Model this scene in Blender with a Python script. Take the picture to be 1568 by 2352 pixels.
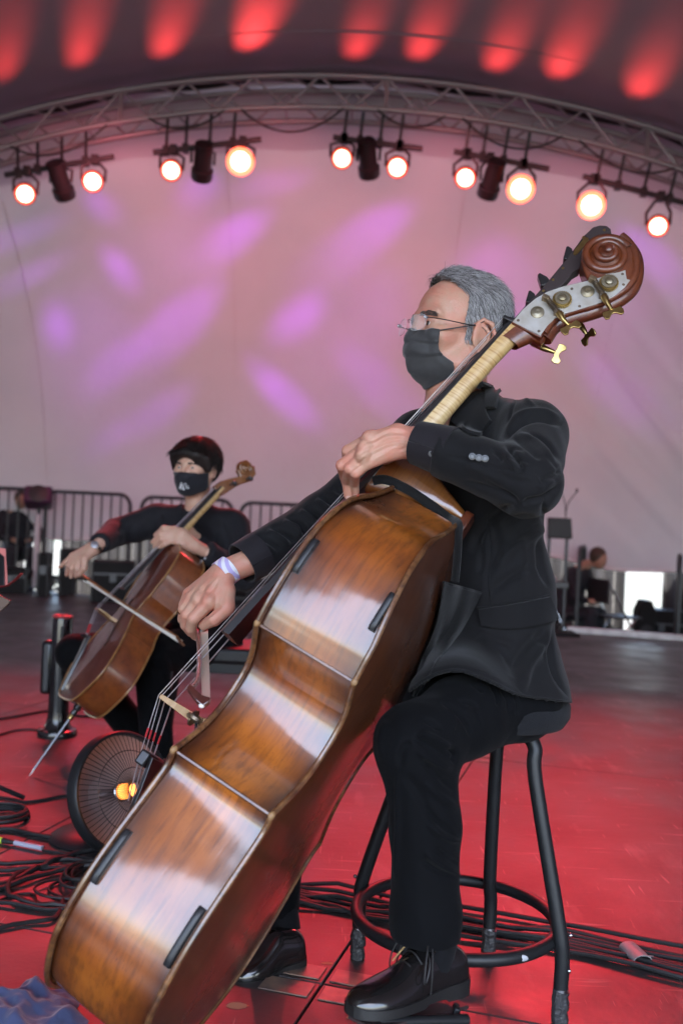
import bpy, math, random
import numpy as np
from mathutils import Vector, Matrix
from mathutils.bvhtree import BVHTree

for _o in list(bpy.data.objects):
    bpy.data.objects.remove(_o)
SC = bpy.context.scene
COL = SC.collection
rnd = random.Random(11)
nr = np.random.default_rng(5)
rad = math.radians

# ------------------------------------------------------------------ camera
F, CX, CY, CAMH = 2287.0, 784.0, 1176.0, 1.06
_ro = rad(2.7)
FW = np.array([0, math.cos(rad(-.1)), math.sin(rad(-.1))])
_r0 = np.array([1.0, 0, 0]); _u0 = np.cross(_r0, FW)
CR = math.cos(_ro) * _r0 + math.sin(_ro) * _u0
CU = -math.sin(_ro) * _r0 + math.cos(_ro) * _u0
CC = np.array([0, 0, CAMH])
cam = bpy.data.cameras.new('camera')
camo = bpy.data.objects.new('camera', cam); COL.objects.link(camo)
camo.matrix_world = Matrix(((CR[0], CU[0], -FW[0], 0), (CR[1], CU[1], -FW[1], 0), (CR[2], CU[2], -FW[2], CAMH), (0, 0, 0, 1)))
cam.sensor_fit = 'AUTO'; cam.sensor_width = 36; cam.lens = 35.0
cam.clip_start = .05; cam.clip_end = 3000
cam.dof.use_dof = True; cam.dof.focus_distance = 2.2; cam.dof.aperture_fstop = 2.9; cam.dof.aperture_blades = 9
SC.camera = camo
SC.render.resolution_x, SC.render.resolution_y = 682, 1024

# ------------------------------------------------------------------ world, sun, exposure
SUN_EL, SUN_ROT = rad(68), rad(172)
W_ = bpy.data.worlds.new('World'); SC.world = W_; W_.use_nodes = True
_nt = W_.node_tree; _bg = _nt.nodes['Background']
_sky = _nt.nodes.new('ShaderNodeTexSky'); _sky.sky_type = 'NISHITA'; _sky.sun_disc = False
_sky.sun_elevation = SUN_EL; _sky.sun_rotation = SUN_ROT; _sky.dust_density = 3.0; _sky.air_density = 1.0; _sky.ozone_density = 1.0
_nt.links.new(_sky.outputs[0], _bg.inputs[0]); _bg.inputs[1].default_value = 0.15
sunl = bpy.data.lights.new('sun', 'SUN'); sunl.energy = 3.0; sunl.angle = rad(.5); sunl.color = (1, .95, .87)
suno = bpy.data.objects.new('sun', sunl); COL.objects.link(suno)
_sd = Vector((math.sin(SUN_ROT) * math.cos(SUN_EL), math.cos(SUN_ROT) * math.cos(SUN_EL), math.sin(SUN_EL)))
suno.rotation_euler = _sd.to_track_quat('Z', 'Y').to_euler(); suno.location = (6, 30, 30)
SC.view_settings.view_transform = 'Standard'; SC.view_settings.look = 'None'
SC.view_settings.exposure = 3.15; SC.view_settings.gamma = 1; SC.view_settings.use_curve_mapping = False
SC.cycles.use_denoising = True
SC.cycles.max_bounces = 8; SC.cycles.diffuse_bounces = 4; SC.cycles.glossy_bounces = 4; SC.cycles.transparent_max_bounces = 12
SC.cycles.sample_clamp_indirect = 4.0
SC.cycles.caustics_reflective = False; SC.cycles.caustics_refractive = False

# ------------------------------------------------------------------ projection helpers
def A3(p): return np.asarray(p, float)
def proj(p):
    p = A3(p) - CC; d = p @ FW
    return np.stack([CX + F * (p @ CR) / d, CY - F * (p @ CU) / d], -1)
def ray(x, y): return FW + (x - CX) / F * CR - (y - CY) / F * CU
def at(x, y, d):
    v = ray(x, y); return CC + v * (d / v[1])
def flo(x, y, z=0.0):
    v = ray(x, y); return CC + v * ((z - CAMH) / v[2])
def nrm(v):
    v = A3(v); return v / (np.linalg.norm(v) + 1e-12)
def crs(P, n=8):
    P = A3(P)
    if len(P) == 2: return np.array([P[0] * (1 - t) + P[1] * t for t in np.linspace(0, 1, n + 1)])
    Q = np.vstack([2 * P[0] - P[1], P, 2 * P[-1] - P[-2]]); out = []
    for i in range(1, len(Q) - 2):
        a, b, c, d = Q[i - 1:i + 3]
        for k in range(n):
            s = k / n
            out.append(.5 * ((2 * b) + (c - a) * s + (2 * a - 5 * b + 4 * c - d) * s * s + (3 * b - a - 3 * c + d) * s ** 3))
    out.append(P[-1]); return np.array(out)
def resamp(P, n):
    P = A3(P); s = np.r_[0, np.cumsum(np.linalg.norm(np.diff(P, axis=0), axis=1))]
    q = np.linspace(0, s[-1], n)
    return np.stack([np.interp(q, s, P[:, k]) for k in range(P.shape[1])], 1)
def frame(z, hint=(0, 0, 1)):
    z = nrm(z); x = np.cross(hint, z)
    if np.linalg.norm(x) < 1e-4: x = np.cross((0, 1, .3), z)
    x = nrm(x); return np.stack([x, np.cross(z, x), z], 1)

# ------------------------------------------------------------------ mesh builder
class MB:
    def __init__(s): s.v = []; s.f = []; s.n = 0
    def add(s, v, f):
        v = A3(v); s.v.append(v); o = s.n; s.n += len(v)
        s.f += [tuple(int(i) + o for i in q) for q in f]; return s
    def tube(s, P, r, n=8, cap=True, sq=None, hint=None):
        P = A3(P); m = len(P); r = np.broadcast_to(A3(r), (m,)) if np.ndim(r) < 2 else A3(r)
        T = np.gradient(P, axis=0); T /= np.linalg.norm(T, axis=1)[:, None] + 1e-12
        u = np.cross(T[0], hint if hint is not None else (0.13, .2, 1))
        if np.linalg.norm(u) < 1e-3: u = np.cross(T[0], (1, 0, 0))
        u = nrm(u); V = []; a = np.arange(n) / n * 2 * math.pi
        for i in range(m):
            u = nrm(u - T[i] * (u @ T[i])); w = np.cross(T[i], u)
            ri = r[i]; rx, ry = (ri, ri) if np.ndim(ri) == 0 else ri
            if sq: ry = ry * sq
            V.append(P[i] + np.outer(np.cos(a) * rx, u) + np.outer(np.sin(a) * ry, w))
        f = [(i * n + j, i * n + (j + 1) % n, (i + 1) * n + (j + 1) % n, (i + 1) * n + j) for i in range(m - 1) for j in range(n)]
        if cap: f += [tuple(range(n))[::-1], tuple((m - 1) * n + j for j in range(n))]
        return s.add(np.vstack(V), f)
    def loop(s, P, r, n=8):
        P = A3(P); m = len(P); T = np.roll(P, -1, 0) - np.roll(P, 1, 0); T /= np.linalg.norm(T, axis=1)[:, None]
        nn = nrm(np.sum(np.cross(P - P.mean(0), np.roll(P, -1, 0) - P.mean(0)), axis=0)); a = np.arange(n) / n * 2 * math.pi; V = []
        for i in range(m):
            w = nrm(np.cross(T[i], nn)); V.append(P[i] + np.outer(np.cos(a) * r, nn) + np.outer(np.sin(a) * r, w))
        f = [(i * n + j, i * n + (j + 1) % n, ((i + 1) % m) * n + (j + 1) % n, ((i + 1) % m) * n + j) for i in range(m) for j in range(n)]
        return s.add(np.vstack(V), f)
    def box(s, c, size, R=None):
        c = A3(c); h = A3(size) / 2; R = np.eye(3) if R is None else A3(R)
        v = np.array([(x, y, z) for x in (-1, 1) for y in (-1, 1) for z in (-1, 1)]) * h
        return s.add(v @ R.T + c, [(0, 1, 3, 2), (4, 6, 7, 5), (0, 4, 5, 1), (2, 3, 7, 6), (0, 2, 6, 4), (1, 5, 7, 3)])
    def prism(s, poly, o, ex, ey, ez, z0, z1):
        poly = A3(poly); n = len(poly); o, ex, ey, ez = map(A3, (o, ex, ey, ez))
        b = o + np.outer(poly[:, 0], ex) + np.outer(poly[:, 1], ey)
        f = [tuple(range(n))[::-1], tuple(range(n, 2 * n))] + [(i, (i + 1) % n, n + (i + 1) % n, n + i) for i in range(n)]
        return s.add(np.vstack([b + z0 * ez, b + z1 * ez]), f)
    def lathe(s, prof, o, axis, n=20, hint=(0, 0, 1), rx=1.0, cap=True):
        M = frame(axis, hint); o = A3(o); a = np.arange(n) / n * 2 * math.pi; V = []
        for r, h in prof: V.append(o + np.outer(np.cos(a) * r * rx, M[:, 0]) + np.outer(np.sin(a) * r, M[:, 1]) + M[:, 2] * h)
        m = len(prof)
        f = [(i * n + j, i * n + (j + 1) % n, (i + 1) * n + (j + 1) % n, (i + 1) * n + j) for i in range(m - 1) for j in range(n)]
        if cap: f += [tuple(range(n))[::-1], tuple((m - 1) * n + j for j in range(n))]
        return s.add(np.vstack(V), f)
    def ell(s, c, r, R=None, nu=16, nv=10):
        r = np.broadcast_to(A3(r), (3,)); R = np.eye(3) if R is None else A3(R); V = []
        for j in range(nv + 1):
            t = math.pi * j / nv; 
            for i in range(nu):
                p = 2 * math.pi * i / nu; V.append((math.sin(t) * math.cos(p), math.sin(t) * math.sin(p), math.cos(t)))
        f = [(j * nu + i, (j + 1) * nu + i, (j + 1) * nu + (i + 1) % nu, j * nu + (i + 1) % nu) for j in range(nv) for i in range(nu)]
        return s.add((np.array(V) * r) @ R.T + A3(c), f)
    def grid(s, G, thick=0.0, nrmv=None):
        G = A3(G); a, b = G.shape[:2]; V = G.reshape(-1, 3)
        f = [(i * b + j, i * b + j + 1, (i + 1) * b + j + 1, (i + 1) * b + j) for i in range(a - 1) for j in range(b - 1)]
        if thick:
            du = np.gradient(G, axis=0); dv = np.gradient(G, axis=1); N = np.cross(du, dv); N /= np.linalg.norm(N, axis=2)[..., None] + 1e-12
            V2 = (G + N * thick).reshape(-1, 3); o = a * b
            f2 = [tuple(o + i for i in q)[::-1] for q in f]
            rim = [i * b for i in range(a)] + [(a - 1) * b + j for j in range(1, b)] + [i * b + b - 1 for i in range(a - 2, -1, -1)] + [j for j in range(b - 2, 0, -1)]
            f3 = [(rim[i], rim[(i + 1) % len(rim)], o + rim[(i + 1) % len(rim)], o + rim[i]) for i in range(len(rim))]
            return s.add(np.vstack([V, V2]), f + f2 + f3)
        return s.add(V, f)

def put(o, label=None, cat=None, group=None, kind=None):
    for k, v in (('label', label), ('category', cat), ('group', group), ('kind', kind)):
        if v: o[k] = v
    return o
def thing(name, label, cat, M=None, loc=(0, 0, 0), group=None, kind=None):
    o = bpy.data.objects.new(name, None); COL.objects.link(o); o.empty_display_size = .1
    o.matrix_world = M if M is not None else Matrix.Translation(Vector(loc))
    return put(o, label, cat, group, kind)
def wmat(o):
    M = o.matrix_basis.copy()
    while o.parent: o = o.parent; M = o.matrix_basis @ M
    return M
def mk(name, mb, m, parent=None, smooth=True, local=False, ang=38, label=None, cat=None, group=None, kind=None, bevel=0):
    """world-space verts (unless local) -> one object, child of parent"""
    V = np.vstack(mb.v) if isinstance(mb, MB) else A3(mb[0]); Fc = mb.f if isinstance(mb, MB) else mb[1]
    if parent is not None and not local:
        Mi = np.array(wmat(parent).inverted()); V = V @ Mi[:3, :3].T + Mi[:3, 3]
    org = np.zeros(3)
    if parent is None:
        org = np.array([V[:, 0].mean(), V[:, 1].mean(), V[:, 2].min()]); V = V - org
    me = bpy.data.meshes.new(name)
    if isinstance(Fc, np.ndarray):
        me.vertices.add(len(V)); me.vertices.foreach_set('co', V.astype(np.float32).ravel())
        k = Fc.shape[1]; me.loops.add(Fc.size); me.loops.foreach_set('vertex_index', Fc.astype(np.int32).ravel())
        me.polygons.add(len(Fc)); me.polygons.foreach_set('loop_start', np.arange(0, Fc.size, k, dtype=np.int32)); me.update(calc_edges=True)
    else: me.from_pydata(V.tolist(), [], Fc); me.update()
    me.materials.append(m)
    if smooth:
        me.shade_smooth()
        if ang: me.set_sharp_from_angle(angle=rad(ang))
    o = bpy.data.objects.new(name, me); COL.objects.link(o)
    if parent is not None: o.parent = parent
    else: o.location = org
    if bevel:
        b = o.modifiers.new('bevel', 'BEVEL'); b.width = bevel; b.segments = 2; b.limit_method = 'ANGLE'; b.angle_limit = rad(40)
    return put(o, label, cat, group, kind)
def dup(root, M, label=None):
    c = root.copy(); COL.objects.link(c); c.matrix_world = M
    if label: c['label'] = label
    def kids(src, dst):
        for ch in src.children:
            k = ch.copy(); COL.objects.link(k); k.parent = dst; kids(ch, k)
    kids(root, c); return c

# ------------------------------------------------------------------ materials
def mat(name, col, rough=.5, metal=0, coat=0, crough=.1, var=None, bump=None, sheen=0, emit=None, sss=0, spec=.5, island=None, trans=0, alpha=1, stretch=None):
    """var=(scale, colour2, [detail]), bump=(scale, distance)"""
    m = bpy.data.materials.new(name); m.use_nodes = True; N = m.node_tree.nodes; L = m.node_tree.links; b = N['Principled BSDF']
    b.inputs['Base Color'].default_value = (*col, 1); b.inputs['Roughness'].default_value = rough; b.inputs['Metallic'].default_value = metal
    b.inputs['Coat Weight'].default_value = coat; b.inputs['Coat Roughness'].default_value = crough
    b.inputs['Specular IOR Level'].default_value = spec
    if sheen: b.inputs['Sheen Weight'].default_value = sheen; b.inputs['Sheen Roughness'].default_value = .5
    if sss: b.inputs['Subsurface Weight'].default_value = sss; b.inputs['Subsurface Radius'].default_value = (.012, .005, .003); b.inputs['Subsurface Scale'].default_value = 1
    if trans: b.inputs['Transmission Weight'].default_value = trans
    if alpha < 1: b.inputs['Alpha'].default_value = alpha
    if emit: b.inputs['Emission Color'].default_value = (*emit[0], 1); b.inputs['Emission Strength'].default_value = emit[1]
    tc = N.new('ShaderNodeTexCoord'); src = tc.outputs['Object']
    if stretch:
        mp = N.new('ShaderNodeMapping'); mp.inputs['Scale'].default_value = stretch; L.new(src, mp.inputs['Vector']); src = mp.outputs[0]
    if var:
        n = N.new('ShaderNodeTexNoise'); n.inputs['Scale'].default_value = var[0]; n.inputs['Detail'].default_value = var[2] if len(var) > 2 else 5
        L.new(src, n.inputs['Vector']); r = N.new('ShaderNodeMapRange'); r.inputs[1].default_value = .35; r.inputs[2].default_value = .65
        L.new(n.outputs['Fac'], r.inputs[0]); x = N.new('ShaderNodeMix'); x.data_type = 'RGBA'
        x.inputs[6].default_value = (*col, 1); x.inputs[7].default_value = (*var[1], 1); L.new(r.outputs[0], x.inputs[0]); L.new(x.outputs[2], b.inputs['Base Color'])
    if island:
        g = N.new('ShaderNodeNewGeometry'); cr = N.new('ShaderNodeValToRGB'); e = cr.color_ramp.elements
        e[0].color = (*col, 1); e[1].color = (*island, 1); L.new(g.outputs['Random Per Island'], cr.inputs[0]); L.new(cr.outputs[0], b.inputs['Base Color'])
    if bump:
        n = N.new('ShaderNodeTexNoise'); n.inputs['Scale'].default_value = bump[0]; n.inputs['Detail'].default_value = 4
        L.new(src, n.inputs['Vector']); q = N.new('ShaderNodeBump'); q.inputs['Distance'].default_value = bump[1]; q.inputs['Strength'].default_value = 1
        L.new(n.outputs['Fac'], q.inputs['Height']); L.new(q.outputs[0], b.inputs['Normal'])
    return m
def nodes(m): return m.node_tree.nodes, m.node_tree.links, m.node_tree.nodes['Principled BSDF']

BLACKM = mat('black_metal', (.018, .019, .021), .42, .3, bump=(60, .0004))
BLACKP = mat('black_plastic', (.015, .015, .017), .38)
RUBBER = mat('rubber', (.012, .012, .013), .6)
CHROME = mat('steel', (.55, .56, .58), .25, 1)
BRASS = mat('brass', (.62, .46, .17), .28, 1, var=(40, (.42, .30, .11)))
SKIN = mat('skin', (.55, .31, .215), .43, sss=.10, var=(26, (.62, .25, .175), 7), bump=(300, .0011))
SKIN2 = mat('skin_pale', (.62, .38, .27), .48, sss=.12, var=(40, (.62, .34, .25)))
SUIT = mat('suit_cloth', (.0060, .0062, .0072), .72, sheen=.12, spec=.16, bump=(900, .0007), var=(6, (.0078, .0072, .0082)))
TROU = mat('trouser_cloth', (.0036, .0038, .0048), .78, sheen=.03, spec=.10, bump=(900, .0007))
SHIRT = mat('shirt_cloth', (.012, .0095, .0125), .75, sheen=.1, spec=.3, bump=(800, .0005))

# ------------------------------------------------------------------ implicit surfaces
class Field:
    def __init__(s, lo, hi, h):
        s.lo = A3(lo); s.h = h; s.n = np.ceil((A3(hi) - s.lo) / h).astype(int) + 1
        s.f = np.full(s.n, .5, np.float32)
    def blk(s, lo, hi):
        i0 = np.maximum(np.floor((lo - s.lo) / s.h).astype(int), 0); i1 = np.minimum(np.ceil((hi - s.lo) / s.h).astype(int) + 1, s.n)
        if (i1 <= i0).any(): return None, None
        ax = [(s.lo[k] + s.h * np.arange(i0[k], i1[k])).astype(np.float32) for k in range(3)]
        return tuple(slice(a, b) for a, b in zip(i0, i1)), (ax[0][:, None, None], ax[1][None, :, None], ax[2][None, None, :])
    def comb(s, sl, d, k, sub):
        f = s.f[sl]
        if sub: 
            h = np.maximum(k - np.abs(f + d), 0) / k; s.f[sl] = np.maximum(f, -d) + h * h * k * .25
        else:
            h = np.maximum(k - np.abs(f - d), 0) / k; s.f[sl] = np.minimum(f, d) - h * h * k * .25
    def cone(s, a, b, ra, rb, k=.02, sub=False, sq=None):
        a, b = A3(a), A3(b); m = max(ra, rb) * (max(1, sq[1]) if sq else 1) + k + 3 * s.h
        sl, X = s.blk(np.minimum(a, b) - m, np.maximum(a, b) + m)
        if sl is None: return
        ab = b - a; L2 = max(ab @ ab, 1e-9); p = [X[i] - a[i] for i in range(3)]
        t = np.clip((p[0] * ab[0] + p[1] * ab[1] + p[2] * ab[2]) / L2, 0, 1); q = [p[i] - t * ab[i] for i in range(3)]
        if sq:
            n = nrm(sq[0]); e = q[0] * n[0] + q[1] * n[1] + q[2] * n[2]; g = 1 / sq[1] - 1
            q = [q[i] + e * n[i] * g for i in range(3)]
        s.comb(sl, np.sqrt(q[0] ** 2 + q[1] ** 2 + q[2] ** 2) - (ra + (rb - ra) * t), k, sub)
    def chain(s, P, R, k=.01, sub=False, sq=None):
        for i in range(len(P) - 1): s.cone(P[i], P[i + 1], R[i], R[i + 1], k, sub, sq)
    def ell(s, c, r, R=None, k=.02, sub=False):
        c = A3(c); r = np.broadcast_to(A3(r), (3,)); R = np.eye(3) if R is None else A3(R); m = r.max() + k + 3 * s.h
        sl, X = s.blk(c - m, c + m)
        if sl is None: return
        p = [X[i] - c[i] for i in range(3)]; q = [p[0] * R[0, j] + p[1] * R[1, j] + p[2] * R[2, j] for j in range(3)]
        k0 = np.sqrt(sum((q[j] / r[j]) ** 2 for j in range(3))); k1 = np.sqrt(sum((q[j] / r[j] ** 2) ** 2 for j in range(3))) + 1e-6
        s.comb(sl, k0 * (k0 - 1) / k1, k, sub)
    def plane(s, o, n, k=.004):
        """remove the side the normal points to"""
        n = nrm(n); X = [(s.lo[i] + s.h * np.arange(s.n[i])).astype(np.float32) for i in range(3)]
        d = (X[0][:, None, None] - o[0]) * n[0] + (X[1][None, :, None] - o[1]) * n[1] + (X[2][None, None, :] - o[2]) * n[2]
        s.f = np.maximum(s.f, d)
    def cutcap(s, o, n, radius):
        """remove, within radius of o, what lies past the plane"""
        n = nrm(n); o = A3(o); sl, X = s.blk(o - radius, o + radius)
        d = (X[0] - o[0]) * n[0] + (X[1] - o[1]) * n[1] + (X[2] - o[2]) * n[2]
        rr = np.sqrt((X[0] - o[0]) ** 2 + (X[1] - o[1]) ** 2 + (X[2] - o[2]) ** 2)
        s.f[sl] = np.where(rr < radius, np.maximum(s.f[sl], d), s.f[sl])
    def mesh(s, smooth=2):
        f = s.f; g = f < 0; cnt = np.zeros(s.n - 1, np.int8)
        for dx in (0, 1):
            for dy in (0, 1):
                for dz in (0, 1): cnt += g[dx:s.n[0] - 1 + dx, dy:s.n[1] - 1 + dy, dz:s.n[2] - 1 + dz]
        I = np.argwhere((cnt > 0) & (cnt < 8)); idx = np.full(s.n - 1, -1, np.int32); idx[tuple(I.T)] = np.arange(len(I))
        acc = np.zeros((len(I), 3)); num = np.zeros(len(I)); cor = [(x, y, z) for x in (0, 1) for y in (0, 1) for z in (0, 1)]
        for a in cor:
            for ax in range(3):
                if a[ax]: continue
                b = list(a); b[ax] = 1; fa = f[tuple((I + a).T)]; fb = f[tuple((I + b).T)]; m = (fa < 0) != (fb < 0)
                t = np.where(m, fa / np.where(m, fa - fb, 1), 0); p = np.tile(A3(a), (len(I), 1)); p[:, ax] += t
                acc[m] += p[m]; num[m] += 1
        V = s.lo + s.h * (I + acc / num[:, None]); Q = []
        for ax in range(3):
            o1, o2 = [(1, 2), (2, 0), (0, 1)][ax]; sa = [slice(1, -1)] * 3; sa[ax] = slice(0, -1); sb = list(sa); sb[ax] = slice(1, None)
            ga, gb = g[tuple(sa)], g[tuple(sb)]; E = np.argwhere(ga != gb); off = np.array([1, 1, 1]); off[ax] = 0; E = E + off
            d1 = np.zeros(3, int); d1[o1] = 1; d2 = np.zeros(3, int); d2[o2] = 1
            q = np.stack([idx[tuple((E - d1 - d2).T)], idx[tuple((E - d2).T)], idx[tuple(E.T)], idx[tuple((E - d1).T)]], 1)
            fl = gb[tuple((E - off).T)]; q[fl] = q[fl][:, ::-1]; Q.append(q)
        Q = np.vstack(Q); Q = Q[(Q >= 0).all(1)]
        return lap(V, Q, smooth), Q
def lap(V, Q, it, lam=.5):
    e = np.vstack([Q[:, [0, 1]], Q[:, [1, 2]], Q[:, [2, 3]], Q[:, [3, 0]]]); n = len(V); c = np.bincount(e.ravel(), minlength=n)[:, None] + 1e-9
    for _ in range(it):
        S = np.stack([np.bincount(e[:, 0], V[e[:, 1], k], n) + np.bincount(e[:, 1], V[e[:, 0], k], n) for k in range(3)], 1)
        V = V + lam * (S / c - V)
    return V
def vnorm(V, Q):
    N = np.cross(V[Q[:, 2]] - V[Q[:, 0]], V[Q[:, 3]] - V[Q[:, 1]]); n = len(V)
    O = np.stack([sum(np.bincount(Q[:, j], N[:, k], n) for j in range(4)) for k in range(3)], 1)
    return O / (np.linalg.norm(O, axis=1)[:, None] + 1e-12)
def sculpt(V, Q, strokes):
    """strokes: (outline of a crease in the camera's view, width, height in m, depth range): raises or sinks the surface along its normal"""
    N = vnorm(V, Q); P = proj(V); dep = V[:, 1]; face = np.clip(-(N * (V - CC)).sum(1) / np.linalg.norm(V - CC, axis=1) * 3 + .3, 0, 1); D = np.zeros(len(V))
    for st in strokes:
        pl, w, h = A3(st[0]), st[1], st[2]; dr = st[3] if len(st) > 3 else (0, 99); pl = crs(pl, 6)
        m = (P[:, 0] > pl[:, 0].min() - 3 * w) & (P[:, 0] < pl[:, 0].max() + 3 * w) & (P[:, 1] > pl[:, 1].min() - 3 * w) & (P[:, 1] < pl[:, 1].max() + 3 * w) & (dep > dr[0]) & (dep < dr[1]) & (face > 0)
        ii = np.nonzero(m)[0]
        if not len(ii): continue
        p = P[ii]; best = np.full(len(ii), 1e9); par = np.zeros(len(ii)); ns = len(pl) - 1
        for k in range(ns):
            a, b = pl[k], pl[k + 1]; ab = b - a; t = np.clip(((p - a) @ ab) / (ab @ ab + 1e-9), 0, 1); d = np.linalg.norm(p - a - t[:, None] * ab, axis=1)
            u = d < best; best[u] = d[u]; par[u] = (k + t[u]) / ns
        taper = np.clip(np.minimum(par, 1 - par) * 4, 0, 1) ** .7 if ns > 1 and not (len(st) > 4 and st[4]) else 1
        D[ii] += h * np.exp(-(best / w) ** 2) * taper * face[ii]
    return V + N * D[:, None]
def ripple(V, Q, amp, seed=1, fr=(28, 75), st=(1, 1, .55)):
    """slight irregular drape of cloth: crossing soft ripples of many sizes"""
    g = np.random.default_rng(seed); N = vnorm(V, Q); D = np.zeros(len(V)); P = V * A3(st)
    for _ in range(14):
        k = g.normal(size=3); k *= g.uniform(*fr) / np.linalg.norm(k); m = g.normal(size=3) * 6
        D += np.maximum(0, np.sin(P @ k + g.uniform(0, 6.3) + 1.3 * np.sin(P @ m))) ** 3 * np.clip(np.sin(P @ (m * 1.3) + g.uniform(0, 6.3)), 0, 1)
    return V + N * (amp * (D - D.mean()))[:, None]
def bvh(V, Q): return BVHTree.FromPolygons(V.tolist(), [tuple(int(i) for i in q) for q in Q])
def onto(tree, px, off=0.0, d0=None):
    """points of the surface seen at picture points, lifted by off"""
    out = []; last = None
    for x, y in px:
        v = nrm(ray(x, y)); h = tree.ray_cast(Vector(CC), Vector(v))
        if h[0] is None: out.append(None); continue
        n = A3(h[1]); n = n if n @ v < 0 else -n; out.append(A3(h[0]) + n * off)
    good = [i for i, o in enumerate(out) if o is not None]
    for i, o in enumerate(out):
        if o is None and good:
            g = min(good, key=lambda j: abs(j - i)); out[i] = at(px[i][0], px[i][1], out[g][1] )
    if not good: out = [at(x, y, 4.1) for x, y in px]
    return np.array(out)
def laid(tree, e1, e2, off, thick, n=14, m=8, sm=1):
    """a piece of cloth laid on a surface, between two seen edges"""
    a = resamp(crs(e1, 6), n); b = resamp(crs(e2, 6), n); px = [a[i] * (1 - t) + b[i] * t for t in np.linspace(0, 1, m) for i in range(n)]
    G = onto(tree, px, off).reshape(m, n, 3)
    for _ in range(sm):
        H = G.copy(); H[1:-1, 1:-1] = (G[2:, 1:-1] + G[:-2, 1:-1] + G[1:-1, 2:] + G[1:-1, :-2] + 2 * G[1:-1, 1:-1]) / 6; G = H
    v = CC - G[m // 2, n // 2]; N = np.cross(G[1, 0] - G[0, 0], G[0, 1] - G[0, 0]); 
    return MB().grid(G, -thick if N @ v > 0 else thick)
# ================================================================== SETTING
GZ = -.4
lawn = mat('lawn', (.095, .09, .085), .9, var=(.2, (.07, .08, .06)))
_n = 40; _rr = np.r_[0, np.geomspace(4, 1500, 30)]; _V = [(0, 0, GZ)] + [(r * math.cos(2 * math.pi * i / _n), r * math.sin(2 * math.pi * i / _n), GZ) for r in _rr[1:] for i in range(_n)]
_Fc = [(0, 1 + i, 1 + (i + 1) % _n) for i in range(_n)] + [(1 + k * _n + i, 1 + (k + 1) * _n + i, 1 + (k + 1) * _n + (i + 1) % _n, 1 + k * _n + (i + 1) % _n) for k in range(len(_rr) - 2) for i in range(_n)]
mk('ground', MB().add(_V, _Fc), lawn, kind='structure')

# stage deck of painted panels
SA = nrm((.28, .96, 0)); SB = nrm((.96, -.28, 0)); S0 = np.array([.007, 2.225, 0]); PL, PW = 2.25, 1.125
deckm = mat('deck_paint', (.075, .066, .066), .42, spec=.6)
N, L, B = nodes(deckm)
_tc = N.new('ShaderNodeTexCoord'); _ob = N.new('ShaderNodeNewGeometry')
def _noise(sc, det, st=None):
    n = N.new('ShaderNodeTexNoise'); n.inputs['Scale'].default_value = sc; n.inputs['Detail'].default_value = det
    if st:
        mp = N.new('ShaderNodeMapping'); mp.inputs['Scale'].default_value = st; mp.inputs['Rotation'].default_value = (0, 0, .3); L.new(_ob.outputs['Position'], mp.inputs[0]); L.new(mp.outputs[0], n.inputs['Vector'])
    else: L.new(_ob.outputs['Position'], n.inputs['Vector'])
    return n
def _ramp(src, a, b):
    r = N.new('ShaderNodeMapRange'); r.inputs[1].default_value = a; r.inputs[2].default_value = b; L.new(src, r.inputs[0]); return r.outputs[0]
def _mix(f, c1, c2):
    x = N.new('ShaderNodeMix'); x.data_type = 'RGBA'; L.new(f, x.inputs[0])
    for i, c in ((6, c1), (7, c2)):
        if isinstance(c, tuple): x.inputs[i].default_value = (*c, 1)
        else: L.new(c, x.inputs[i])
    return x.outputs[2]
_c = _mix(_ramp(_noise(1.1, 7).outputs[0], .36, .60), (.026, .023, .024), (.066, .056, .054))
_c = _mix(_ramp(_noise(9, 8, (1, .25, 1)).outputs[0], .60, .68), _c, (.11, .09, .083))
_c = _mix(_ramp(_noise(26, 3, (.12, 1.5, 1)).outputs[0], .635, .70), _c, (.19, .155, .14))
_c = _mix(_ramp(_noise(60, 2, (1.4, .10, 1)).outputs[0], .68, .73), _c, (.22, .18, .16))
L.new(_c, B.inputs['Base Color'])
L.new(_ramp(_noise(3, 5).outputs[0], -.4, 1.7), B.inputs['Roughness'])
_bp = N.new('ShaderNodeBump'); _bp.inputs['Distance'].default_value = .0012; L.new(_noise(40, 6).outputs[0], _bp.inputs['Height']); L.new(_bp.outputs[0], B.inputs['Normal'])
underm = mat('deck_underside', (.02, .02, .02), .9)
def deckpt(a, b, z=0): return S0 + SA * a + SB * b + np.array([0, 0, z])
floor = thing('stage_floor', 'black painted stage floor of butted deck panels washed in red light', 'floor', loc=S0, kind='structure')
BACK = 7.65
mk('deck_frame', MB().prism([(-PW * 9, -8), (PW * 9, -8), (PW * 9, BACK - .01), (-PW * 9, BACK - .01)], S0, SB, SA, (0, 0, 1), GZ, -.032), underm, floor)
mk('stage_apron', MB().prism([(-PW * 9, -8), (PW * 9, -8), (PW * 9, -PL * 1.0 - .003), (-PW * 9, -PL * 1.0 - .003)], S0, SB, SA, (0, 0, 1), -.03, 0), deckm, floor)
_pm = None
for i in range(-1, 4):
    a0 = i * PL; a1 = min(a0 + PL, BACK)
    for j in range(-6, 7):
        if i < 3 and _pm is not None:
            o = bpy.data.objects.new('deck_panel', _pm); COL.objects.link(o); o.parent = floor; o.location = Vector(SA * a0 + SB * j * PW)
        else:
            g = .0022; mb = MB().prism([(g, g), (PW - g, g), (PW - g, a1 - a0 - g), (g, a1 - a0 - g)], S0, SB, SA, (0, 0, 1), -.03, 0)
            o = mk('deck_panel', mb, deckm, floor, ang=30, bevel=.002)
            if i < 3: _pm = o.data; 
            o.location = Vector(SA * a0 + SB * j * PW)
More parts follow.
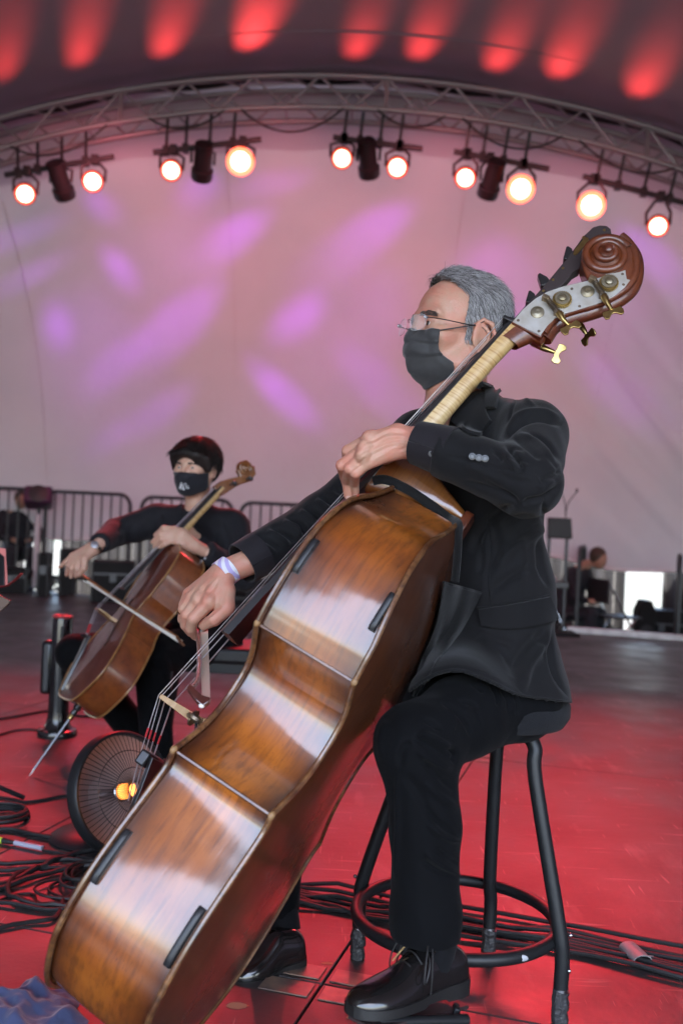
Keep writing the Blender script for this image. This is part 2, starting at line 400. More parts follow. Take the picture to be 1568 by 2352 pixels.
for o in floor.children:
    if o.name.startswith('deck_panel') and not o.modifiers:
        b = o.modifiers.new('bevel', 'BEVEL'); b.width = .002; b.segments = 1; b.limit_method = 'ANGLE'
# worn connector plates where four panels meet
platem = mat('worn_plate', (.11, .085, .08), .35, var=(22, (.26, .17, .12)), bump=(30, .0008))
for (ja, jb) in ((0, 0), (PL, 0), (PL, PW), (0, -PW)):
    for (da, db) in ((.012, .012), (-.075, .012), (.012, -.125), (-.075, -.125)):
        mk('connector_plate', MB().prism([(db, da), (db + .113, da), (db + .113, da + .063), (db, da + .063)], deckpt(ja, jb), SB, SA, (0, 0, 1), .0005, .0035), platem, floor, bevel=.0012)
edgem = mat('edge_tape', (.86, .84, .84), .5, var=(8, (.55, .52, .52)))
for (a_, b_, r_) in ((-.02, -.16, .012), (-.16, -.14, .020), (.10, -.02, .010), (-.26, .03, .014), (.03, .15, .016), (-.12, .10, .009), (.22, -.30, .010), (-.05, -.42, .012)):
    c_ = deckpt(a_, b_, .0006); mk('bare_patch', MB().add([c_ + (r_ * (1 + .5 * rnd.random()) * math.cos(k * .7), r_ * .6 * (1 + .6 * rnd.random()) * math.sin(k * .7), 0) for k in range(9)] , [tuple(range(9))]), mat('bare_wood', (.42, .25, .14), .7) if 'bare_wood' not in bpy.data.materials else bpy.data.materials['bare_wood'], floor)
e0 = deckpt(BACK, 0); _q = [(x - S0) @ SB for x in (flo(1302, 1450), flo(1640, 1480))]
mk('stage_edge_strip', MB().box(deckpt(BACK - .05, (_q[0] + _q[1] + 1.5) / 2, .028), (_q[1] - _q[0] + 1.5, .1, .05), np.stack([SB, SA, (0, 0, 1)], 1)), edgem, floor, bevel=.004)

# ------------------------------------------------------------------ tent
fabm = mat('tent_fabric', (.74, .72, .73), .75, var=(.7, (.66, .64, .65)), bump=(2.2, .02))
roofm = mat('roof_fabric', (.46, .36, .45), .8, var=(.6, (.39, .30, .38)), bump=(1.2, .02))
def translucent(m, k, col):
    N, L, B = nodes(m); t_ = N.new('ShaderNodeBsdfTranslucent'); t_.inputs['Color'].default_value = (*col, 1); x = N.new('ShaderNodeMixShader'); x.inputs[0].default_value = k
    L.new(B.outputs[0], x.inputs[1]); L.new(t_.outputs[0], x.inputs[2]); L.new(x.outputs[0], [n for n in N if n.type == 'OUTPUT_MATERIAL'][0].inputs['Surface'])
translucent(fabm, .022, (.85, .70, .80)); translucent(roofm, .016, (.7, .6, .75))
def arch(f, y=0): return np.array([7 * math.sin(f), y, GZ + 5.1 * math.cos(f)])
tent = thing('stage_tent', 'pale fabric stage tent with arched roof and creased back wall lit pink and purple', 'tent', loc=(0, 8.6, GZ))
PH = np.linspace(-1.5, 1.5, 90); YS = np.r_[np.linspace(-3.5, 8.0, 36), 8.3, 8.62, 9.0]
_G = np.array([[arch(f, y) + np.array([0, 0, .012 * math.sin(9 * f + y) + .02 * math.sin(2.3 * y)]) for y in YS] for f in PH])
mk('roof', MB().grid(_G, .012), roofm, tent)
# seams of the roof panels
for y in (1.1, 3.6, 6.1, 7.55):
    P = np.array([arch(f, y) - np.array([0, 0, .012]) for f in np.linspace(-1.3, 1.3, 60)])
    mk('roof_seam', MB().tube(P, .012, 6), roofm, tent)
def wallpt(u, v):
    """u across (-1..1), v down (0..1)"""
    f = u * 1.45; T = arch(f, 8.62)
    zb = .62 if u < .25 else .62 - (u - .25) * .75
    Bp = np.array([8.3 * math.sin(u * 1.25), 11.75 - 2.2 * abs(u) ** 2.2, zb + .05 * math.cos(u * 30)])
    s = v; bulge = math.sin(math.pi * s)
    p = T * (1 - s) + Bp * s; p = p + np.array([0, .42, .42]) * bulge
    # tension folds from the roof corner, and soft creases
    fx = max(0, min(1, (u - .12) * 3)) * math.sin(math.pi * min(1, v * 1.02)) ** .5
    t = p[2] * .75 + p[0] * .66
    d = fx * (.030 * math.sin(t * 12) + .018 * math.sin(t * 23 + 1) + .010 * math.sin(t * 41))
    d += .010 * math.sin(p[0] * 5 + 1.5 * p[2]) * math.sin(p[2] * 1.3) + .006 * math.sin(p[0] * 11 - p[2] * 4)
    return p + np.array([0, -.8, -.5]) * d
_G = np.array([[wallpt(u, v) for v in np.linspace(0, 1, 90)] for u in np.linspace(-.98, .98, 330)])
wallo = mk('back_wall', MB().grid(_G), fabm, tent)
wall_tree = BVHTree.FromPolygons([tuple(p) for p in _G.reshape(-1, 3)], MB().grid(_G).f)
def wallat(x, y):
    v = Vector(nrm(ray(x, y))); h = wall_tree.ray_cast(Vector(CC), v); return A3(h[0]) if h[0] else at(x, y, 10.5)
mk('hem', MB().tube([wallpt(u, 1.0) for u in np.linspace(-.9, .9, 120)], .02, 6), fabm, tent)
for _us in (-.12, .10, .27): mk('wall_seam', MB().tube([wallpt(_us, v) + np.array([0, .001, 0]) for v in np.linspace(.1, 1, 40)], .0035, 5), fabm, tent)
mk('wall_seam', MB().tube([wallpt(-.335, v) + np.array([0, .001, 0]) for v in np.linspace(.15, 1, 40)], .005, 6), fabm, tent)

# ------------------------------------------------------------------ truss
alu = mat('truss_aluminium', (.34, .30, .32), .45, .5)
truss = thing('roof_truss', 'arched aluminium box truss spanning the stage under the tent roof', 'truss', loc=(0, 8.35, 3.6))
FI = np.linspace(-.64, .66, 34)
def tp(f, y, dz): return arch(f, y) + np.array([0, 0, dz])
for y, dz in ((8.2, -.07), (8.5, -.07), (8.2, -.33), (8.5, -.33)):
    mk('chord', MB().tube([tp(f, y, dz) for f in FI], .026, 8), alu, truss)
for i in range(len(FI) - 1):
    f0, f1 = FI[i], FI[i + 1]
    mk('brace', MB().tube([tp(f0, 8.2, -.07 if i % 2 else -.33), tp(f1, 8.2, -.33 if i % 2 else -.07)], .011, 6), alu, truss)
    mk('brace', MB().tube([tp(f0, 8.5, -.33 if i % 2 else -.07), tp(f1, 8.5, -.07 if i % 2 else -.33)], .011, 6), alu, truss)
    if i % 2 == 0:
        mk('brace', MB().tube([tp(f0, 8.2, -.07), tp(f1, 8.5, -.07)], .011, 6), alu, truss)
        mk('brace', MB().tube([tp(f0, 8.2, -.33), tp(f0, 8.5, -.33)], .011, 6), alu, truss)
for f in FI[1::8]:
    mk('joint_plate', MB().box(tp(f, 8.2, -.2), (.035, .02, .33)), alu, truss)
# cable run dressed along the top of the truss
mk('cable_run', MB().tube([tp(f, 8.35, -.03 + .02 * math.sin(f * 40)) for f in np.linspace(-.6, .64, 120)], .03, 8), RUBBER, truss)

for f0, f1, dr in ((-.42, -.30, .16), (-.25, -.16, .12), (-.14, -.02, .20), (.02, .10, .12), (.12, .24, .18), (.26, .38, .14), (.40, .50, .12)):
    P = [tp(f0 + (f1 - f0) * t, 8.18, -.34 - dr * 4 * t * (1 - t)) for t in np.linspace(0, 1, 14)]; mk('drooping_cable', MB().tube(P, .009, 6), RUBBER, truss)
# ------------------------------------------------------------------ stage lights
housem = mat('lamp_housing', (.02, .018, .02), .45)
lensm = mat('lit_lens', (.9, .8, .7), .2, emit=((1, .80, .50), .75))
lensm2 = mat('hot_lens', (.9, .8, .7), .2, emit=((1, .82, .56), 1.6))
halom = mat('halo_rim', (.3, .02, .02), .4, emit=((1, .10, .05), .16))  # glowing ring imitates the red halo round the lens
halom2 = mat('hot_halo_rim', (.3, .02, .02), .4, emit=((1, .09, .04), .8))  # stronger glow imitating the wider halo of the hot lamps
darkl = mat('dark_lens', (.03, .01, .02), .15)
BARS = [((12, 402), (262, 360), 'far left'), ((352, 350), (600, 320), 'left of centre'), ((765, 315), (970, 342), 'centre'), ((1042, 348), (1260, 388), 'right of centre'), ((1338, 405), (1605, 475), 'far right')]
DL = 8.3
BW = ['far left pipe', 'second pipe from left', 'middle pipe', 'second pipe from right', 'far right pipe']
for k, (a, b, w) in enumerate(BARS):
    A, Bp = at(*a, DL), at(*b, DL)
    t = thing('light_bar', 'black lighting pipe hung under the truss, ' + ['far left one', 'second from the left', 'middle one above the cello player\'s right', 'second from the right', 'far right one running out of frame'][k], 'lighting pipe', loc=(A + Bp) / 2, group='lighting pipes under the truss')
    mk('pipe', MB().tube([A, Bp], .024, 10), housem, t)
    for s in (.12, .30, .52, .74):
        P = A * (1 - s) + Bp * s; zt = GZ + 5.1 * math.sqrt(max(0, 1 - (P[0] / 7) ** 2)) - .33
        mk('hanger', MB().tube([P, (P[0] + .02, 8.2, zt)], .014, 6).box(P, (.05, .07, .07)), housem, t)
LIT = [(58, 446, 0, 0), (213, 417, 0, 0), (393, 392, 1, 0), (552, 371, 1, 1), (785, 364, 2, 0), (912, 385, 2, 0), (1068, 409, 3, 0), (1195, 434, 3, 1), (1357, 472, 4, 1), (1510, 520, 4, 0)]
DARK = [(143, 428, 0), (465, 385, 1), (846, 378, 2), (1125, 425, 3)]
TGT = [(-2.2, 3.2), (-1.6, 2.6), (-1.5, 3.6), (-.8, 2.4), (0, 4.6), (.4, 2.3), (.9, 3.4), (.6, 2.0), (1.3, 3.0), (1.7, 3.2)]
def light_fixture(c, axis, barpt, lens, rim, label, group, r=.088, ln=.26):
    t = thing('stage_light', label, 'stage light', loc=barpt, group=group)
    mk('housing', MB().lathe([(r * .4, -ln), (r * .85, -ln), (r * 1.0, -ln * .75), (r * 1.0, -ln * .3), (r * 1.22, -ln * .28), (r * 1.22, -.012), (r * 1.1, .0), (r * 1.08, -.03)], c, axis, 24), housem, t)
    mk('lens', MB().lathe([(r * .86, -.016), (r * .86, -.01), (r * .5, -.002), (0.002, 0)], c, axis, 24), lens, t)
    mk('lens_rim', MB().lathe([(r * .86, -.014), (r * .88, -.004), (r * (1.32 if rim is halom2 else 1.12), .004), (r * (1.32 if rim is halom2 else 1.12), -.012)], c, axis, 24, cap=False), rim, t)  # imitated halo on lit lamps, plain rim on dark ones
    M = frame(axis); cc = c - nrm(axis) * ln * .45; top = A3(barpt)
    for s in (-1, 1):
        mk('yoke_arm', MB().tube([cc + M[:, 0] * s * r * 1.25, cc + M[:, 0] * s * r * 1.3 + np.array([0, 0, .1]), top + M[:, 0] * s * r * .5 + np.array([0, 0, -.03]), top], .013, 6), housem, t)
    mk('clamp', MB().box(top, (.06, .07, .08)), housem, t, bevel=.006)
    mk('fins', MB().lathe([(r * .86, -ln - .01), (r * 1.02, -ln - .01), (r * 1.02, -ln + .03), (r * .86, -ln + .03)], c, axis, 12, cap=False), housem, t)
    return t
def spot(name, loc, tgt, col, energy, ang, blend=.5, size=.05, sc=None):
    l = bpy.data.lights.new(name, 'SPOT'); l.color = col; l.energy = energy; l.spot_size = rad(ang); l.spot_blend = blend; l.shadow_soft_size = size
    o = bpy.data.objects.new(name, l); COL.objects.link(o); o.location = loc
    o.rotation_euler = (Vector(tgt) - Vector(loc)).to_track_quat('-Z', 'Y').to_euler()
    if sc: o.scale = sc
    return o
RED_W, PUR_E, CEIL_E = 35, 6.0, 11
_nm = ['left hand', 'right hand', 'left hand', 'right hand', 'left hand', 'right hand', 'left hand', 'right hand', 'left hand', 'right hand']
for i, (x, y, b, hot) in enumerate(LIT):
    c = at(x, y, DL - .1); rim_ = i % 3 == 1; tg = np.array([TGT[i][0], TGT[i][1] + .3 if rim_ else 4.5 + .35 * (TGT[i][1] - 3), .2]); ax = nrm(nrm(CC + np.array([0, 0, .2]) - c) * .75 + nrm(tg - c) * .25)
    A, Bp = at(*BARS[b][0], DL), at(*BARS[b][1], DL); s = np.clip((x + 6 - BARS[b][0][0]) / (BARS[b][1][0] - BARS[b][0][0]), .05, .95)
    light_fixture(c, ax, A * (1 - s) + Bp * s, lensm2 if hot else lensm, halom2 if hot else halom,
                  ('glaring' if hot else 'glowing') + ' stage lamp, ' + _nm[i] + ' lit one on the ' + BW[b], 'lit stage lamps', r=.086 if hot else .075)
    spot('red_beam', c + ax * .04, tg, (1, .025, .04), RED_W * (.55 if rim_ else 1), 42, .95, .08)
for i, (x, y, b) in enumerate(DARK):
    c = at(x, y, DL + .05); ax = nrm((.15 * (-1) ** i, .75, -.75)); A, Bp = at(*BARS[b][0], DL), at(*BARS[b][1], DL); s = np.clip((x - BARS[b][0][0]) / (BARS[b][1][0] - BARS[b][0][0]), .05, .95)
    light_fixture(c + ax * .1, ax, A * (1 - s) + Bp * s, darkl, housem, 'dark stage lamp turned to the wall, on the ' + BW[b], 'dark stage lamps', r=.075, ln=.3)
def streak(name, loc, a, b, width, col, energy, blend=.6, size=.02):
    """a long lens-shaped beam whose patch runs from a to b"""
    loc, a, b = A3(loc), A3(a), A3(b); c = (a + b) / 2; z = nrm(loc - c); d = np.linalg.norm(loc - c); x = (b - a) - z * ((b - a) @ z); ln = np.linalg.norm(x); x = nrm(x); y = np.cross(z, x)
    l = bpy.data.lights.new(name, 'SPOT'); l.color = col; l.spot_size = 2 * math.atan(width / 2 / d); l.spot_blend = blend; l.shadow_soft_size = size; l.energy = energy * d * d
    o = bpy.data.objects.new(name, l); COL.objects.link(o); asp = max(1.0, ln / width)
    o.matrix_world = Matrix(((x[0] * asp, y[0], z[0], loc[0]), (x[1] * asp, y[1], z[1], loc[1]), (x[2] * asp, y[2], z[2], loc[2]), (0, 0, 0, 1))); return o
# purple gobo beams from the dark lamps onto the back wall: lamp, both ends of the patch, width, strength
PUR = [(2, 425, 600, 660, 465, 90, 1.0), (2, 190, 885, 345, 775, 85, .55), (2, 300, 815, 545, 640, 110, 1.05), (0, 545, 815, 740, 975, 75, .9), (2, 600, 755, 770, 690, 62, .85), (3, 700, 640, 1010, 425, 110, .75), (0, 225, 555, 320, 665, 60, .8), (0, 190, 420, 275, 515, 70, .5),
       (2, -20, 690, 165, 560, 60, .75), (2, -30, 585, 110, 490, 70, .65), (0, 90, 700, 175, 785, 60, .7), (3, 290, 990, 460, 880, 70, .5), (2, 1020, 735, 1230, 520, 90, .55), (3, 1400, 470, 1590, 700, 95, .75), (0, 770, 740, 950, 1010, 110, .42), (3, 1090, 830, 1300, 700, 80, .35), (1, 395, 470, 520, 385, 75, .5), (3, 180, 1040, 330, 960, 60, .3), (1, 1330, 760, 1480, 1010, 100, .35), (3, 560, 460, 690, 375, 75, .55), (2, 150, 700, 560, 560, 260, .22), (3, 620, 900, 1000, 620, 260, .22), (0, 30, 640, 420, 1000, 260, .16), (3, 1250, 520, 1568, 900, 240, .22)]
for s, xa, ya, xb, yb, w, e in PUR:
    a, b = wallat(xa, ya), wallat(xb, yb); streak('purple_beam', at(DARK[s][0], DARK[s][1] + 30, DL + .15), a, b, w * 1.25 * a[1] / F, (.46, .04, 1), PUR_E * e * 1.1, 1.0, .10)
# red spill of the lit lamps on the roof, cast by added spots without fixtures
def roofat(x, y):
    v = ray(x, y); t = np.linspace(3, 9.5, 900); P = CC + v * t[:, None]; zz = GZ + 5.1 * np.sqrt(np.clip(1 - (P[:, 0] / 7) ** 2, 0, 1)); return P[np.argmin(np.abs(P[:, 2] - zz))]
for xa, ya, xb, yb, w, e in ((2, 232, 42, -60, 62, .7), (172, 205, 225, -110, 66, .9), (358, 190, 440, -120, 68, 1.0), (545, 182, 660, -150, 74, 1.9), (795, 186, 870, -40, 58, .9), (935, 188, 1030, -50, 60, 1.0), (1110, 206, 1215, -10, 64, 1.0), (1250, 218, 1365, -10, 70, 1.1), (1435, 246, 1545, 70, 70, 1.0)):
    a, b = roofat(xa, ya), roofat(xb, yb); c = a * .97 + b * .03; c[2] -= .46; c[1] = min(c[1] + .05, 8.08)
    streak('added_red_spill', c, a, b, w * a[1] / F * 1.35, (1, .06, .05), CEIL_E * e, 1.0, .09)
# soft red fill on the back wall from added spots without fixtures
for x, y, tx, ty in ((250, 340, 250, 760), (640, 330, 600, 800), (1000, 350, 980, 800), (1330, 420, 1330, 900)):
    spot('added_red_wash', at(x, y, 7.6), wallat(tx, ty), (1, .20, .26), 12, 110, 1, .3)
# ================================================================== BEHIND THE STAGE
DRAPE = mat('black_drape', (.014, .013, .016), .9, sheen=.1)
def edgeat(x, y, a=7.5):
    v = ray(x, y); n = SA; s = ((deckpt(a, 0) - CC) @ n) / (v @ n); return CC + v * s
_dl = ['left of the bright slit under the tent wall', 'between two bright slits', 'behind the cello player', 'behind the bass player', 'right of the daylight gap']
for k, (xa, xb, ya) in enumerate(((-420, 58, 12.0), (88, 116, 12.0), (142, 760, 12.1), (760, 1434, 11.9), (1526, 1900, 11.6))):
    n = max(8, int((xb - xa) / 8)); G = []
    for i in range(n + 1):
        x = xa + (xb - xa) * i / n; p = at(x, 1250, ya); w = .05 * math.sin(i * 1.7) + .02 * math.sin(i * 4.1)
        zt = .80 if k < 4 else .55
        G.append([(p[0], ya + w * (1 + .4 * t), GZ + (zt - GZ) * (1 - t)) for t in np.linspace(0, 1, 5)])
    put(mk('black_drape', MB().grid(G, .006), DRAPE), 'black cloth drape under the tent wall, ' + _dl[k], 'drape', 'drapes under the tent wall')
# crowd barriers along the back edge of the stage
GALV = mat('barrier_steel', (.055, .062, .066), .5, .4)
def barrier(p0, p1, label, group, h=1.12, z0=0.0, nb=9):
    p0, p1 = A3(p0), A3(p1); d = p1 - p0; W = np.linalg.norm(d); d = d / W; up = np.array([0, 0, 1.0]); r = .13
    t = thing('crowd_barrier', label, 'barrier', loc=(p0 + p1) / 2, group=group); q = lambda a, z: p0 + d * a + up * z
    P = [q(0, .18)] + [q(0, h - r)] + [q(r - r * math.cos(a), h - r + r * math.sin(a)) for a in np.linspace(.2, math.pi / 2, 6)] + [q(W - r + r * math.sin(a), h - r + r * math.cos(a)) for a in np.linspace(0, math.pi / 2 - .2, 6)] + [q(W, h - r), q(W, .18)]
    mk('frame', MB().tube(P, .021, 8).tube([q(0, .18), q(W, .18)], .019, 8), GALV, t)
    for i in range(1, nb):
        a = W * i / nb; zt = h - .005 if r < a < W - r else h - r + math.sqrt(max(0, r * r - (r - min(a, W - a)) ** 2))
        mk('bar', MB().tube([q(a, .18), q(a, zt)], .0105, 6), GALV, t)
    nn = np.cross(d, up)
    for a in (.12, W - .12): mk('foot', MB().tube([q(a, .18), q(a, .03) , q(a, .03) + nn * .28], .016, 6).tube([q(a, .03), q(a, .03) - nn * .28], .016, 6), GALV, t)
    return t
_fl = ['cut by the left edge of the picture', 'behind the bowing hand of the cello player', 'behind the shoulders of the cello player', 'between the cello scroll and the bass player']
for k, (xa, xb) in enumerate(((-120, 89), (104, 298), (324, 533), (551, 765))):
    a, b = edgeat(xa, 1200), edgeat(xb, 1200); a[2] = b[2] = 0
    barrier(a, b, 'dark steel crowd barrier with upright bars, ' + _fl[k], 'crowd barriers on the back edge', h=1.13 - .012 * k)
for k, (xx, yy, hh, lb) in enumerate(((1328, 10.6, 1.18, 'seen end on beside the man bowed over his lap'), (1562, 10.0, 1.15, 'seen end on at the right edge of the picture'))):
    p = at(xx, 1300, yy); p[2] = GZ; q = p + SA * .9 + SB * .02
    tb = barrier(p, q, 'dark steel crowd barrier ' + lb, 'crowd barriers behind the stage', h=hh, nb=6)
# people behind
SKINB = mat('skin_far', (.40, .22, .15), .6); CLOTHB = mat('dark_clothes', (.016, .016, .022), .85); HAIRB = mat('dark_brown_hair', (.05, .032, .02), .6); CHB = mat('chair_plastic', (.02, .02, .022), .5)
def far_person(seat, face, sc, label, lean=.25, stand=False):
    """seat: hip point"""
    seat = A3(seat); fwd = nrm(face); up = np.array([0, 0, 1.0]); lf = np.cross(up, fwd); w = lambda f_, l, u: seat + (fwd * f_ + lf * l + up * u) * sc
    t = thing('person', label, 'person', loc=seat)
    chest = w(lean * .45, 0, .40); neck = w(lean * .62, 0, .54); head = w(lean * .62 + .09 + lean * .2, 0, .68 - lean * .12)
    f = Field(seat - 1.0 * sc, seat + 1.1 * sc, .014); f.ell(head, np.array([.085, .075, .115]) * sc, np.stack([fwd, lf, up], 1)); f.cone(neck, head, .05 * sc, .05 * sc)
    hands = []
    for s in (1, -1):
        sh, el, ha = w(lean * .5, s * .19, .47), w(.12 + lean * .4, s * .24, .20), w(.36, s * .07, .16); f.cone(neck, sh, .05 * sc, .05 * sc, .03); f.cone(sh, el, .04 * sc, .035 * sc); f.cone(el, ha, .033 * sc, .026 * sc); f.ell(ha + fwd * .05 * sc, np.array([.05, .03, .035]) * sc, np.stack([fwd, lf, up], 1))
        hands.append((sh, el, ha))
    f.cone(w(0, 0, 0), chest, .07 * sc, .07 * sc); f.cone(chest, neck, .07 * sc, .05 * sc)
    mk('body', f.mesh(1), SKINB, t, ang=0)
    f = Field(seat - 1.0 * sc, seat + 1.1 * sc, .014); f.cone(w(0, 0, .02), chest, .145 * sc, .135 * sc, .05, sq=(lf, 1.25)); f.cone(chest, w(lean * .58, 0, .47), .13 * sc, .08 * sc, .05, sq=(lf, 1.4))
    for sh, el, ha in hands: f.cone(sh, el, .068 * sc, .055 * sc, .03); f.cone(el, el * .3 + ha * .7, .055 * sc, .042 * sc, .02)
    for s in (1, -1):
        kn, an = (w(.42, s * .12, .02), w(.40, s * .12, -.42)) if not stand else (w(.02, s * .1, -.42), w(0, s * .1, -.84)); f.cone(w(0, s * .09, 0), kn, .09 * sc, .07 * sc, .03); f.cone(kn, an, .068 * sc, .055 * sc, .02); f.ell(an + fwd * .07 * sc - up * .02 * sc, np.array([.13, .05, .05]) * sc, np.stack([fwd, lf, up], 1), .02)
    mk('clothes', f.mesh(1), CLOTHB, t, ang=0)
    f = Field(head - .2 * sc, head + .25 * sc, .009); f.ell(head + (up * .03 - fwd * .02) * sc, np.array([.098, .086, .105]) * sc, np.stack([fwd, lf, up], 1)); f.ell(head + (fwd * .085 - up * .03) * sc, np.array([.08, .09, .085]) * sc, np.stack([fwd, lf, up], 1), .01, sub=True); f.cutcap(head - up * .055 * sc, -up, .3)
    mk('hair', f.mesh(1), HAIRB, t, ang=0)
    return t
hp = at(1285, 1390, 11.2); hp[2] = .03
far_person(hp, (.75, -.55, 0), 1.0, 'man in dark clothes seated behind the stage bowed over his lap', lean=.42)
far_person(at(40, 1268, 11.55), (.4, -.9, 0), .92, 'figure in dark hooded clothes seated behind the barrier at far left', lean=.15)
def plain_chair(p, label, face):
    p = A3(p); fw = nrm(face); lf = np.cross((0, 0, 1), fw); M = np.stack([fw, lf, (0, 0, 1)], 1); w = lambda a, b, c: p + M @ A3((a, b, c))
    t = thing('folding_chair', label, 'chair', loc=p); mk('seat', MB().box(w(.05, 0, .44), (.40, .42, .025), M), CHB, t, bevel=.008); mk('backrest', MB().box(w(-.19, 0, .72), (.02, .42, .26), M), CHB, t, bevel=.008)
    for s in (1, -1):
        mk('leg', MB().tube([w(.24, s * .2, 0), w(.2, s * .2, .2), w(-.2, s * .2, .84)], .012, 8), CHROME, t); mk('leg', MB().tube([w(-.22, s * .2, 0), w(.18, s * .2, .44)], .012, 8), CHROME, t)
pc = hp.copy(); pc[2] = GZ; plain_chair(pc, 'steel legged chair under the bowed man', (.75, -.55, 0))
pc2 = at(1405, 1400, 10.9); pc2[2] = GZ; plain_chair(pc2, 'empty steel legged chair beside the daylight gap', (.9, .3, 0))
# cases and gear in the dark
CASEM = mat('case_laminate', (.007, .0065, .0075), .6, spec=.2, bump=(60, .001)); RAIL = mat('case_rail', (.07, .07, .075), .4, .8)
def road_case(c, size, label, rot=.2):
    c = A3(c); R = np.array([[math.cos(rot), -math.sin(rot), 0], [math.sin(rot), math.cos(rot), 0], [0, 0, 1]]); s = A3(size)
    t = thing('road_case', label, 'road case', loc=c - (0, 0, s[2] / 2), group='road cases behind the barriers'); mk('shell', MB().box(c, s, R), CASEM, t, bevel=.008)
    for x in (-1, 1):
        for y in (-1, 1): mk('corner_rail', MB().tube([c + R @ (s * (x, y, -1) / 2), c + R @ (s * (x, y, 1) / 2)], .013, 6), RAIL, t)
    mk('latch', MB().box(c + R @ (s * (0, -.5, .1)) - R @ A3((0, .006, 0)), (.07, .012, .08), R), RAIL, t, bevel=.003); mk('lid_rail', MB().box(c + R @ (s * (0, 0, .2)), (s[0] + .01, s[1] + .01, .02), R), RAIL, t)
for px, y, sz, lb in (((103, 1290), 10.6, (.10, .3, .46), 'tall narrow black case standing left of the bowing hand'), ((28, 1310), 10.9, (.34, .4, .26), 'low black case at the left edge below the hooded figure'), ((158, 1285), 10.9, (.15, .3, .50), 'upright black case seen past the bowing wrist'), ((262, 1300), 10.4, (.42, .4, .42), 'wide black case behind the bow arm of the cello player'),
                      ((650, 1235), 11.0, (1.2, .4, .66), 'long black case behind the forearm of the bass player')):
    p = at(px[0], px[1], y); z0 = 0.0 if (p - S0) @ SA < BACK else GZ; p[2] = z0 + sz[2] / 2; road_case(p, sz, lb)
for px, y, sz, lb in (((1520, 1400), 11.4, (.5, .4, .5), 'black case at the right beside the daylight gap'), ((1455, 1432), 10.9, (.5, .35, .28), 'low black case in front of the daylight gap')):
    p = at(px[0], px[1], y); p[2] = GZ + sz[2] / 2; road_case(p, sz, lb, -.3)
# slim amp on stand in the gap, as a dark upright shape
p = at(1486, 1400, 11.0); t = thing('loudspeaker', 'small dark loudspeaker standing against the daylight gap', 'loudspeaker', loc=(p[0], p[1], GZ))
mk('cabinet', MB().prism([(-.10, 0), (.10, 0), (.10, .48), (.05, .60), (-.05, .60), (-.10, .48)], (p[0], p[1], GZ + .02), (1, 0, 0), (0, 0, 1), (0, 1, 0), 0, .22), CASEM, t, bevel=.01); mk('grille', MB().lathe([(.07, 0), (.075, .004), (.01, .012)], (p[0], p[1] - .002, GZ + .28), (0, -1, 0), 20), RUBBER, t)
# stand with a dark lamp head and pale stem behind the second barrier
p = at(88, 1180, 11.0); b = np.array([p[0], p[1], 0.0]); t = thing('lamp_stand', 'pale stand carrying a dark purple lit lamp head behind the barriers', 'lamp stand', loc=b)
mk('pole', MB().tube([b + (0, 0, .05), b + (0, 0, .86)], .035, 10), mat('pale_pole', (.55, .50, .54), .4), t)
for a in range(3): mk('leg', MB().tube([b + (0, 0, .25), b + (.3 * math.cos(a * 2.1), .3 * math.sin(a * 2.1), .01)], .012, 6), BLACKM, t)
mk('lamp_head', MB().box(b + (.0, 0, 1.04), (.30, .2, .26), frame((.2, -.9, .35))), mat('purple_lit_head', (.06, .012, .05), .4), t, bevel=.03); mk('lens', MB().lathe([(.10, 0), (.10, .01), (.01, .02)], b + nrm((.2, -.9, .35)) * .13 + (0, 0, 1.04), nrm((.2, -.9, .35)), 20), housem, t)  # purple stage light is put into the head's colour
# floor box with shining connectors
p = flo(92, 1340); t = thing('connector_box', 'black stage box with shining silver connectors on the floor below the barriers', 'stage box', loc=p)
mk('box', MB().box(p + (0, 0, .05), (.42, .25, .10)), CASEM, t, bevel=.008)
for i in range(9): mk('connector', MB().lathe([(.020, 0), (.024, .03), (.02, .05), (.003, .055)], p + (-.18 + .045 * i + .01 * rnd.random(), -.125, .03 + .05 * (i % 2)), (0, -1, .2), 12), CHROME, t)
# podium stand at right
t = thing('lectern', 'black lectern with two thin microphones on twin steel posts behind the bass player', 'lectern', loc=(2.05, 9.3, 0))
pa, pb = at(1258, 1212, 9.3), at(1304, 1212, 9.3)
mk('reading_desk', MB().prism([(-.10, -.10), (.13, -.10), (.115, .09), (-.10, .09)], (pa + pb) / 2, (1, 0, 0), (0, .12, 1), (0, -1, .12), -.03, .03), mat('lectern_black', (.012, .01, .012), .5), t, bevel=.006)
for q in (pa + np.array([.02, .03, 0]), pb + np.array([0, .03, 0])): mk('post', MB().tube([(q[0], q[1], .02), (q[0], q[1], q[2])], .017, 8), RAIL, t)
m_ = (pa + pb) / 2; mk('cross_shelf', MB().box((m_[0], m_[1] + .05, .46), (.24, .16, .06)), RAIL, t, bevel=.006); mk('base_plate', MB().box((m_[0], m_[1], .012), (.42, .36, .024)), CASEM, t, bevel=.004)
for x in (-.02, .03): mk('gooseneck', MB().tube(crs([pb + (-.03, 0, .09), pb + (-.03 + x * .5, 0, .22), pb + (-.03 + x * 3, -.02, .34)], 6), .005, 6), RUBBER, t); 
for x in (-.02, .03): mk('microphone', MB().ell(pb + (-.03 + x * 3, -.02, .35), (.012, .012, .022), nu=10, nv=8), RUBBER, t)
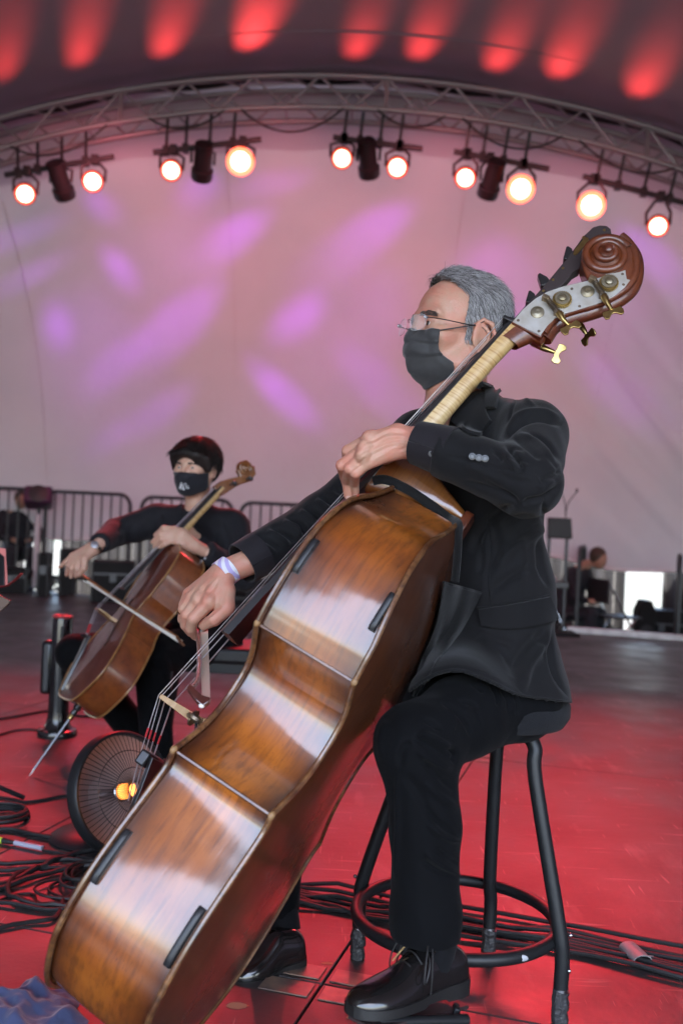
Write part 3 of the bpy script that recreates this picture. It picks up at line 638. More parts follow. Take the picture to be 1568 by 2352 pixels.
# ================================================================== STRINGED INSTRUMENTS
def outline(D, n=8):
    lo = crs(D['lo'] if 'lo' in D else [(0, 0), (.5 * D['WL'], .012), (.84 * D['WL'], .085), (D['WL'], D['yWL']), (D['wl2'], D['yl2']), (D['wL'], D['yL'])], n)
    c = crs([(D['wL'], D['yL']), (D['wC'] + .025 * D['sc'], (D['yL'] + D['yC']) / 2), (D['wC'], D['yC']), (D['wC'] + .015 * D['sc'], D['yU'] * .6 + D['yC'] * .4), (D['wU'], D['yU'])], n)
    up = crs(D['up'] if 'up' in D else [(D['wU'], D['yU']), (D['wU'] * .4 + D['WU'] * .6, (D['yU'] + D['yWU']) / 2), (D['WU'], D['yWU']), (D['w3'], D['y3']), (D['w4'], D['y4']), (D['wT'], D['yT'])], n)
    return lo, c, up
def wood(name, c1, c2, dark, rough=.3, coat=1, crough=.14, grain=(1, 1, 1), sc=5, edge=None, streak=.35, burst=0):
    m = bpy.data.materials.new(name); m.use_nodes = True; N, L, B = nodes(m)
    tc = N.new('ShaderNodeTexCoord')
    def noise(s, det, st):
        mp = N.new('ShaderNodeMapping'); mp.inputs['Scale'].default_value = st; L.new(tc.outputs['Object'], mp.inputs[0])
        n = N.new('ShaderNodeTexNoise'); n.inputs['Scale'].default_value = s; n.inputs['Detail'].default_value = det; L.new(mp.outputs[0], n.inputs['Vector']); return n.outputs[0]
    def ramp(src, a, b):
        r = N.new('ShaderNodeMapRange'); r.inputs[1].default_value = a; r.inputs[2].default_value = b; L.new(src, r.inputs[0]); return r.outputs[0]
    def mix(f, a, b):
        x = N.new('ShaderNodeMix'); x.data_type = 'RGBA'
        if isinstance(f, float): x.inputs[0].default_value = f
        else: L.new(f, x.inputs[0])
        for i, c in ((6, a), (7, b)):
            if isinstance(c, tuple): x.inputs[i].default_value = (*c, 1)
            else: L.new(c, x.inputs[i])
        return x.outputs[2]
    def mul(a, k):
        q = N.new('ShaderNodeMath'); q.operation = 'MULTIPLY'; L.new(a, q.inputs[0]); q.inputs[1].default_value = k; return q.outputs[0]
    c = mix(ramp(noise(sc, 6, (1, 1, 1)), .38, .66), c1, c2)
    c = mix(mul(ramp(noise(sc * 6, 5, grain), .45, .7), streak), c, dark)
    c = mix(mul(ramp(noise(sc * .5, 4, (1, 1, 1)), .48, .72), .65), c, dark)
    c = mix(mul(ramp(noise(sc * 30, 3, grain), .62, .72), .5), c, dark)
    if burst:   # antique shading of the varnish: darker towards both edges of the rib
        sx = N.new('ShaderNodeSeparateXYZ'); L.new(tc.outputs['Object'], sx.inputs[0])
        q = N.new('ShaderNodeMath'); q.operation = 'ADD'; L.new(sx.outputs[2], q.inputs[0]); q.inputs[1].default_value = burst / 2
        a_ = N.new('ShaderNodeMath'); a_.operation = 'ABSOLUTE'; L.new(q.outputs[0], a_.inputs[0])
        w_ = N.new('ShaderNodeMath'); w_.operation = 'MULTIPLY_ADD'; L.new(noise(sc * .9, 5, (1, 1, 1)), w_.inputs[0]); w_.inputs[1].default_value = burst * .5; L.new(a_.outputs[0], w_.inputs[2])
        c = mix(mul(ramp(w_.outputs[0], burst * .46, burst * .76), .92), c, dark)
    L.new(c, B.inputs['Base Color'])
    L.new(ramp(noise(sc * 1.6, 6, (1, 1, 1)), -.6 / max(rough, .05) * .2, 1.3 / max(rough, .05) * .35), B.inputs['Roughness'])
    B.inputs['Coat Weight'].default_value = coat; B.inputs['Coat IOR'].default_value = 1.75
    q = N.new('ShaderNodeMath'); q.operation = 'MULTIPLY_ADD'; L.new(noise(sc * 4, 7, (1, 1, 1)), q.inputs[0]); q.inputs[1].default_value = .12; q.inputs[2].default_value = crough - .06; L.new(q.outputs[0], B.inputs['Coat Roughness'])
    b = N.new('ShaderNodeBump'); b.inputs['Distance'].default_value = .00022; L.new(noise(sc * 3, 5, grain), b.inputs['Height']); L.new(b.outputs[0], B.inputs['Normal']); L.new(b.outputs[0], B.inputs['Coat Normal'])
    return m
EBONY = mat('ebony', (.022, .021, .022), .28, coat=.3, bump=(90, .0002))
MAPLE = mat('bridge_maple', (.55, .36, .19), .45, var=(70, (.42, .26, .12)), stretch=(1, .2, 1))
STRING = mat('string_steel', (.75, .73, .74), .3, .9)
SILK = mat('silk_wrap', (.45, .02, .025), .6)
SILVER = mat('nickel_plate', (.62, .60, .57), .42, .35, var=(30, (.50, .46, .40)))
AGED = mat('aged_brass', (.34, .30, .22), .4, .7, var=(50, (.24, .19, .11)))
IRON = mat('worn_iron', (.16, .13, .11), .4, .8, var=(60, (.30, .22, .13)))

def plates(D, sgn, arch_h, over, depth, mb, n=8):
    """arched plate: sgn +1 top, -1 back; depth(y) is the back plane"""
    lo, c, up = outline(D, n); half = np.vstack([lo, c[1:], up[1:]]); full = np.vstack([half, (half * (-1, 1))[::-1][:-1]])
    full = full[:-1] if np.allclose(full[0], full[-1]) else full
    m = len(full); T = np.roll(full, -1, 0) - np.roll(full, 1, 0); No = np.stack([T[:, 1], -T[:, 0]], 1); No /= np.linalg.norm(No, axis=1)[:, None] + 1e-9
    yT = D['yT']; V = []; rings = [(0, 'u'), (0, 't'), (.012, 't'), (.04, 't'), (.10, 't'), (.22, 't'), (.4, 't'), (.62, 't'), (.85, 't'), (1, 't')]
    th = .006 * D['sc'] ** .5
    for s, w in rings:
        spine = np.stack([0 * full[:, 0], np.clip(full[:, 1], .1 * yT, .93 * yT)], 1)
        P = (full + No * over) * (1 - s) + spine * s
        base = np.array([0.0 if sgn > 0 else -depth(min(max(y, 0), yT)) for y in P[:, 1]])
        z = base + sgn * ((0 if w == 'u' else th) + arch_h * math.sin(math.pi / 2 * min(1, s * 1.5)) ** 1.6 - (.0015 if .03 < s < .06 else 0))
        V.append(np.c_[P, z])
    k = len(rings); f = [(i * m + j, i * m + (j + 1) % m, (i + 1) * m + (j + 1) % m, (i + 1) * m + j) for i in range(k - 1) for j in range(m)]
    if sgn < 0: f = [q[::-1] for q in f]
    mb.add(np.vstack(V), f); return full, No
def ribs(D, depth, parent, m, inset=.004):
    lo, c, up = outline(D, 12)
    for s in (1, -1):
        for seg in (lo, c, up):
            d = np.gradient(seg, axis=0); No = np.stack([d[:, 1], -d[:, 0]], 1); No /= np.linalg.norm(No, axis=1)[:, None]
            P = seg - No * inset; G = []
            for t in np.linspace(0, 1, 6):
                bel = .0025 * math.sin(math.pi * t) * D['sc']
                G.append([(s * (p[0] + q[0] * bel), p[1] + q[1] * bel, .001 + t * (-depth(p[1]) - .002)) for p, q in zip(P, No)])
            mb = MB().grid(G)
            if s < 0: mb.f = [q[::-1] for q in mb.f]
            mk('rib', mb, m, parent, local=True, ang=60)
def edging(D, depth, parent, m, r=.0055, over=.003):
    lo, c, up = outline(D, 8)
    for z in (0, 1):
        for s in (1, -1):
            half = np.vstack([lo, c[1:], up[1:]]); d = np.gradient(half, axis=0); No = np.stack([d[:, 1], -d[:, 0]], 1); No /= np.linalg.norm(No, axis=1)[:, None]
            half = half + No * over
            P = np.c_[half[:, 0] * s, half[:, 1], np.array([0.004 if z == 0 else -depth(y) - .004 for y in half[:, 1]])]
            mk('edge', MB().tube(P, r, 8), m, parent, local=True)
def scroll(c, R, w, parent, m, turns=2.35, a0=0, name='scroll'):
    """c centre in the y-z plane, R outer radius, w half width"""
    mb = MB(); ax = np.array([1.0, 0, 0])
    mb.lathe([(R * .55, -w * 1.0), (R * .97, -w * .9), (R, -w * .6), (R * .94, 0), (R, w * .6), (R * .97, w * .9), (R * .55, w * 1.0)], (0, c[0], c[1]), ax, 32)
    for s in (1, -1):
        P = []; rr = []
        for t in np.linspace(0, 1, 110):
            r = R * .80 * (1 - t) ** 1.05 + R * .15; an = a0 + t * turns * 2 * math.pi
            P.append((s * (w * .78 + t * w * 1.0), c[0] + r * math.cos(an), c[1] + r * math.sin(an))); rr.append(R * (.185 - .075 * t))
        mb.tube(P, rr, 10)
        mb.lathe([(R * .85, 0), (R * .72, w * .45), (R * .3, w * .95), (R * .17, w * 1.15), (R * .15, w * 1.3), (.001, w * 1.36)], (s * w * .6, c[0], c[1]), ax * s, 24)
        mb.ell((s * w * 1.82, c[0] + R * .03, c[1]), (R * .1, R * .2, R * .17))
    return mk(name, mb, m, parent, local=True, ang=50)

BD = dict(lo=[(0, -.016), (.1365, -.004), (.234, .068), (.2655, .122), (.2775, .165), (.281, .215), (.2765, .270), (.2660, .332), (.2590, .383), (.2610, .408), (.273, .429)], up=[(.281, .687), (.2915, .713), (.3005, .742), (.3075, .795), (.308, .85), (.292, .91), (.232, .984), (.125, 1.050), (.046, 1.108)], WL=.273, yWL=.21, wl2=.283, yl2=.275, w5=.277, y5=.340, w6=.2675, y6=.397, wL=.273, yL=.429, wC=.185, yC=.553, wU=.281, yU=.687, WU=.313, yWU=.86, w3=.238, y3=.998, w4=.116, y4=1.073, wT=.046, yT=1.126, rib=.197, rt=.150, sc=1.0)
BR = np.array([[-.1391, .49808, -.8559], [-.9138, .26849, .30475], [.3816, .82452, .4178]]); BT = np.array([-.4386, 1.8368, .177])
BR[:, 0] = nrm(BR[:, 0]); BR[:, 1] = nrm(BR[:, 1] - BR[:, 0] * (BR[:, 0] @ BR[:, 1])); BR[:, 2] = np.cross(BR[:, 0], BR[:, 1])
def bw(p): return A3(p) @ BR.T + BT
def onx(x, y, x0=0.0):
    v = ray(x, y); n = BR[:, 0]; s = ((BT + n * x0 - CC) @ n) / (v @ n); q = BR.T @ (CC + v * s - BT); return q
def bdepth(y):
    k = min(max((y - .75) / (BD['yT'] - .75), 0), 1); return .197 + (.150 - .197) * k
def mat4(R, t): return Matrix(((R[0, 0], R[0, 1], R[0, 2], t[0]), (R[1, 0], R[1, 1], R[1, 2], t[1]), (R[2, 0], R[2, 1], R[2, 2], t[2]), (0, 0, 0, 1)))
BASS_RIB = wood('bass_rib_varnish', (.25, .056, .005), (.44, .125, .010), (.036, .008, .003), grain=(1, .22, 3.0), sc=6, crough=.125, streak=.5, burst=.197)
BASS_BACK = wood('bass_back_varnish', (.10, .026, .006), (.15, .042, .008), (.035, .009, .004), grain=(3, .3, 1), sc=5, crough=.2)
BASS_TOP = wood('bass_top_varnish', (.26, .08, .014), (.34, .12, .02), (.07, .018, .005), grain=(5, .15, 1), sc=5, crough=.18)
BASS_EDGE = wood('bass_edge_wear', (.11, .035, .01), (.30, .14, .05), (.035, .012, .005), sc=16, coat=.7, streak=.8)
BASS_HEEL = wood('bass_heel_varnish', (.19, .055, .009), (.28, .10, .016), (.07, .018, .005), grain=(1, .25, 6), sc=8)
BASS_HEAD = wood('bass_head_varnish', (.12, .022, .006), (.19, .044, .010), (.040, .009, .004), sc=14, crough=.16)
BASS_HEAD.node_tree.nodes['Principled BSDF'].inputs['Coat IOR'].default_value = 1.45
NECKM = wood('flamed_maple', (.66, .44, .18), (.78, .60, .33), (.42, .20, .045), grain=(.6, 10, .6), sc=3.6, coat=.5, crough=.25, streak=.9)

def build_bass():
    t = thing('double_bass', 'large brown varnished double bass leaning on the grey haired player', 'double bass', M=mat4(BR, BT))
    K = dict(local=True)
    mb = MB(); full, No = plates(BD, 1, .028, .004, bdepth, mb); mk('top_plate', mb, BASS_TOP, t, **K)
    top_tree = BVHTree.FromPolygons([tuple(v) for v in np.vstack(mb.v)], mb.f)
    mb = MB(); plates(BD, -1, .012, .004, bdepth, mb); mk('back_plate', mb, BASS_BACK, t, **K)
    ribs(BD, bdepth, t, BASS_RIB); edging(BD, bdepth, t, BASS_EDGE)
    # corner blocks: little worn tips
    chip = mat('worn_corner', (.33, .19, .09), .5, var=(50, (.30, .16, .06)))
    for y, w in ((BD['yU'], BD['wU']), (BD['yL'], BD['wL'])):
        for s in (1, -1):
            for z in (.004, -bdepth(y) - .004): mk('corner_tip', MB().ell((s * (w + .004), y, z), (.0065, .008, .006)), chip, t, **K)
    # linings: rib joints at the corners
    for y, w in ((BD['yU'], BD['wU']), (BD['yL'], BD['wL'])):
        mk('corner_seam', MB().tube([(w - .002, y, 0), (w - .002, y, -bdepth(y))], .0035, 6), BASS_EDGE, t, **K)
    # edge clips
    lo, c, up = outline(BD, 24)
    for seg, ya, yb, z, zz in ((up, .795, .868, -.009, 0), (up, .772, .852, -bdepth(.8) + .009, 1), (lo, .185, .285, -.010, 0), (lo, .15, .255, -bdepth(.2) + .010, 1)):
        k = (seg[:, 1] >= ya) & (seg[:, 1] <= yb) & (seg[:, 0] > .2); P = seg[k]; P = P[np.argsort(P[:, 1])]; P = resamp(P, 12)
        mbb = MB(); sec = []
        for i, p in enumerate(P):
            e = min(i, 11 - i); h = .008 if e > 0 else .004
            sec.append([(p[0] - .006, p[1], z - .0065), (p[0] + h, p[1], z - .0065), (p[0] + h + .002, p[1], z), (p[0] + h, p[1], z + .0065), (p[0] - .006, p[1], z + .0065)])
        mbb.grid(sec); mbb.add(sec[0], [(0, 1, 2, 3, 4)]); mbb.add(sec[-1], [(4, 3, 2, 1, 0)])
        mk('rib_bumper', mbb, BLACKP, t, local=True, bevel=.002)
    # neck, heel and fingerboard in the plane of symmetry
    fz = lambda y: .005 + (1.603 - y) * (.149 - .005) / (1.603 - .671)
    V = []; ys = np.linspace(1.612, .671, 30)
    for y in ys:
        hw = .0215 + (1.60 - y) / .93 * .021; z = fz(y); th = .014 + .013 * (1.585 - y)
        V.append([(hw, y, z - .010), (hw * .8, y, z - .003), (hw * .4, y, z), (0, y, z + .0007), (-hw * .4, y, z), (-hw * .8, y, z - .003), (-hw, y, z - .010), (-hw, y, z - th), (hw, y, z - th), (hw, y, z - .010)])
    mb = MB().grid(V); mb.add(V[-1][:9], [tuple(range(9))]); mb.add(V[0][:9], [tuple(range(9))[::-1]])
    mk('fingerboard', mb, EBONY, t, local=True, ang=30)
    V = []
    for y, dz, w in ((1.612, .044, .021), (1.575, .034, .0215), (1.5, .032, .022), (1.4, .033, .023), (1.3, .035, .0245), (1.235, .040, .026)):
        z0 = fz(y) - .0145; V.append([(w * math.cos(a), y, z0 - dz * math.sin(a) ** .8 if a not in (0, math.pi) else z0) for a in np.linspace(0, math.pi, 13)])
    mk('neck', MB().grid(V), NECKM, t, local=True, ang=0)
    # heel: broad carved block running down to the back button
    V = []
    for s_, (yt, zt, yb, zb, w) in enumerate(((1.255, fz(1.255) - .015, 1.088, fz(1.088) - .02, .030), (1.232, fz(1.24) - .055, 1.100, .025, .032), (1.204, -.035, 1.110, -.03, .033), (1.182, -.08, 1.120, -.08, .032), (1.162, -.122, 1.126, -.122, .030), (1.150, -.148, 1.124, -.150, .026))):
        m_ = (yt + yb) / 2; mz = (zt + zb) / 2; ring = []
        for k in range(20):
            a = 2 * math.pi * k / 20; cx, sy = math.cos(a), math.sin(a); ring.append((w * np.sign(cx) * abs(cx) ** .55, m_ + (yt - yb) / 2 * np.sign(sy) * abs(sy) ** .8, mz + (zt - zb) / 2 * np.sign(sy) * abs(sy) ** .8))
        ring.append(ring[0]); V.append(ring)
    mb = MB().grid(V); mb.add(V[0][:20], [tuple(range(20))[::-1]]); mb.add(V[-1][:20], [tuple(range(20))])
    mk('neck_heel', mb, BASS_HEEL, t, local=True, ang=50)
    mk('heel_button', MB().prism([(-.026, 1.10), (.026, 1.10), (.027, 1.140), (.018, 1.154), (-.018, 1.154), (-.027, 1.140)], (0, 0, 0), (1, 0, 0), (0, 1, 0), (0, 0, 1), -.168, -.148), BASS_HEAD, t, local=True, bevel=.003)
    mk('nut', MB().box((0, 1.606, .003), (.046, .010, .026)), EBONY, t, local=True, bevel=.002)
    # bridge seen edge on: tapered in thickness, cut out in the middle
    prof = [(-.082, .032), (-.078, .055), (-.05, .070), (-.046, .10), (-.060, .125), (-.062, .163), (-.03, .176), (0, .181), (.03, .176), (.062, .163), (.060, .125), (.046, .10), (.05, .070), (.078, .055), (.082, .032), (.05, .030), (.035, .05), (0, .062), (-.035, .05), (-.05, .030)]
    f = []; P = A3(prof); th = np.interp(P[:, 1], [.03, .178], [.0125, .0035])
    mb = MB(); n = len(P); mb.add(np.vstack([np.c_[P[:, 0], .496 + th, P[:, 1]], np.c_[P[:, 0], .496 - th, P[:, 1]]]), [tuple(range(n)), tuple(range(2 * n - 1, n - 1, -1))] + [(i, n + i, n + (i + 1) % n, (i + 1) % n) for i in range(n)])
    mk('bridge', mb, MAPLE, t, local=True, smooth=False, bevel=.001)
    for s in (-1, 1): mk('bridge_adjuster', MB().lathe([(.013, -.003), (.017, -.002), (.017, .002), (.013, .003)], (s * .062, .496, .080), (0, 0, 1), 18), IRON, t, **K)
    mk('pickup_clip', MB().lathe([(.016, -.006), (.019, -.003), (.019, .003), (.016, .006)], (.072, .496, .072), (0, 1, 0), 18, cap=False), IRON, t, **K)
    mk('pickup_lead', MB().tube(crs([(.076, .498, .068), (.09, .47, .05), (.12, .44, .04), (.11, .41, .04)], 8), .0028, 6), RUBBER, t, **K)
    # tailpiece
    V = [[(-w, y, z), (w, y, z), (w * .8, y, z + .012), (-w * .8, y, z + .012), (-w, y, z)] for y, z, w in ((.391, .106, .052), (.33, .090, .050), (.2, .066, .040), (.08, .045, .030), (.03, .038, .026))]
    mb = MB().grid(V); mb.add(V[0][:4], [(0, 1, 2, 3)]); mb.add(V[-1][:4], [(3, 2, 1, 0)]); mk('tailpiece', mb, EBONY, t, local=True, bevel=.003)
    mk('tailpiece_saddle', MB().box((0, .381, .126), (.098, .03, .022)), EBONY, t, local=True, bevel=.004)
    mk('tail_wire', MB().tube([(-.02, .05, .04), (-.015, .0, .03), (0, -.01, -.06), (.015, .0, .03), (.02, .05, .04)], .003, 6), CHROME, t, **K)
    for i, x in enumerate((-1.5, -.5, .5, 1.5)):
        nutp = (x * .0098, 1.606, .0165); br = (x * .031, .496, .1815 - .006 * abs(x)); tl = (x * .026, .381, .136)
        P = np.vstack([np.linspace(nutp, br, 24), np.linspace(br, tl, 6)[1:]])
        st = mk('string', MB().tube(P, (.0011, .0011, .0014, .0017)[3 - i], 6), STRING, t, **K)
        a, b = A3(br), A3(tl); mk('silk_winding', MB().tube([a * .45 + b * .55, a * .30 + b * .70], .0022, 6), SILK, st, **K)
        mk('string_tail', MB().tube([tl, (x * .024, .30, .104)], .0015, 6), STRING, t, **K)
    # end pin
    Lp = BT[2] / BR[2, 1]; zb = -.1; Lp = (BT[2] + BR[2, 2] * zb) / BR[2, 1]
    mk('endpin', MB().tube([(0, .02, zb), (0, -Lp, zb)], [.006, .005], 10), CHROME, t, **K)
    mk('endpin_collar', MB().lathe([(.016, 0), (.016, .006), (.010, .012), (.008, .02)], (0, 0, zb), (0, -1, 0), 18), EBONY, t, **K)
    # f holes
    for s in (1, -1):
        P2 = crs([(s * .075, .66), (s * .062, .63), (s * .078, .58), (s * .105, .50), (s * .128, .42), (s * .148, .36), (s * .140, .335)], 8); Q = []
        for x, y in P2:
            h = top_tree.ray_cast(Vector((x, y, .3)), Vector((0, 0, -1))); Q.append((x, y, (h[0].z if h[0] else .01) + .0004))
        mk('f_hole', MB().tube(Q, np.interp(np.linspace(0, 1, len(Q)), [0, .1, .3, .5, .7, .9, 1], [.012, .012, .004, .009, .004, .012, .012]), 8, sq=.12, hint=(0, 0, 1)), mat('f_hole_dark', (.01, .006, .004), .9) if s > 0 else bpy.data.materials['f_hole_dark'], t, **K)
    # ---- head: pegbox, scroll, machines
    z8 = lambda q, x0: np.array([onx(1160.3 + .2 * a, 501.8 + .2 * b, x0)[1:] for a, b in q])
    YZ = dict(o=(0, 0, 0), ex=(0, 1, 0), ey=(0, 0, 1), ez=(1, 0, 0))
    pl = z8([(80, 1185), (200, 1040), (340, 920), (480, 840), (640, 785), (800, 745), (950, 712), (1075, 680), (1140, 650), (1205, 605), (1240, 628), (1300, 615), (1375, 590), (1380, 640), (1390, 695), (1430, 705), (1370, 790), (1250, 885), (1090, 965), (880, 1030), (700, 1085), (560, 1150), (480, 1230), (400, 1340)], .0285)
    mk('tuner_plate', MB().prism(pl, z0=.0262, z1=.0285, **YZ), SILVER, t, local=True, bevel=.0006)
    body = z8([(60, 1195), (200, 1032), (340, 912), (480, 832), (640, 777), (800, 737), (940, 705), (900, 600), (860, 480), (1000, 330), (1250, 300), (1420, 380), (1478, 500), (1465, 690), (1385, 800), (1255, 893), (1090, 973), (880, 1038), (700, 1095), (565, 1160), (490, 1240), (430, 1330), (405, 1372)], .026)
    mk('pegbox', MB().prism(body, z0=-.026, z1=.026, **YZ), BASS_HEAD, t, local=True, bevel=.004)
    # back of the pegbox: a rounded spine with two flutes
    sp = z8([(435, 1385), (520, 1260), (640, 1175), (800, 1120), (950, 1080), (1120, 1020), (1270, 940), (1390, 850), (1455, 750), (1482, 640), (1484, 530), (1455, 430), (1400, 345), (1320, 275)], 0)
    mk('pegbox_spine', MB().tube(np.c_[0 * crs(sp, 5)[:, 0], crs(sp, 5)], .017, 12, sq=1.2), BASS_HEAD, t, **K)
    for xx in (.017, -.017): mk('pegbox_bead', MB().tube(np.c_[xx + 0 * crs(sp, 5)[:, 0], crs(sp, 5) + (0.003, 0.003)], .011, 10), BASS_HEAD, t, **K)
    nk = [onx(1160.3 + .2 * a, 501.8 + .2 * b, 0) for a, b in ((410, 1370), (330, 1420), (210, 1400), (110, 1330), (20, 1340))]
    V = []
    for (y, z, w, h) in ((1.624, -.030, .023, .062), (1.607, -.030, .0225, .060), (1.590, -.018, .022, .050), (1.56, -.008, .0215, .040)):
        V.append([(w * math.cos(a), y - .02 * math.sin(a) ** 3 * (y > 1.6), z - h * math.sin(a) ** .8 if 0 < a < 3.14 else z) for a in np.linspace(0, math.pi, 13)])
    mb = MB().grid(V); mb.add(V[0], [tuple(range(13))]); mk('neck_chin', mb, BASS_HEAD, t, local=True)
    ec = z8([(1165, 425)], .03)[0]
    scroll((ec[0], ec[1]), .058, .030, t, BASS_HEAD, a0=-.6)
    def gear(c, r, parent_name):
        g = MB(); a = []; nT = 30
        for k in range(nT * 4): a.append((r * (1.0 if k % 4 < 2 else .90) * math.cos(2 * math.pi * k / nT / 4), r * (1.0 if k % 4 < 2 else .90) * math.sin(2 * math.pi * k / nT / 4)))
        g.prism(np.array(a) + c, z0=.031, z1=.038, **YZ)
        w = mk(parent_name, g, BRASS, t, local=True, smooth=False)
        mk('gear_boss', MB().lathe([(r * .8, .0), (r * .78, .003), (r * .5, .0035), (r * .46, .002), (r * .40, .002), (r * .38, .006), (r * .2, .008), (.0005, .0082)], (.038, c[0], c[1]), (1, 0, 0), 24), AGED, w, **K)
    for gz, bz, w0, w1, k0, k1, kc, kd in (((650, 925), (365, 1075), (462, 905), (600, 1075), (625, 1100), (665, 1165), (722, 1222), (1, -.75)), ((1185, 735), (940, 835), (1000, 690), (1120, 880), (1140, 915), (1175, 985), (1215, 1050), (1, -.55))):
        gc = z8([gz], .036)[0]; gear(gc, .0215, 'tuner_gear')
        bc = z8([bz], .03)[0]; mk('tuner_bushing', MB().lathe([(.0155, 0), (.0155, .002), (.010, .004), (.0065, .005), (.006, .0075), (.003, .008), (.0005, .007)], (.0285, bc[0], bc[1]), (1, 0, 0), 22), AGED, t, **K)
        a, b = [np.r_[.040, z8([q], .04)[0]] for q in (w0, w1)]
        n_ = 90; P = [a * (1 - s) + b * s for s in np.linspace(0, 1, n_)]; rr = [.0055 + .0018 * math.sin(s * 2 * math.pi * 11) for s in np.linspace(0, 1, n_)]
        wo = mk('worm_shaft', MB().tube(P, rr, 10), IRON, t, **K)
        for q in (a, b): mk('worm_bracket', MB().box(q - (.004, 0, 0), (.018, .010, .016)), IRON, wo, local=True, bevel=.001)
        c0, c1, kk = [np.r_[.040, z8([q], .04)[0]] for q in (k0, k1, kc)]
        key = mk('tuning_key', MB().tube([b, c0, c1, kk], [.0065, .0085, .006, .004], 12), BRASS, t, **K)
        d = nrm(np.r_[0, kd[0], -kd[1] * 0] ); ax = nrm(kk - c0); sd = nrm(np.cross((1, 0, 0), ax))
        pl_ = [(-.024, .002), (-.021, -.007), (-.008, -.006), (0, -.010), (.008, -.006), (.021, -.007), (.024, .002), (.022, .012), (.014, .014), (.006, .006), (0, .004), (-.006, .006), (-.014, .014), (-.022, .012)]
        mk('key_wing', MB().prism(pl_, kk + ax * .006, sd, ax, nrm(np.cross(sd, ax)), -.0022, .0022), BRASS, key, local=True, bevel=.001)
    # keys of the far side
    for s0, kk, tw in (((440, 1490), (570, 1540), .9), ((870, 1240), (930, 1330), .2)):
        a, k = [np.r_[-.040, z8([q], -.04)[0]] for q in (s0, kk)]; ax = nrm(k - a)
        key = mk('tuning_key', MB().tube([a - ax * .03, a, k], [.006, .0075, .004], 12), BRASS, t, **K); sd = nrm(np.cross((1, 0, 0), ax)) * math.cos(1.2 - tw) + np.array([1, 0, 0]) * math.sin(1.2 - tw)
        mk('key_wing', MB().prism([(-.024, .002), (-.021, -.007), (-.008, -.006), (0, -.010), (.008, -.006), (.021, -.007), (.024, .002), (.022, .012), (.014, .014), (.006, .006), (0, .004), (-.006, .006), (-.014, .014), (-.022, .012)], k + ax * .006, sd, ax, nrm(np.cross(sd, ax)), -.0022, .0022), BRASS, key, local=True, bevel=.001)
    for q in ((145, 1168), (382, 1292), (760, 805), (848, 1005), (1342, 636), (1352, 757)):
        c_ = z8([q], .029)[0]; mk('plate_screw', MB().lathe([(.0035, 0), (.003, .001), (.0005, .0014)], (.0285, c_[0], c_[1]), (1, 0, 0), 10), IRON, t, **K)
    # low string extension: long dark board beyond the nut
    ex = z8([(40, 1210), (150, 1088), (265, 958), (360, 860), (470, 738), (600, 580), (720, 438), (830, 290), (880, 215), (1000, 100), (1080, 76), (1160, 82), (1205, 118), (1215, 172), (1195, 210), (1050, 330), (900, 430), (845, 580), (770, 622), (650, 770), (480, 850), (330, 935), (160, 1100)], -.012)
    mk('extension_board', MB().prism(ex, z0=-.040, z1=-.012, **YZ), mat('extension_ebony', (.045, .032, .032), .4), t, local=True, bevel=.002)
    for q in ((658, 570), (545, 703), (435, 830), (1133, 132)):
        c_ = z8([q], -.012)[0]; mk('board_screw', MB().lathe([(.0036, 0), (.003, .0012), (.0005, .0016)], (-.012, c_[0], c_[1]), (1, 0, 0), 10), BRASS, t, **K)
    lt = z8([(775, 405), (790, 360), (890, 240), (875, 215), (890, 198), (950, 225), (955, 250), (830, 400), (800, 420)], -.010)
    mk('extension_latch', MB().prism(lt, z0=-.012, z1=-.0095, **YZ), BRASS, t, local=True)
    for q in ([(225, 1000), (262, 870), (285, 868), (330, 905), (345, 960), (270, 1010)], [(400, 810), (362, 690), (385, 665), (470, 712), (510, 760), (430, 820)], [(655, 500), (692, 365), (715, 362), (755, 390), (770, 450), (700, 520)]):
        mk('extension_gate', MB().prism(z8(q, -.03), z0=-.036, z1=-.014, **YZ), EBONY, t, local=True, bevel=.002)
    mk('far_side_peg', MB().tube([onx(1143, 735, -.02), onx(1155, 745, -.02)], .006, 8), EBONY, t, **K)
    return t
BASS = build_bass()
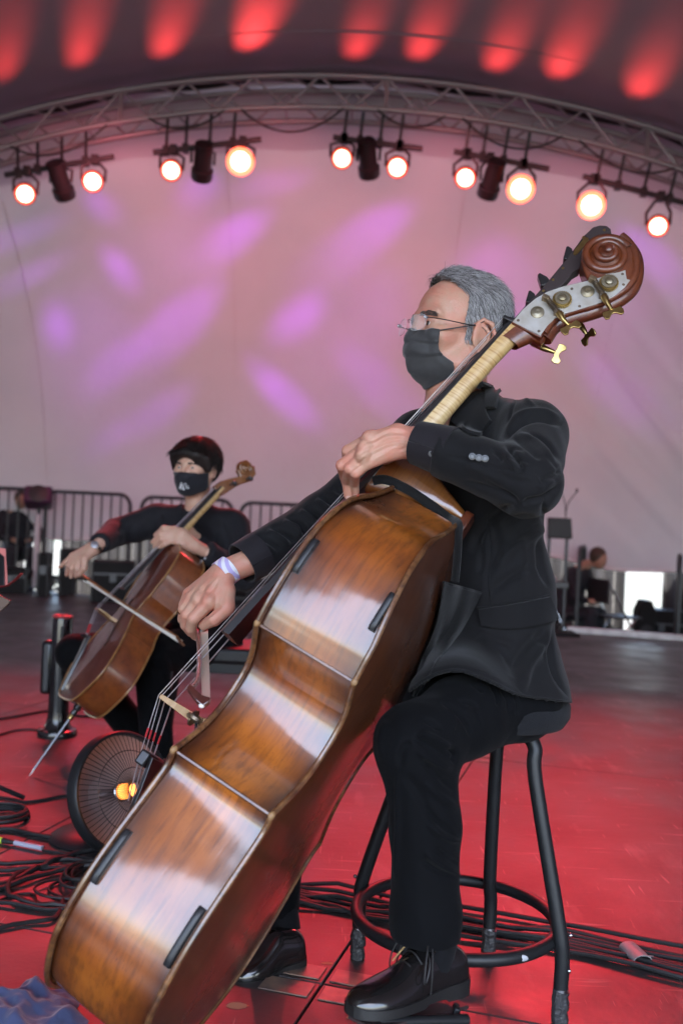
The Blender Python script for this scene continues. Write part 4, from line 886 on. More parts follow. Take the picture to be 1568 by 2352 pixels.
# ================================================================== STOOL, FOOT REST
def world_tree(root):
    V = []; Fc = []
    def rec(o):
        if o.type == 'MESH':
            M = np.array(wmat(o)); n = len(o.data.vertices); a = np.empty(n * 3); o.data.vertices.foreach_get('co', a); a = a.reshape(-1, 3) @ M[:3, :3].T + M[:3, 3]
            b = len(V); V.extend(a.tolist()); Fc.extend([tuple(b + i for i in p.vertices) for p in o.data.polygons])
        for c in o.children: rec(c)
    rec(root); return BVHTree.FromPolygons(V, Fc)
BASS_TREE = world_tree(BASS)
TAPE = mat('grey_gaffer_tape', (.05, .05, .054), .34, .2, bump=(140, .004))
SEATM = mat('seat_fabric', (.008, .0085, .011), .85, sheen=.06, spec=.3, bump=(500, .002))
def build_stool():
    ft = {k: flo(*p) for k, p in dict(l=(820, 2200), b=(1120, 2200), r=(1283, 2350)).items()}
    ft['f'] = ft['l'] + ft['r'] - ft['b']; ctr = (ft['l'] + ft['r']) / 2; top = ctr + np.array([.03, .0, 0])
    t = thing('bar_stool', 'tall black metal stool with round padded seat and foot ring under the bass player', 'stool', loc=ctr)
    mk('seat', MB().lathe([(.02, 0), (.165, 0), (.188, .008), (.199, .028), (.198, .05), (.185, .068), (.14, .078), (.02, .082)], top + np.array([.000, 0, .612]), nrm((.05, -.02, 1)), 48), SEATM, t)
    mk('seat_plate', MB().lathe([(.02, -.012), (.12, -.012), (.15, 0), (.02, 0)], top + np.array([.0, 0, .612]), (0, 0, 1), 24), BLACKM, t)
    for k, f in ft.items():
        d = f - ctr; rr = np.linalg.norm(d); d = d / rr
        P = crs([top + d * .03 + np.array([0, 0, .606]), top + d * .10 + np.array([0, 0, .598]), top + d * .135 + np.array([0, 0, .566]), ctr + d * (.155 if k != 'b' else .15) + np.array([.015, 0, .50]), ctr + d * (rr - .012) + np.array([0, 0, .21]), ctr + d * rr + np.array([0, 0, .14]), ctr + d * rr + np.array([0, 0, .075])], 6)
        lg = mk('leg', MB().tube(P, .0158, 14), BLACKM, t)
        e = ctr + d * rr
        mk('leg_extension', MB().tube([e + np.array([0, 0, .076]), e + np.array([0, 0, .066])], .0145, 12), CHROME, lg)
        R = []; Z = np.linspace(.070, .0, 9)
        for i, z in enumerate(Z): R.append(.0160 + .0028 * rnd.random())
        mk('tape_wrap', MB().tube([e + np.array([.0015 * math.sin(z * 200), 0, z]) for z in Z], R, 9), TAPE, lg, ang=20)
        for z in (.19, .115): mk('bolt', MB().ell(e + np.array([d[0], d[1], 0]) * .016 + np.array([0, 0, z]), .005, nu=8, nv=6), CHROME, lg)
    a = np.linspace(0, 2 * math.pi, 65)[:-1]
    rg = np.linalg.norm(ft['l'] - ctr) - .026
    mk('foot_ring', MB().loop([ctr + np.array([rg * math.cos(x), rg * math.sin(x), .165]) for x in a], .0142, 12), BLACKM, t)
    pm = mat('bare_paint_chip', (.45, .45, .48), .5)
    mk('paint_chip', MB().ell(ctr + np.array([rg * math.cos(-1.05), rg * math.sin(-1.05) - .0125, .166]), (.014, .003, .007), nu=10, nv=6), pm, t)
    return ft, ctr
STOOL_FT, STOOL_C = build_stool()
def build_footrest():
    t = thing('foot_rest', 'low black folding foot rest under the heel of the polished shoe', 'foot rest', loc=at(950, 2345, 1.88))
    mk('crossbar', MB().tube([at(900, 2306, 1.92), at(1040, 2297, 1.99)], .012, 10), BLACKM, t)
    mk('crossbar', MB().tube([at(868, 2347, 1.82), at(1072, 2343, 1.90)], .011, 10), BLACKM, t)
    for a, b in ((at(1032, 2280, 2.0), flo(1096, 2470)), (at(1050, 2310, 1.93), flo(1010, 2440)), (at(880, 2310, 1.90), flo(860, 2500)), (at(900, 2320, 1.86), flo(880, 2440))):
        c = (a + b) / 2; z = nrm(b - a); M = frame(z, (0, 1, 0)); mk('side_leg', MB().box(c, (.012, .028, np.linalg.norm(b - a)), M), BLACKM, t, bevel=.003)
    P = [at(830, 2338, 1.80), at(1046, 2284, 1.985)]; mk('pad', MB().box((P[0] + P[1]) / 2 - np.array([0, 0, .012]), (.27, .07, .008), np.stack([nrm(P[1] - P[0]), nrm(np.cross((0, 0, 1), P[1] - P[0])), nrm(np.cross(P[1] - P[0], np.cross((0, 0, 1), P[1] - P[0])))], 1)), mat('rest_pad', (.05, .03, .03), .5), t, bevel=.002)
build_footrest()

# ================================================================== BASSIST
MAN = thing('person', 'grey haired man in black suit, glasses and black mask playing the double bass', 'person', loc=STOOL_C)
# ---- head frame: x forward, y his left (towards the camera), z up
_yaw, _pit, _rol = rad(23), rad(9), rad(0)
hf = np.array([-math.cos(_yaw) * math.cos(_pit), -math.sin(_yaw) * math.cos(_pit), math.sin(_pit)])
hs = nrm(np.cross((0, 0, 1), hf)); hu = np.cross(hf, hs)
HS = 1.085; HM = np.stack([hf, hs, hu], 1)
HO = at(1096, 774, 2.262) - HM @ (np.array([-.006, .076, 0]) * HS)
def hw(p): return HO + (A3(p) * HS) @ HM.T
def hl(P): return ((P - HO) @ HM) / HS
def build_head(h=.0021):
    f = Field((-.16, -.115, -.235), (.16, .115, .165), h)     # canonical space
    E = f.ell; C = f.cone
    E((-.014, 0, .052), (.100, .076, .090), k=.03); E((.038, 0, .050), (.056, .062, .062), k=.03)
    E((.044, 0, -.018), (.056, .055, .068), k=.03); E((.050, 0, -.050), (.042, .042, .038), k=.03)
    for s in (1, -1):
        C((-.006, s * .056, -.030), (.016, s * .051, -.062), .018, .015, .03); C((.016, s * .050, -.060), (.062, s * .014, -.080), .014, .014, .03)
        E((.064, s * .047, -.014), (.028, .020, .018), k=.02)
        C((.093, s * .012, .029), (.082, s * .050, .032), .0105, .008, .018)
        E((.104, s * .034, .011), (.021, .020, .0125), k=.012, sub=True)
        E((.0815, s * .033, .0095), (.0142, .0150, .0138), k=.006)
        E((.0975, s * .033, .0090), (.009, .0125, .0046), k=.002, sub=True)
        C((.090, s * .022, .0165), (.084, s * .046, .0135), .0035, .003, .005)
        C((-.015, s * .062, -.045), (.018, s * .022, -.20), .014, .014, .03)
    C((.097, 0, .022), (.110, 0, -.024), .0075, .010, .014); E((.102, 0, -.030), (.012, .016, .009), k=.01)
    C((.068, 0, -.082), (.062, 0, -.084), .014, .014, .02)
    C((-.022, 0, -.04), (-.050, 0, -.24), .054, .062, .04); C((.012, 0, -.09), (-.012, 0, -.22), .026, .042, .04)
    # ears
    for s in (1, -1):
        Re = np.stack([nrm((.93, s * .30, 0)), nrm((-s * .30 * s, s * .93, 0)) * 1, (0, 0, 1)], 1)
        E((-.012, s * .080, .002), (.026, .007, .034), R=Re, k=.006)
        hx = [(.005, .076, .004), (.006, .080, .022), (-.008, .086, .036), (-.026, .091, .031), (-.036, .094, .010), (-.031, .091, -.012), (-.016, .084, -.030), (-.002, .078, -.033), (.004, .075, -.024)]
        f.chain([(a, s * b, c) for a, b, c in hx], [.0042, .0042, .0045, .0048, .0046, .0042, .0060, .0062, .0045], .003)
        E((-.012, s * .0945, -.004), (.013, .0085, .017), k=.004, sub=True); E((-.016, s * .096, .020), (.012, .006, .007), k=.003, sub=True)
        f.chain([(-.010, s * .086, .024), (-.023, s * .090, .012), (-.024, s * .089, -.008), (-.012, s * .084, -.020)], [.0035, .0042, .0042, .0036], .003)
        E((.0055, s * .080, -.006), (.0055, .0050, .0075), k=.004)
    return f.mesh(2)
HV, HQ = build_head()
HCAN = HV.copy(); HVW = hw(HV)
if np.linalg.det(HM) < 0: HQ = HQ[:, ::-1]
strokes_face = [([(948, 668), (985, 652), (1028, 662)], 3.5, -.0009), ([(950, 690), (985, 676), (1022, 684)], 3.5, -.0008), ([(1000, 742), (1016, 748), (1030, 757)], 3, -.0012), ([(1020, 690), (1000, 680), (985, 672)], 5, .0006), ([(1022, 712), (1005, 706)], 4, -.0006), ([(1012, 742), (1022, 748), (1034, 756)], 3, -.0009), ([(1014, 735), (1028, 733)], 3, -.0007),
    ([(985, 752), (1003, 757), (1016, 752)], 4, -.0012), ([(1040, 690), (1048, 720)], 7, -.0015), ([(1060, 820), (1085, 800)], 8, -.001), ([(965, 700), (985, 690), (1010, 688)], 8, .0008), ([(955, 660), (990, 650), (1030, 655)], 3, -.0005), ([(952, 678), (990, 668), (1030, 674)], 3, -.0005)]
HVW = sculpt(HVW, HQ, strokes_face)
# ---- hands
def hand(chains, palm, h=.0016, k=.0028, extra=None):
    pts = [at(*j[:3]) for c in chains + palm for j in c]; P = np.array(pts); f = Field(P.min(0) - .045, P.max(0) + .045, h)
    for c in palm: f.chain([at(*j[:3]) for j in c], [j[3] for j in c], .010)
    for c in chains: f.chain([at(*j[:3]) for j in c], [j[3] for j in c], k)
    if extra:
        for j in extra: f.ell(at(*j[:3]), j[3], k=.006)
    return f.mesh(2)
def sd(x, y, xx=.02): return bw(onx(x, y, xx))[1]
_lw = (963, 1016, 2.035)
LH_ch = [[(849, 1010, 2.055, .0150), (799, 1036, 2.075, .0130), (797, 1056, 2.105, .0112), (808, 1074, 2.13, .0100)],
         [(838, 1030, 2.045, .0152), (785, 1069, 2.062, .0126), (791, 1094, sd(791, 1094) - .035, .0108), (797, 1116, sd(797, 1116) - .014, .0098)],
         [(833, 1049, 2.040, .0145), (803, 1077, 2.045, .0122), (796, 1106, sd(796, 1106) - .040, .0105), (799, 1137, sd(799, 1137) - .016, .0096)],
         [(842, 1064, 2.038, .0132), (816, 1087, 2.038, .0112), (814, 1111, sd(814, 1111) - .045, .0095), (816, 1131, sd(816, 1131) - .022, .0086)],
         [(905, 1025, 2.06, .020), (898, 1042, 2.10, .0165), (880, 1058, 2.15, .0125)]]
LH_pa = [[(1010, 1022, 2.02, .0315), _lw + (.031,)], [(958, 1006, 2.04, .021), (912, 996, 2.05, .0195), (849, 1010, 2.055, .0165)], [(958, 1012, 2.04, .021), (900, 1012, 2.045, .0185), (838, 1030, 2.045, .0165)],
         [(958, 1022, 2.04, .021), (900, 1026, 2.045, .0180), (833, 1049, 2.040, .0158)], [(955, 1032, 2.04, .019), (900, 1038, 2.045, .0165), (842, 1064, 2.038, .0145)]]
LV, LQ = hand(LH_ch, LH_pa, extra=[(849, 1006, 2.048, .017), (838, 1027, 2.036, .0165), (833, 1046, 2.030, .0158)])
hand_str = [([(858, 1008), (830, 1022)], 4, -.0020), ([(846, 1030), (815, 1052)], 3.5, -.0022), ([(842, 1050), (818, 1070)], 3.5, -.0020), ([(784, 1062), (793, 1066)], 3, -.0007), ([(802, 1068), (812, 1073)], 3, -.0007), ([(940, 990), (900, 985), (858, 1004)], 5, .0024), ([(940, 1002), (890, 1005), (848, 1026)], 5, .0024), ([(940, 1012), (890, 1022), (842, 1044)], 5, .0022), ([(925, 1018), (885, 1040), (850, 1060)], 5, .0010),
    ([(930, 996), (890, 994), (855, 1014)], 4, -.0012), ([(930, 1008), (885, 1013), (843, 1036)], 4, -.0012), ([(920, 1016), (880, 1030), (846, 1052)], 4, -.0010), ([(797, 1100), (806, 1100)], 3, -.0008), ([(810, 1106), (820, 1106)], 3, -.0008), ([(800, 1074), (808, 1078)], 4, .0006), ([(940, 1024), (915, 1036)], 4, -.0015)]
LV = sculpt(LV, LQ, hand_str)
RH_ch = [[(481, 1384, 2.252, .0180), (444, 1421, 2.243, .0138), (438, 1444, 2.262, .0120), (448, 1460, 2.285, .0106)],
         [(458, 1379, 2.272, .0176), (429, 1412, 2.270, .0135), (426, 1436, 2.287, .0115), (438, 1453, 2.305, .0102)],
         [(443, 1372, 2.292, .0162), (422, 1398, 2.295, .0125), (419, 1422, 2.312, .0108), (428, 1440, 2.330, .0098)],
         [(435, 1364, 2.312, .0150), (422, 1388, 2.320, .0112), (419, 1410, 2.335, .0098), (427, 1428, 2.345, .0088)],
         [(522, 1356, 2.262, .0195), (519, 1398, 2.240, .0180), (492, 1423, 2.238, .0152), (468, 1436, 2.262, .0122)]]
RH_pa = [[(575, 1290, 2.32, .031), (516, 1314, 2.298, .0290)], [(514, 1320, 2.29, .025), (481, 1384, 2.252, .0185)], [(512, 1318, 2.30, .025), (458, 1379, 2.272, .018)], [(508, 1316, 2.305, .023), (443, 1372, 2.292, .0165)], [(504, 1314, 2.31, .020), (435, 1364, 2.312, .0150)],
         [(516, 1322, 2.285, .022), (519, 1392, 2.245, .019)], [(495, 1360, 2.27, .020), (519, 1392, 2.245, .018)]]
RV, RQ = hand(RH_ch, RH_pa, extra=[(481, 1381, 2.245, .018), (457, 1376, 2.264, .0176)])
RV = sculpt(RV, RQ, [([(510, 1325), (500, 1350), (483, 1378)], 5, .0015), ([(502, 1322), (482, 1345), (460, 1373)], 5, .0015), ([(495, 1320), (468, 1342), (445, 1366)], 5, .0012), ([(505, 1330), (490, 1352), (470, 1380)], 4, -.0015), ([(498, 1325), (475, 1348), (452, 1372)], 4, -.0014),
    ([(520, 1340), (512, 1375), (508, 1390)], 6, -.0025), ([(508, 1392), (488, 1406), (466, 1424)], 4, -.0030), ([(440, 1421), (448, 1426)], 3, .0006), ([(470, 1390), (450, 1410)], 5, .0008)])
# hidden rest of the body, one surface under the clothes
f = Field((-.32, 1.85, .0), (.60, 2.65, 1.42), .009)
for a, b, ra, rb in (((.355, 2.24, .72), (.335, 2.26, .95), .075, .085), ((.335, 2.26, .95), (.305, 2.31, 1.22), .095, .085), ((.305, 2.31, 1.22), tuple(hw((-.04, 0, -.2))), .06, .05), ((.30, 2.31, 1.24), (.405, 2.15, 1.23), .05, .05), ((.30, 2.31, 1.24), (.19, 2.47, 1.23), .05, .05),
        ((.405, 2.15, 1.23), tuple(at(1215, 1112, 1.95)), .045, .038), (tuple(at(1215, 1112, 1.95)), tuple(at(1000, 1022, 2.02)), .038, .027), ((.19, 2.47, 1.23), tuple(at(735, 1200, 2.46)), .045, .036), (tuple(at(735, 1200, 2.46)), tuple(at(570, 1292, 2.32)), .036, .027),
        (tuple(at(1200, 1590, 2.15)), tuple(at(945, 1710, 1.95)), .07, .055), (tuple(at(945, 1710, 1.95)), tuple(at(990, 2200, 1.94)), .05, .034), ((.30, 2.36, .70), tuple(at(690, 1660, 2.42)), .07, .055), (tuple(at(690, 1660, 2.42)), tuple(at(630, 2120, 2.37)), .045, .034)):
    f.cone(a, b, ra, rb, .03)
BV, BQ = f.mesh(1)
def join(*ms):
    V = []; Q = []; n = 0
    for v, q in ms: V.append(v); Q.append(np.asarray(q) + n); n += len(v)
    return np.vstack(V), np.vstack(Q)
mk('body', join((HVW, HQ), (LV, LQ), (RV, RQ), (BV, BQ)), SKIN, MAN, ang=0)
HEAD_TREE = bvh(HVW, HQ); RH_TREE = bvh(RV, RQ)
NAIL = mat('finger_nail', (.66, .40, .32), .3)
for hc, ids in ((LH_ch, (2, 3)), (RH_ch, (0,))):
    for i in ids:
        a, b = at(*hc[i][-2][:3]), at(*hc[i][-1][:3]); z = nrm(b - a); v = nrm(CC - b); x = nrm(np.cross(v, z)); y = np.cross(z, x); r = hc[i][-1][3]
        mk('finger_nail', MB().ell(b + z * r * .25 + y * r * .72, (r * .62, r * .34, r * .85), np.stack([x, y, z], 1), 12, 8), NAIL, MAN)
# eyes
EYEM = mat('eye_white', (.72, .68, .65), .15, coat=.5); IRIS = mat('iris', (.05, .035, .025), .1, coat=1)
for s in (1, -1):
    e = mk('eye', MB().ell(hw((.0815, s * .033, .009)), .0128 * HS), EYEM, MAN)
    mk('iris', MB().lathe([(.0062, -.0010), (.0050, .0006), (.0005, .0012)], hw(np.array([.0815, s * .033, .009]) + .0122 * nrm((1, s * .02 + .03, .0))), HM @ nrm((1, .03, 0)), 16), IRIS, e)
# eyebrows
BROWM = mat('eyebrow_hair', (.07, .055, .05), .6, island=(.20, .17, .16))
for s in (1, -1):
    mb = MB()
    for i in range(170):
        t = rnd.random(); p = np.array([.104 - .018 * t, s * (.013 + .040 * t), .0275 + .011 * t - .012 * t * t + rnd.uniform(-.0035, .0035)]); h = HEAD_TREE.find_nearest(Vector(hw(p)))
        q = A3(h[0]); n = A3(h[1]); d = nrm(HM @ nrm((-.4, s * .9, .35 - .5 * t)) + n * .25); mb.tube([q, q + d * .005 + n * .0006, q + d * .010], [.0006, .0005, .0002], 3, cap=False)
    mk('eyebrow', mb, BROWM, MAN)
# ---- hair
HAIRM = mat('grey_hair', (.08, .074, .075), .5, island=(.80, .78, .79), spec=.4)
HBASE = mat('grey_hair_base', (.13, .125, .125), .8, var=(160, (.26, .25, .25)), bump=(260, .002))
def hairmask(p):
    x, y, z = p[..., 0], np.abs(p[..., 1]), p[..., 2]
    front = np.where(z > .112, .088 - 1.0 * np.clip(.128 - z, 0, 1), np.where(z > .085, .030 + (z - .085) * 1.6, np.where(z > .02, .030 - .06 * np.clip(.06 - z, 0, .04), .018)))
    m = (x < front) & (z > -.012) & ~((x > -.036) & (x < .002) & (z < .036) & (y > .05))
    nape = (x < -.040) & (z > -.040)
    return (m & (x > -.045)) | nape
HN = vnorm(HVW, HQ)
hm = hairmask(HCAN) & (np.abs(HCAN[:, 1]) < .080)
fm = hm[HQ].all(1)
idx = np.unique(HQ[fm]); mp_ = -np.ones(len(HVW), int); mp_[idx] = np.arange(len(idx))
cz = HCAN[idx]; lift = .0035 + .010 * np.clip((cz[:, 2] - .07) / .07, 0, 1) + .008 * np.clip((cz[:, 0] - .02) / .05, 0, 1) * (cz[:, 2] > .1)
cap = HVW[idx] + HN[idx] * (lift * (.75 + .35 * np.sin(cz[:, 0] * 160 + cz[:, 2] * 90) * .3))[:, None]
HAIR = mk('hair', (cap, mp_[HQ[fm]]), HBASE, MAN, ang=0)
def strands(roots, norms, can, flow, n, ln, w, seed, rootlift):
    g = np.random.default_rng(seed); V = []; Fs = []; o = 0; k = 4
    for i in g.choice(len(roots), n):
        p = roots[i] + g.normal(size=3) * .0012; nn = norms[i]; c = can[i]; d, l, up = flow(c, g); d = HM @ d; d = d - nn * (d @ nn) * .8; d = nrm(d)
        L = l * g.uniform(.6, 1.25) * ln; pts = []; cur = p + nn * rootlift(c) * g.uniform(.2, .95)
        wob = g.normal(size=3) * .16
        for s in range(k):
            pts.append(cur); cur = cur + (d + nn * (up * (1 - s * .75)) + wob * (s / k)) * L / (k - 1)
        pts = np.array(pts); sd_ = nrm(np.cross(d, nn) + g.normal(size=3) * .5); up_ = nrm(np.cross(sd_, d)); ww = w * g.uniform(.7, 1.3)
        for s in range(k):
            r = ww * (1, 1, .8, .15)[s]; V += [pts[s] + sd_ * r, pts[s] - sd_ * r * .5 + up_ * r * .8, pts[s] - sd_ * r * .5 - up_ * r * .8]
        for s in range(k - 1):
            for j in range(3): Fs.append((o + s * 3 + j, o + s * 3 + (j + 1) % 3, o + s * 3 + 3 + (j + 1) % 3, o + s * 3 + 3 + j))
        o += 3 * k
    return np.array(V), np.array(Fs)
def flow_m(c, g):
    x, y, z = c; top = np.clip((z - .085) / .04, 0, 1); fr = np.clip((x - .03) / .05, 0, 1)
    side = nrm((-.45 + g.normal() * .12, 0, -.85)); tp_ = nrm((-.75 + fr * .6 + g.normal() * .2, (.35 if y > 0 else -.35) + g.normal() * .2, .1)); 
    return nrm(side * (1 - top) + tp_ * top), (.020 + .012 * top + .010 * fr * top), .10 + .35 * top + .75 * fr * top
_lift = lambda c: .004 + .009 * min(max((c[2] - .07) / .07, 0), 1) + .006 * (c[0] > .03) * (c[2] > .1)
HAIRD = mat('dark_grey_hair', (.045, .040, .041), .5, island=(.62, .59, .60), spec=.4)
_top = cz[:, 2] + .35 * cz[:, 0] > .112 + .012 * np.sin(cz[:, 1] * 90)
for sel, n_, m_, sd_n in ((~_top, 8500, HAIRM, 3), (_top, 6500, HAIRD, 4), (_top, 1300, HAIRM, 6)):
    ii = np.nonzero(sel)[0]; SV, SF = strands(HVW[idx][ii], HN[idx][ii], cz[ii], flow_m, min(n_, len(ii)), 1.0, .00048, sd_n, _lift); mk('hair_strands', (SV, SF), m_, HAIR, ang=0)
# short stubbled hair around the nape and sideburn merges through a thin second growth
# ---- mask
MASKM = mat('black_mask', (.022, .021, .022), .62, sheen=.4, bump=(700, .0006), var=(60, (.034, .033, .034)))
rows = [((.106, 0, -.006), (.075, .0590, -.009)), ((.114, 0, -.020), (.075, .0610, -.022)), ((.118, 0, -.036), (.073, .0625, -.036)), ((.117, 0, -.056), (.067, .0640, -.048)), ((.108, 0, -.080), (.050, .0655, -.058)), ((.090, 0, -.099), (.034, .0660, -.066)), ((.066, 0, -.110), (.027, .0620, -.078)), ((.046, 0, -.116), (.028, .0540, -.090))]
Cn = crs([r[0] for r in rows], 8); Sn = crs([r[1] for r in rows], 8); G = []; nc = 61
for i in range(len(Cn)):
    row = []; v = i / (len(Cn) - 1)
    for t in np.linspace(-1, 1, nc):
        a = abs(t); x = Sn[i][0] + (Cn[i][0] - Sn[i][0]) * (1 - a ** (2.3 - .9 * min(1, v * 2))); y = Sn[i][1] * np.sign(t) * a; z = Sn[i][2] + (Cn[i][2] - Sn[i][2]) * (1 - a ** 1.5)
        edge = max(0, (a - .45) / .55); saw = (v * 4.2 + .10 * math.sin(a * 5 + 1)) % 1.0; d = .0042 * (saw - .5) * (1 if .12 < v < .86 else .2) - .0016 * math.sin(a * 23 + v * 9) * edge * edge
        d += .0015 * math.sin(v * 11 - a * 7); n = nrm((1 - a * .8, np.sign(t) * a, 0)); row.append(hw(np.array([x, y, z]) + n * d))
    G.append(row)
def clear_of(tree, G, gap):
    G = np.array(G)
    for _ in range(3):
        for i in range(G.shape[0]):
            for j in range(G.shape[1]):
                h = tree.find_nearest(Vector(G[i, j]))
                if h[0] is None: continue
                n = A3(h[1]); d = (G[i, j] - A3(h[0])) @ n
                if d < gap: G[i, j] = G[i, j] + n * (gap - d)
        H = G.copy(); H[1:-1, 1:-1] = (G[2:, 1:-1] + G[:-2, 1:-1] + G[1:-1, 2:] + G[1:-1, :-2] + 4 * G[1:-1, 1:-1]) / 8; G = H
    return G
G = clear_of(HEAD_TREE, G, .0035)
MASK = mk('face_mask', MB().grid(G, .0012), MASKM, MAN, ang=0)
mk('mask_top_binding', MB().tube([G[2][j] for j in range(nc)], .0016, 6), MASKM, MASK); mk('mask_bottom_binding', MB().tube([G[-3][j] for j in range(nc)], .0016, 6), MASKM, MASK)
for s, e in ((1, -1), (-1, 0)):
    a, b = G[1][e], G[-2][e]
    mk('ear_loop', MB().tube(crs([a, hw((.050, s * .074, .004)), hw((.008, s * .084, .022)), hw((-.012, s * .090, .036))], 6), .0016, 6), MASKM, MASK)
    mk('ear_loop', MB().tube(crs([b, hw((.018, s * .072, -.078)), hw((.002, s * .080, -.050)), hw((-.010, s * .086, -.034))], 6), .0016, 6), MASKM, MASK)
# ---- glasses
GLM = mat('lens_glass', (.9, .9, .92), .02, spec=.8, alpha=.14); GRAM = mat('gunmetal_temple', (.06, .06, .065), .3, .7)
GLAS = mk('glasses', MB().tube(crs([hw((.116, -.010, .010)), hw((.122, 0, .014)), hw((.116, .010, .010))], 6), .0011, 6), CHROME, MAN)
for s in (1, -1):
    P = []
    for a in np.linspace(0, 2 * math.pi, 29)[:-1]:
        cx, cy = math.cos(a), math.sin(a); u = .025 * np.sign(cx) * abs(cx) ** .6; w = .0165 * np.sign(cy) * abs(cy) ** .6
        P.append((u, w))
    o = hw((.1165, s * .036, .004)); nx = nrm(HM @ np.array([1, s * .22, -.10])); ey = nrm(HM @ np.array([-s * .22 * s, s * 1.0, 0])); ez = np.cross(nx, ey) * 1
    mk('lens', MB().prism(np.array(P) * HS, o, ey, ez, nx, -.0008, .0008), GLM, GLAS, smooth=False)
    mk('lens_edge', MB().loop([o + ey * a * HS + ez * b * HS for a, b in P], .0006, 5), mat('lens_edge', (.75, .72, .74), .15, alpha=.55) if s > 0 else bpy.data.materials['lens_edge'], GLAS)
    mk('hinge', MB().box(hw((.113, s * .061, .012)), (.010, .004, .007), HM), CHROME, GLAS, bevel=.001)
    mk('temple', MB().tube(crs([hw((.112, s * .063, .012)), hw((.085, s * .074, .014)), hw((.03, s * .0825, .017)), hw((-.004, s * .086, .019)), hw((-.020, s * .087, .010)), hw((-.034, s * .083, -.008))], 6), [(.0011, .0026)] * 31, 8, hint=tuple(hs)), GRAM, GLAS)
    mk('nose_pad', MB().ell(hw((.108, s * .011, -.004)), (.003, .002, .005), nu=8, nv=6), GLM, GLAS)

# ---- jacket
TS = nrm((.50, -.866, 0)); TF = nrm((-.866, -.50, 0))   # torso: his left side, his front
f = Field((-.36, 1.80, .56), (.62, 2.72, 1.40), .0040)
C = f.cone
C((.340, 2.255, .90), (.305, 2.305, 1.13), .118, .122, .05, sq=(TS, 1.35)); C((.305, 2.305, 1.13), (.300, 2.315, 1.235), .120, .080, .05, sq=(TS, 1.65))
C((.340, 2.255, .90), (.358, 2.225, .70), .120, .130, .05, sq=(TS, 1.25)); C((.358, 2.225, .70), (.360, 2.215, .60), .130, .138, .04, sq=(TS, 1.2))
C((.358, 2.20, .705), at(1060, 1612, 2.045), .112, .094, .05)
C((.300, 2.315, 1.285), (.400, 2.155, 1.245), .058, .070, .04); C((.300, 2.315, 1.285), (.190, 2.47, 1.245), .058, .068, .04)
C(hw((-.052, 0, -.175)), (.302, 2.33, 1.26), .058, .085, .04)
LS, LE, LWr = np.array([.403, 2.140, 1.238]), at(1210, 1110, 1.945), at(1022, 1040, 2.005)
C(LS, LE, .073, .063, .03); C(LE, LWr, .062, .0525, .03)
RS, RE, RWr = np.array([.188, 2.475, 1.240]), at(738, 1196, 2.455), at(588, 1276, 2.345)
C(RS, RE, .076, .062, .03); C(RE, RWr, .062, .053, .03)
dl = nrm(LWr - LE); f.cutcap(LWr + dl * .012, dl, .10); dr = nrm(RWr - RE); f.cutcap(RWr + dr * .004, dr, .10)
JV, JQ = f.mesh(2)
Z4 = lambda q: [(721.3 + .4 * a, 846.7 + .4 * b) for a, b in q]; Z1 = lambda q: [(846.7 + .32 * a, 1348.5 + .32 * b) for a, b in q]; Z8 = lambda q: [(501.8 + .2 * a, 1066.2 + .2 * b) for a, b in q]
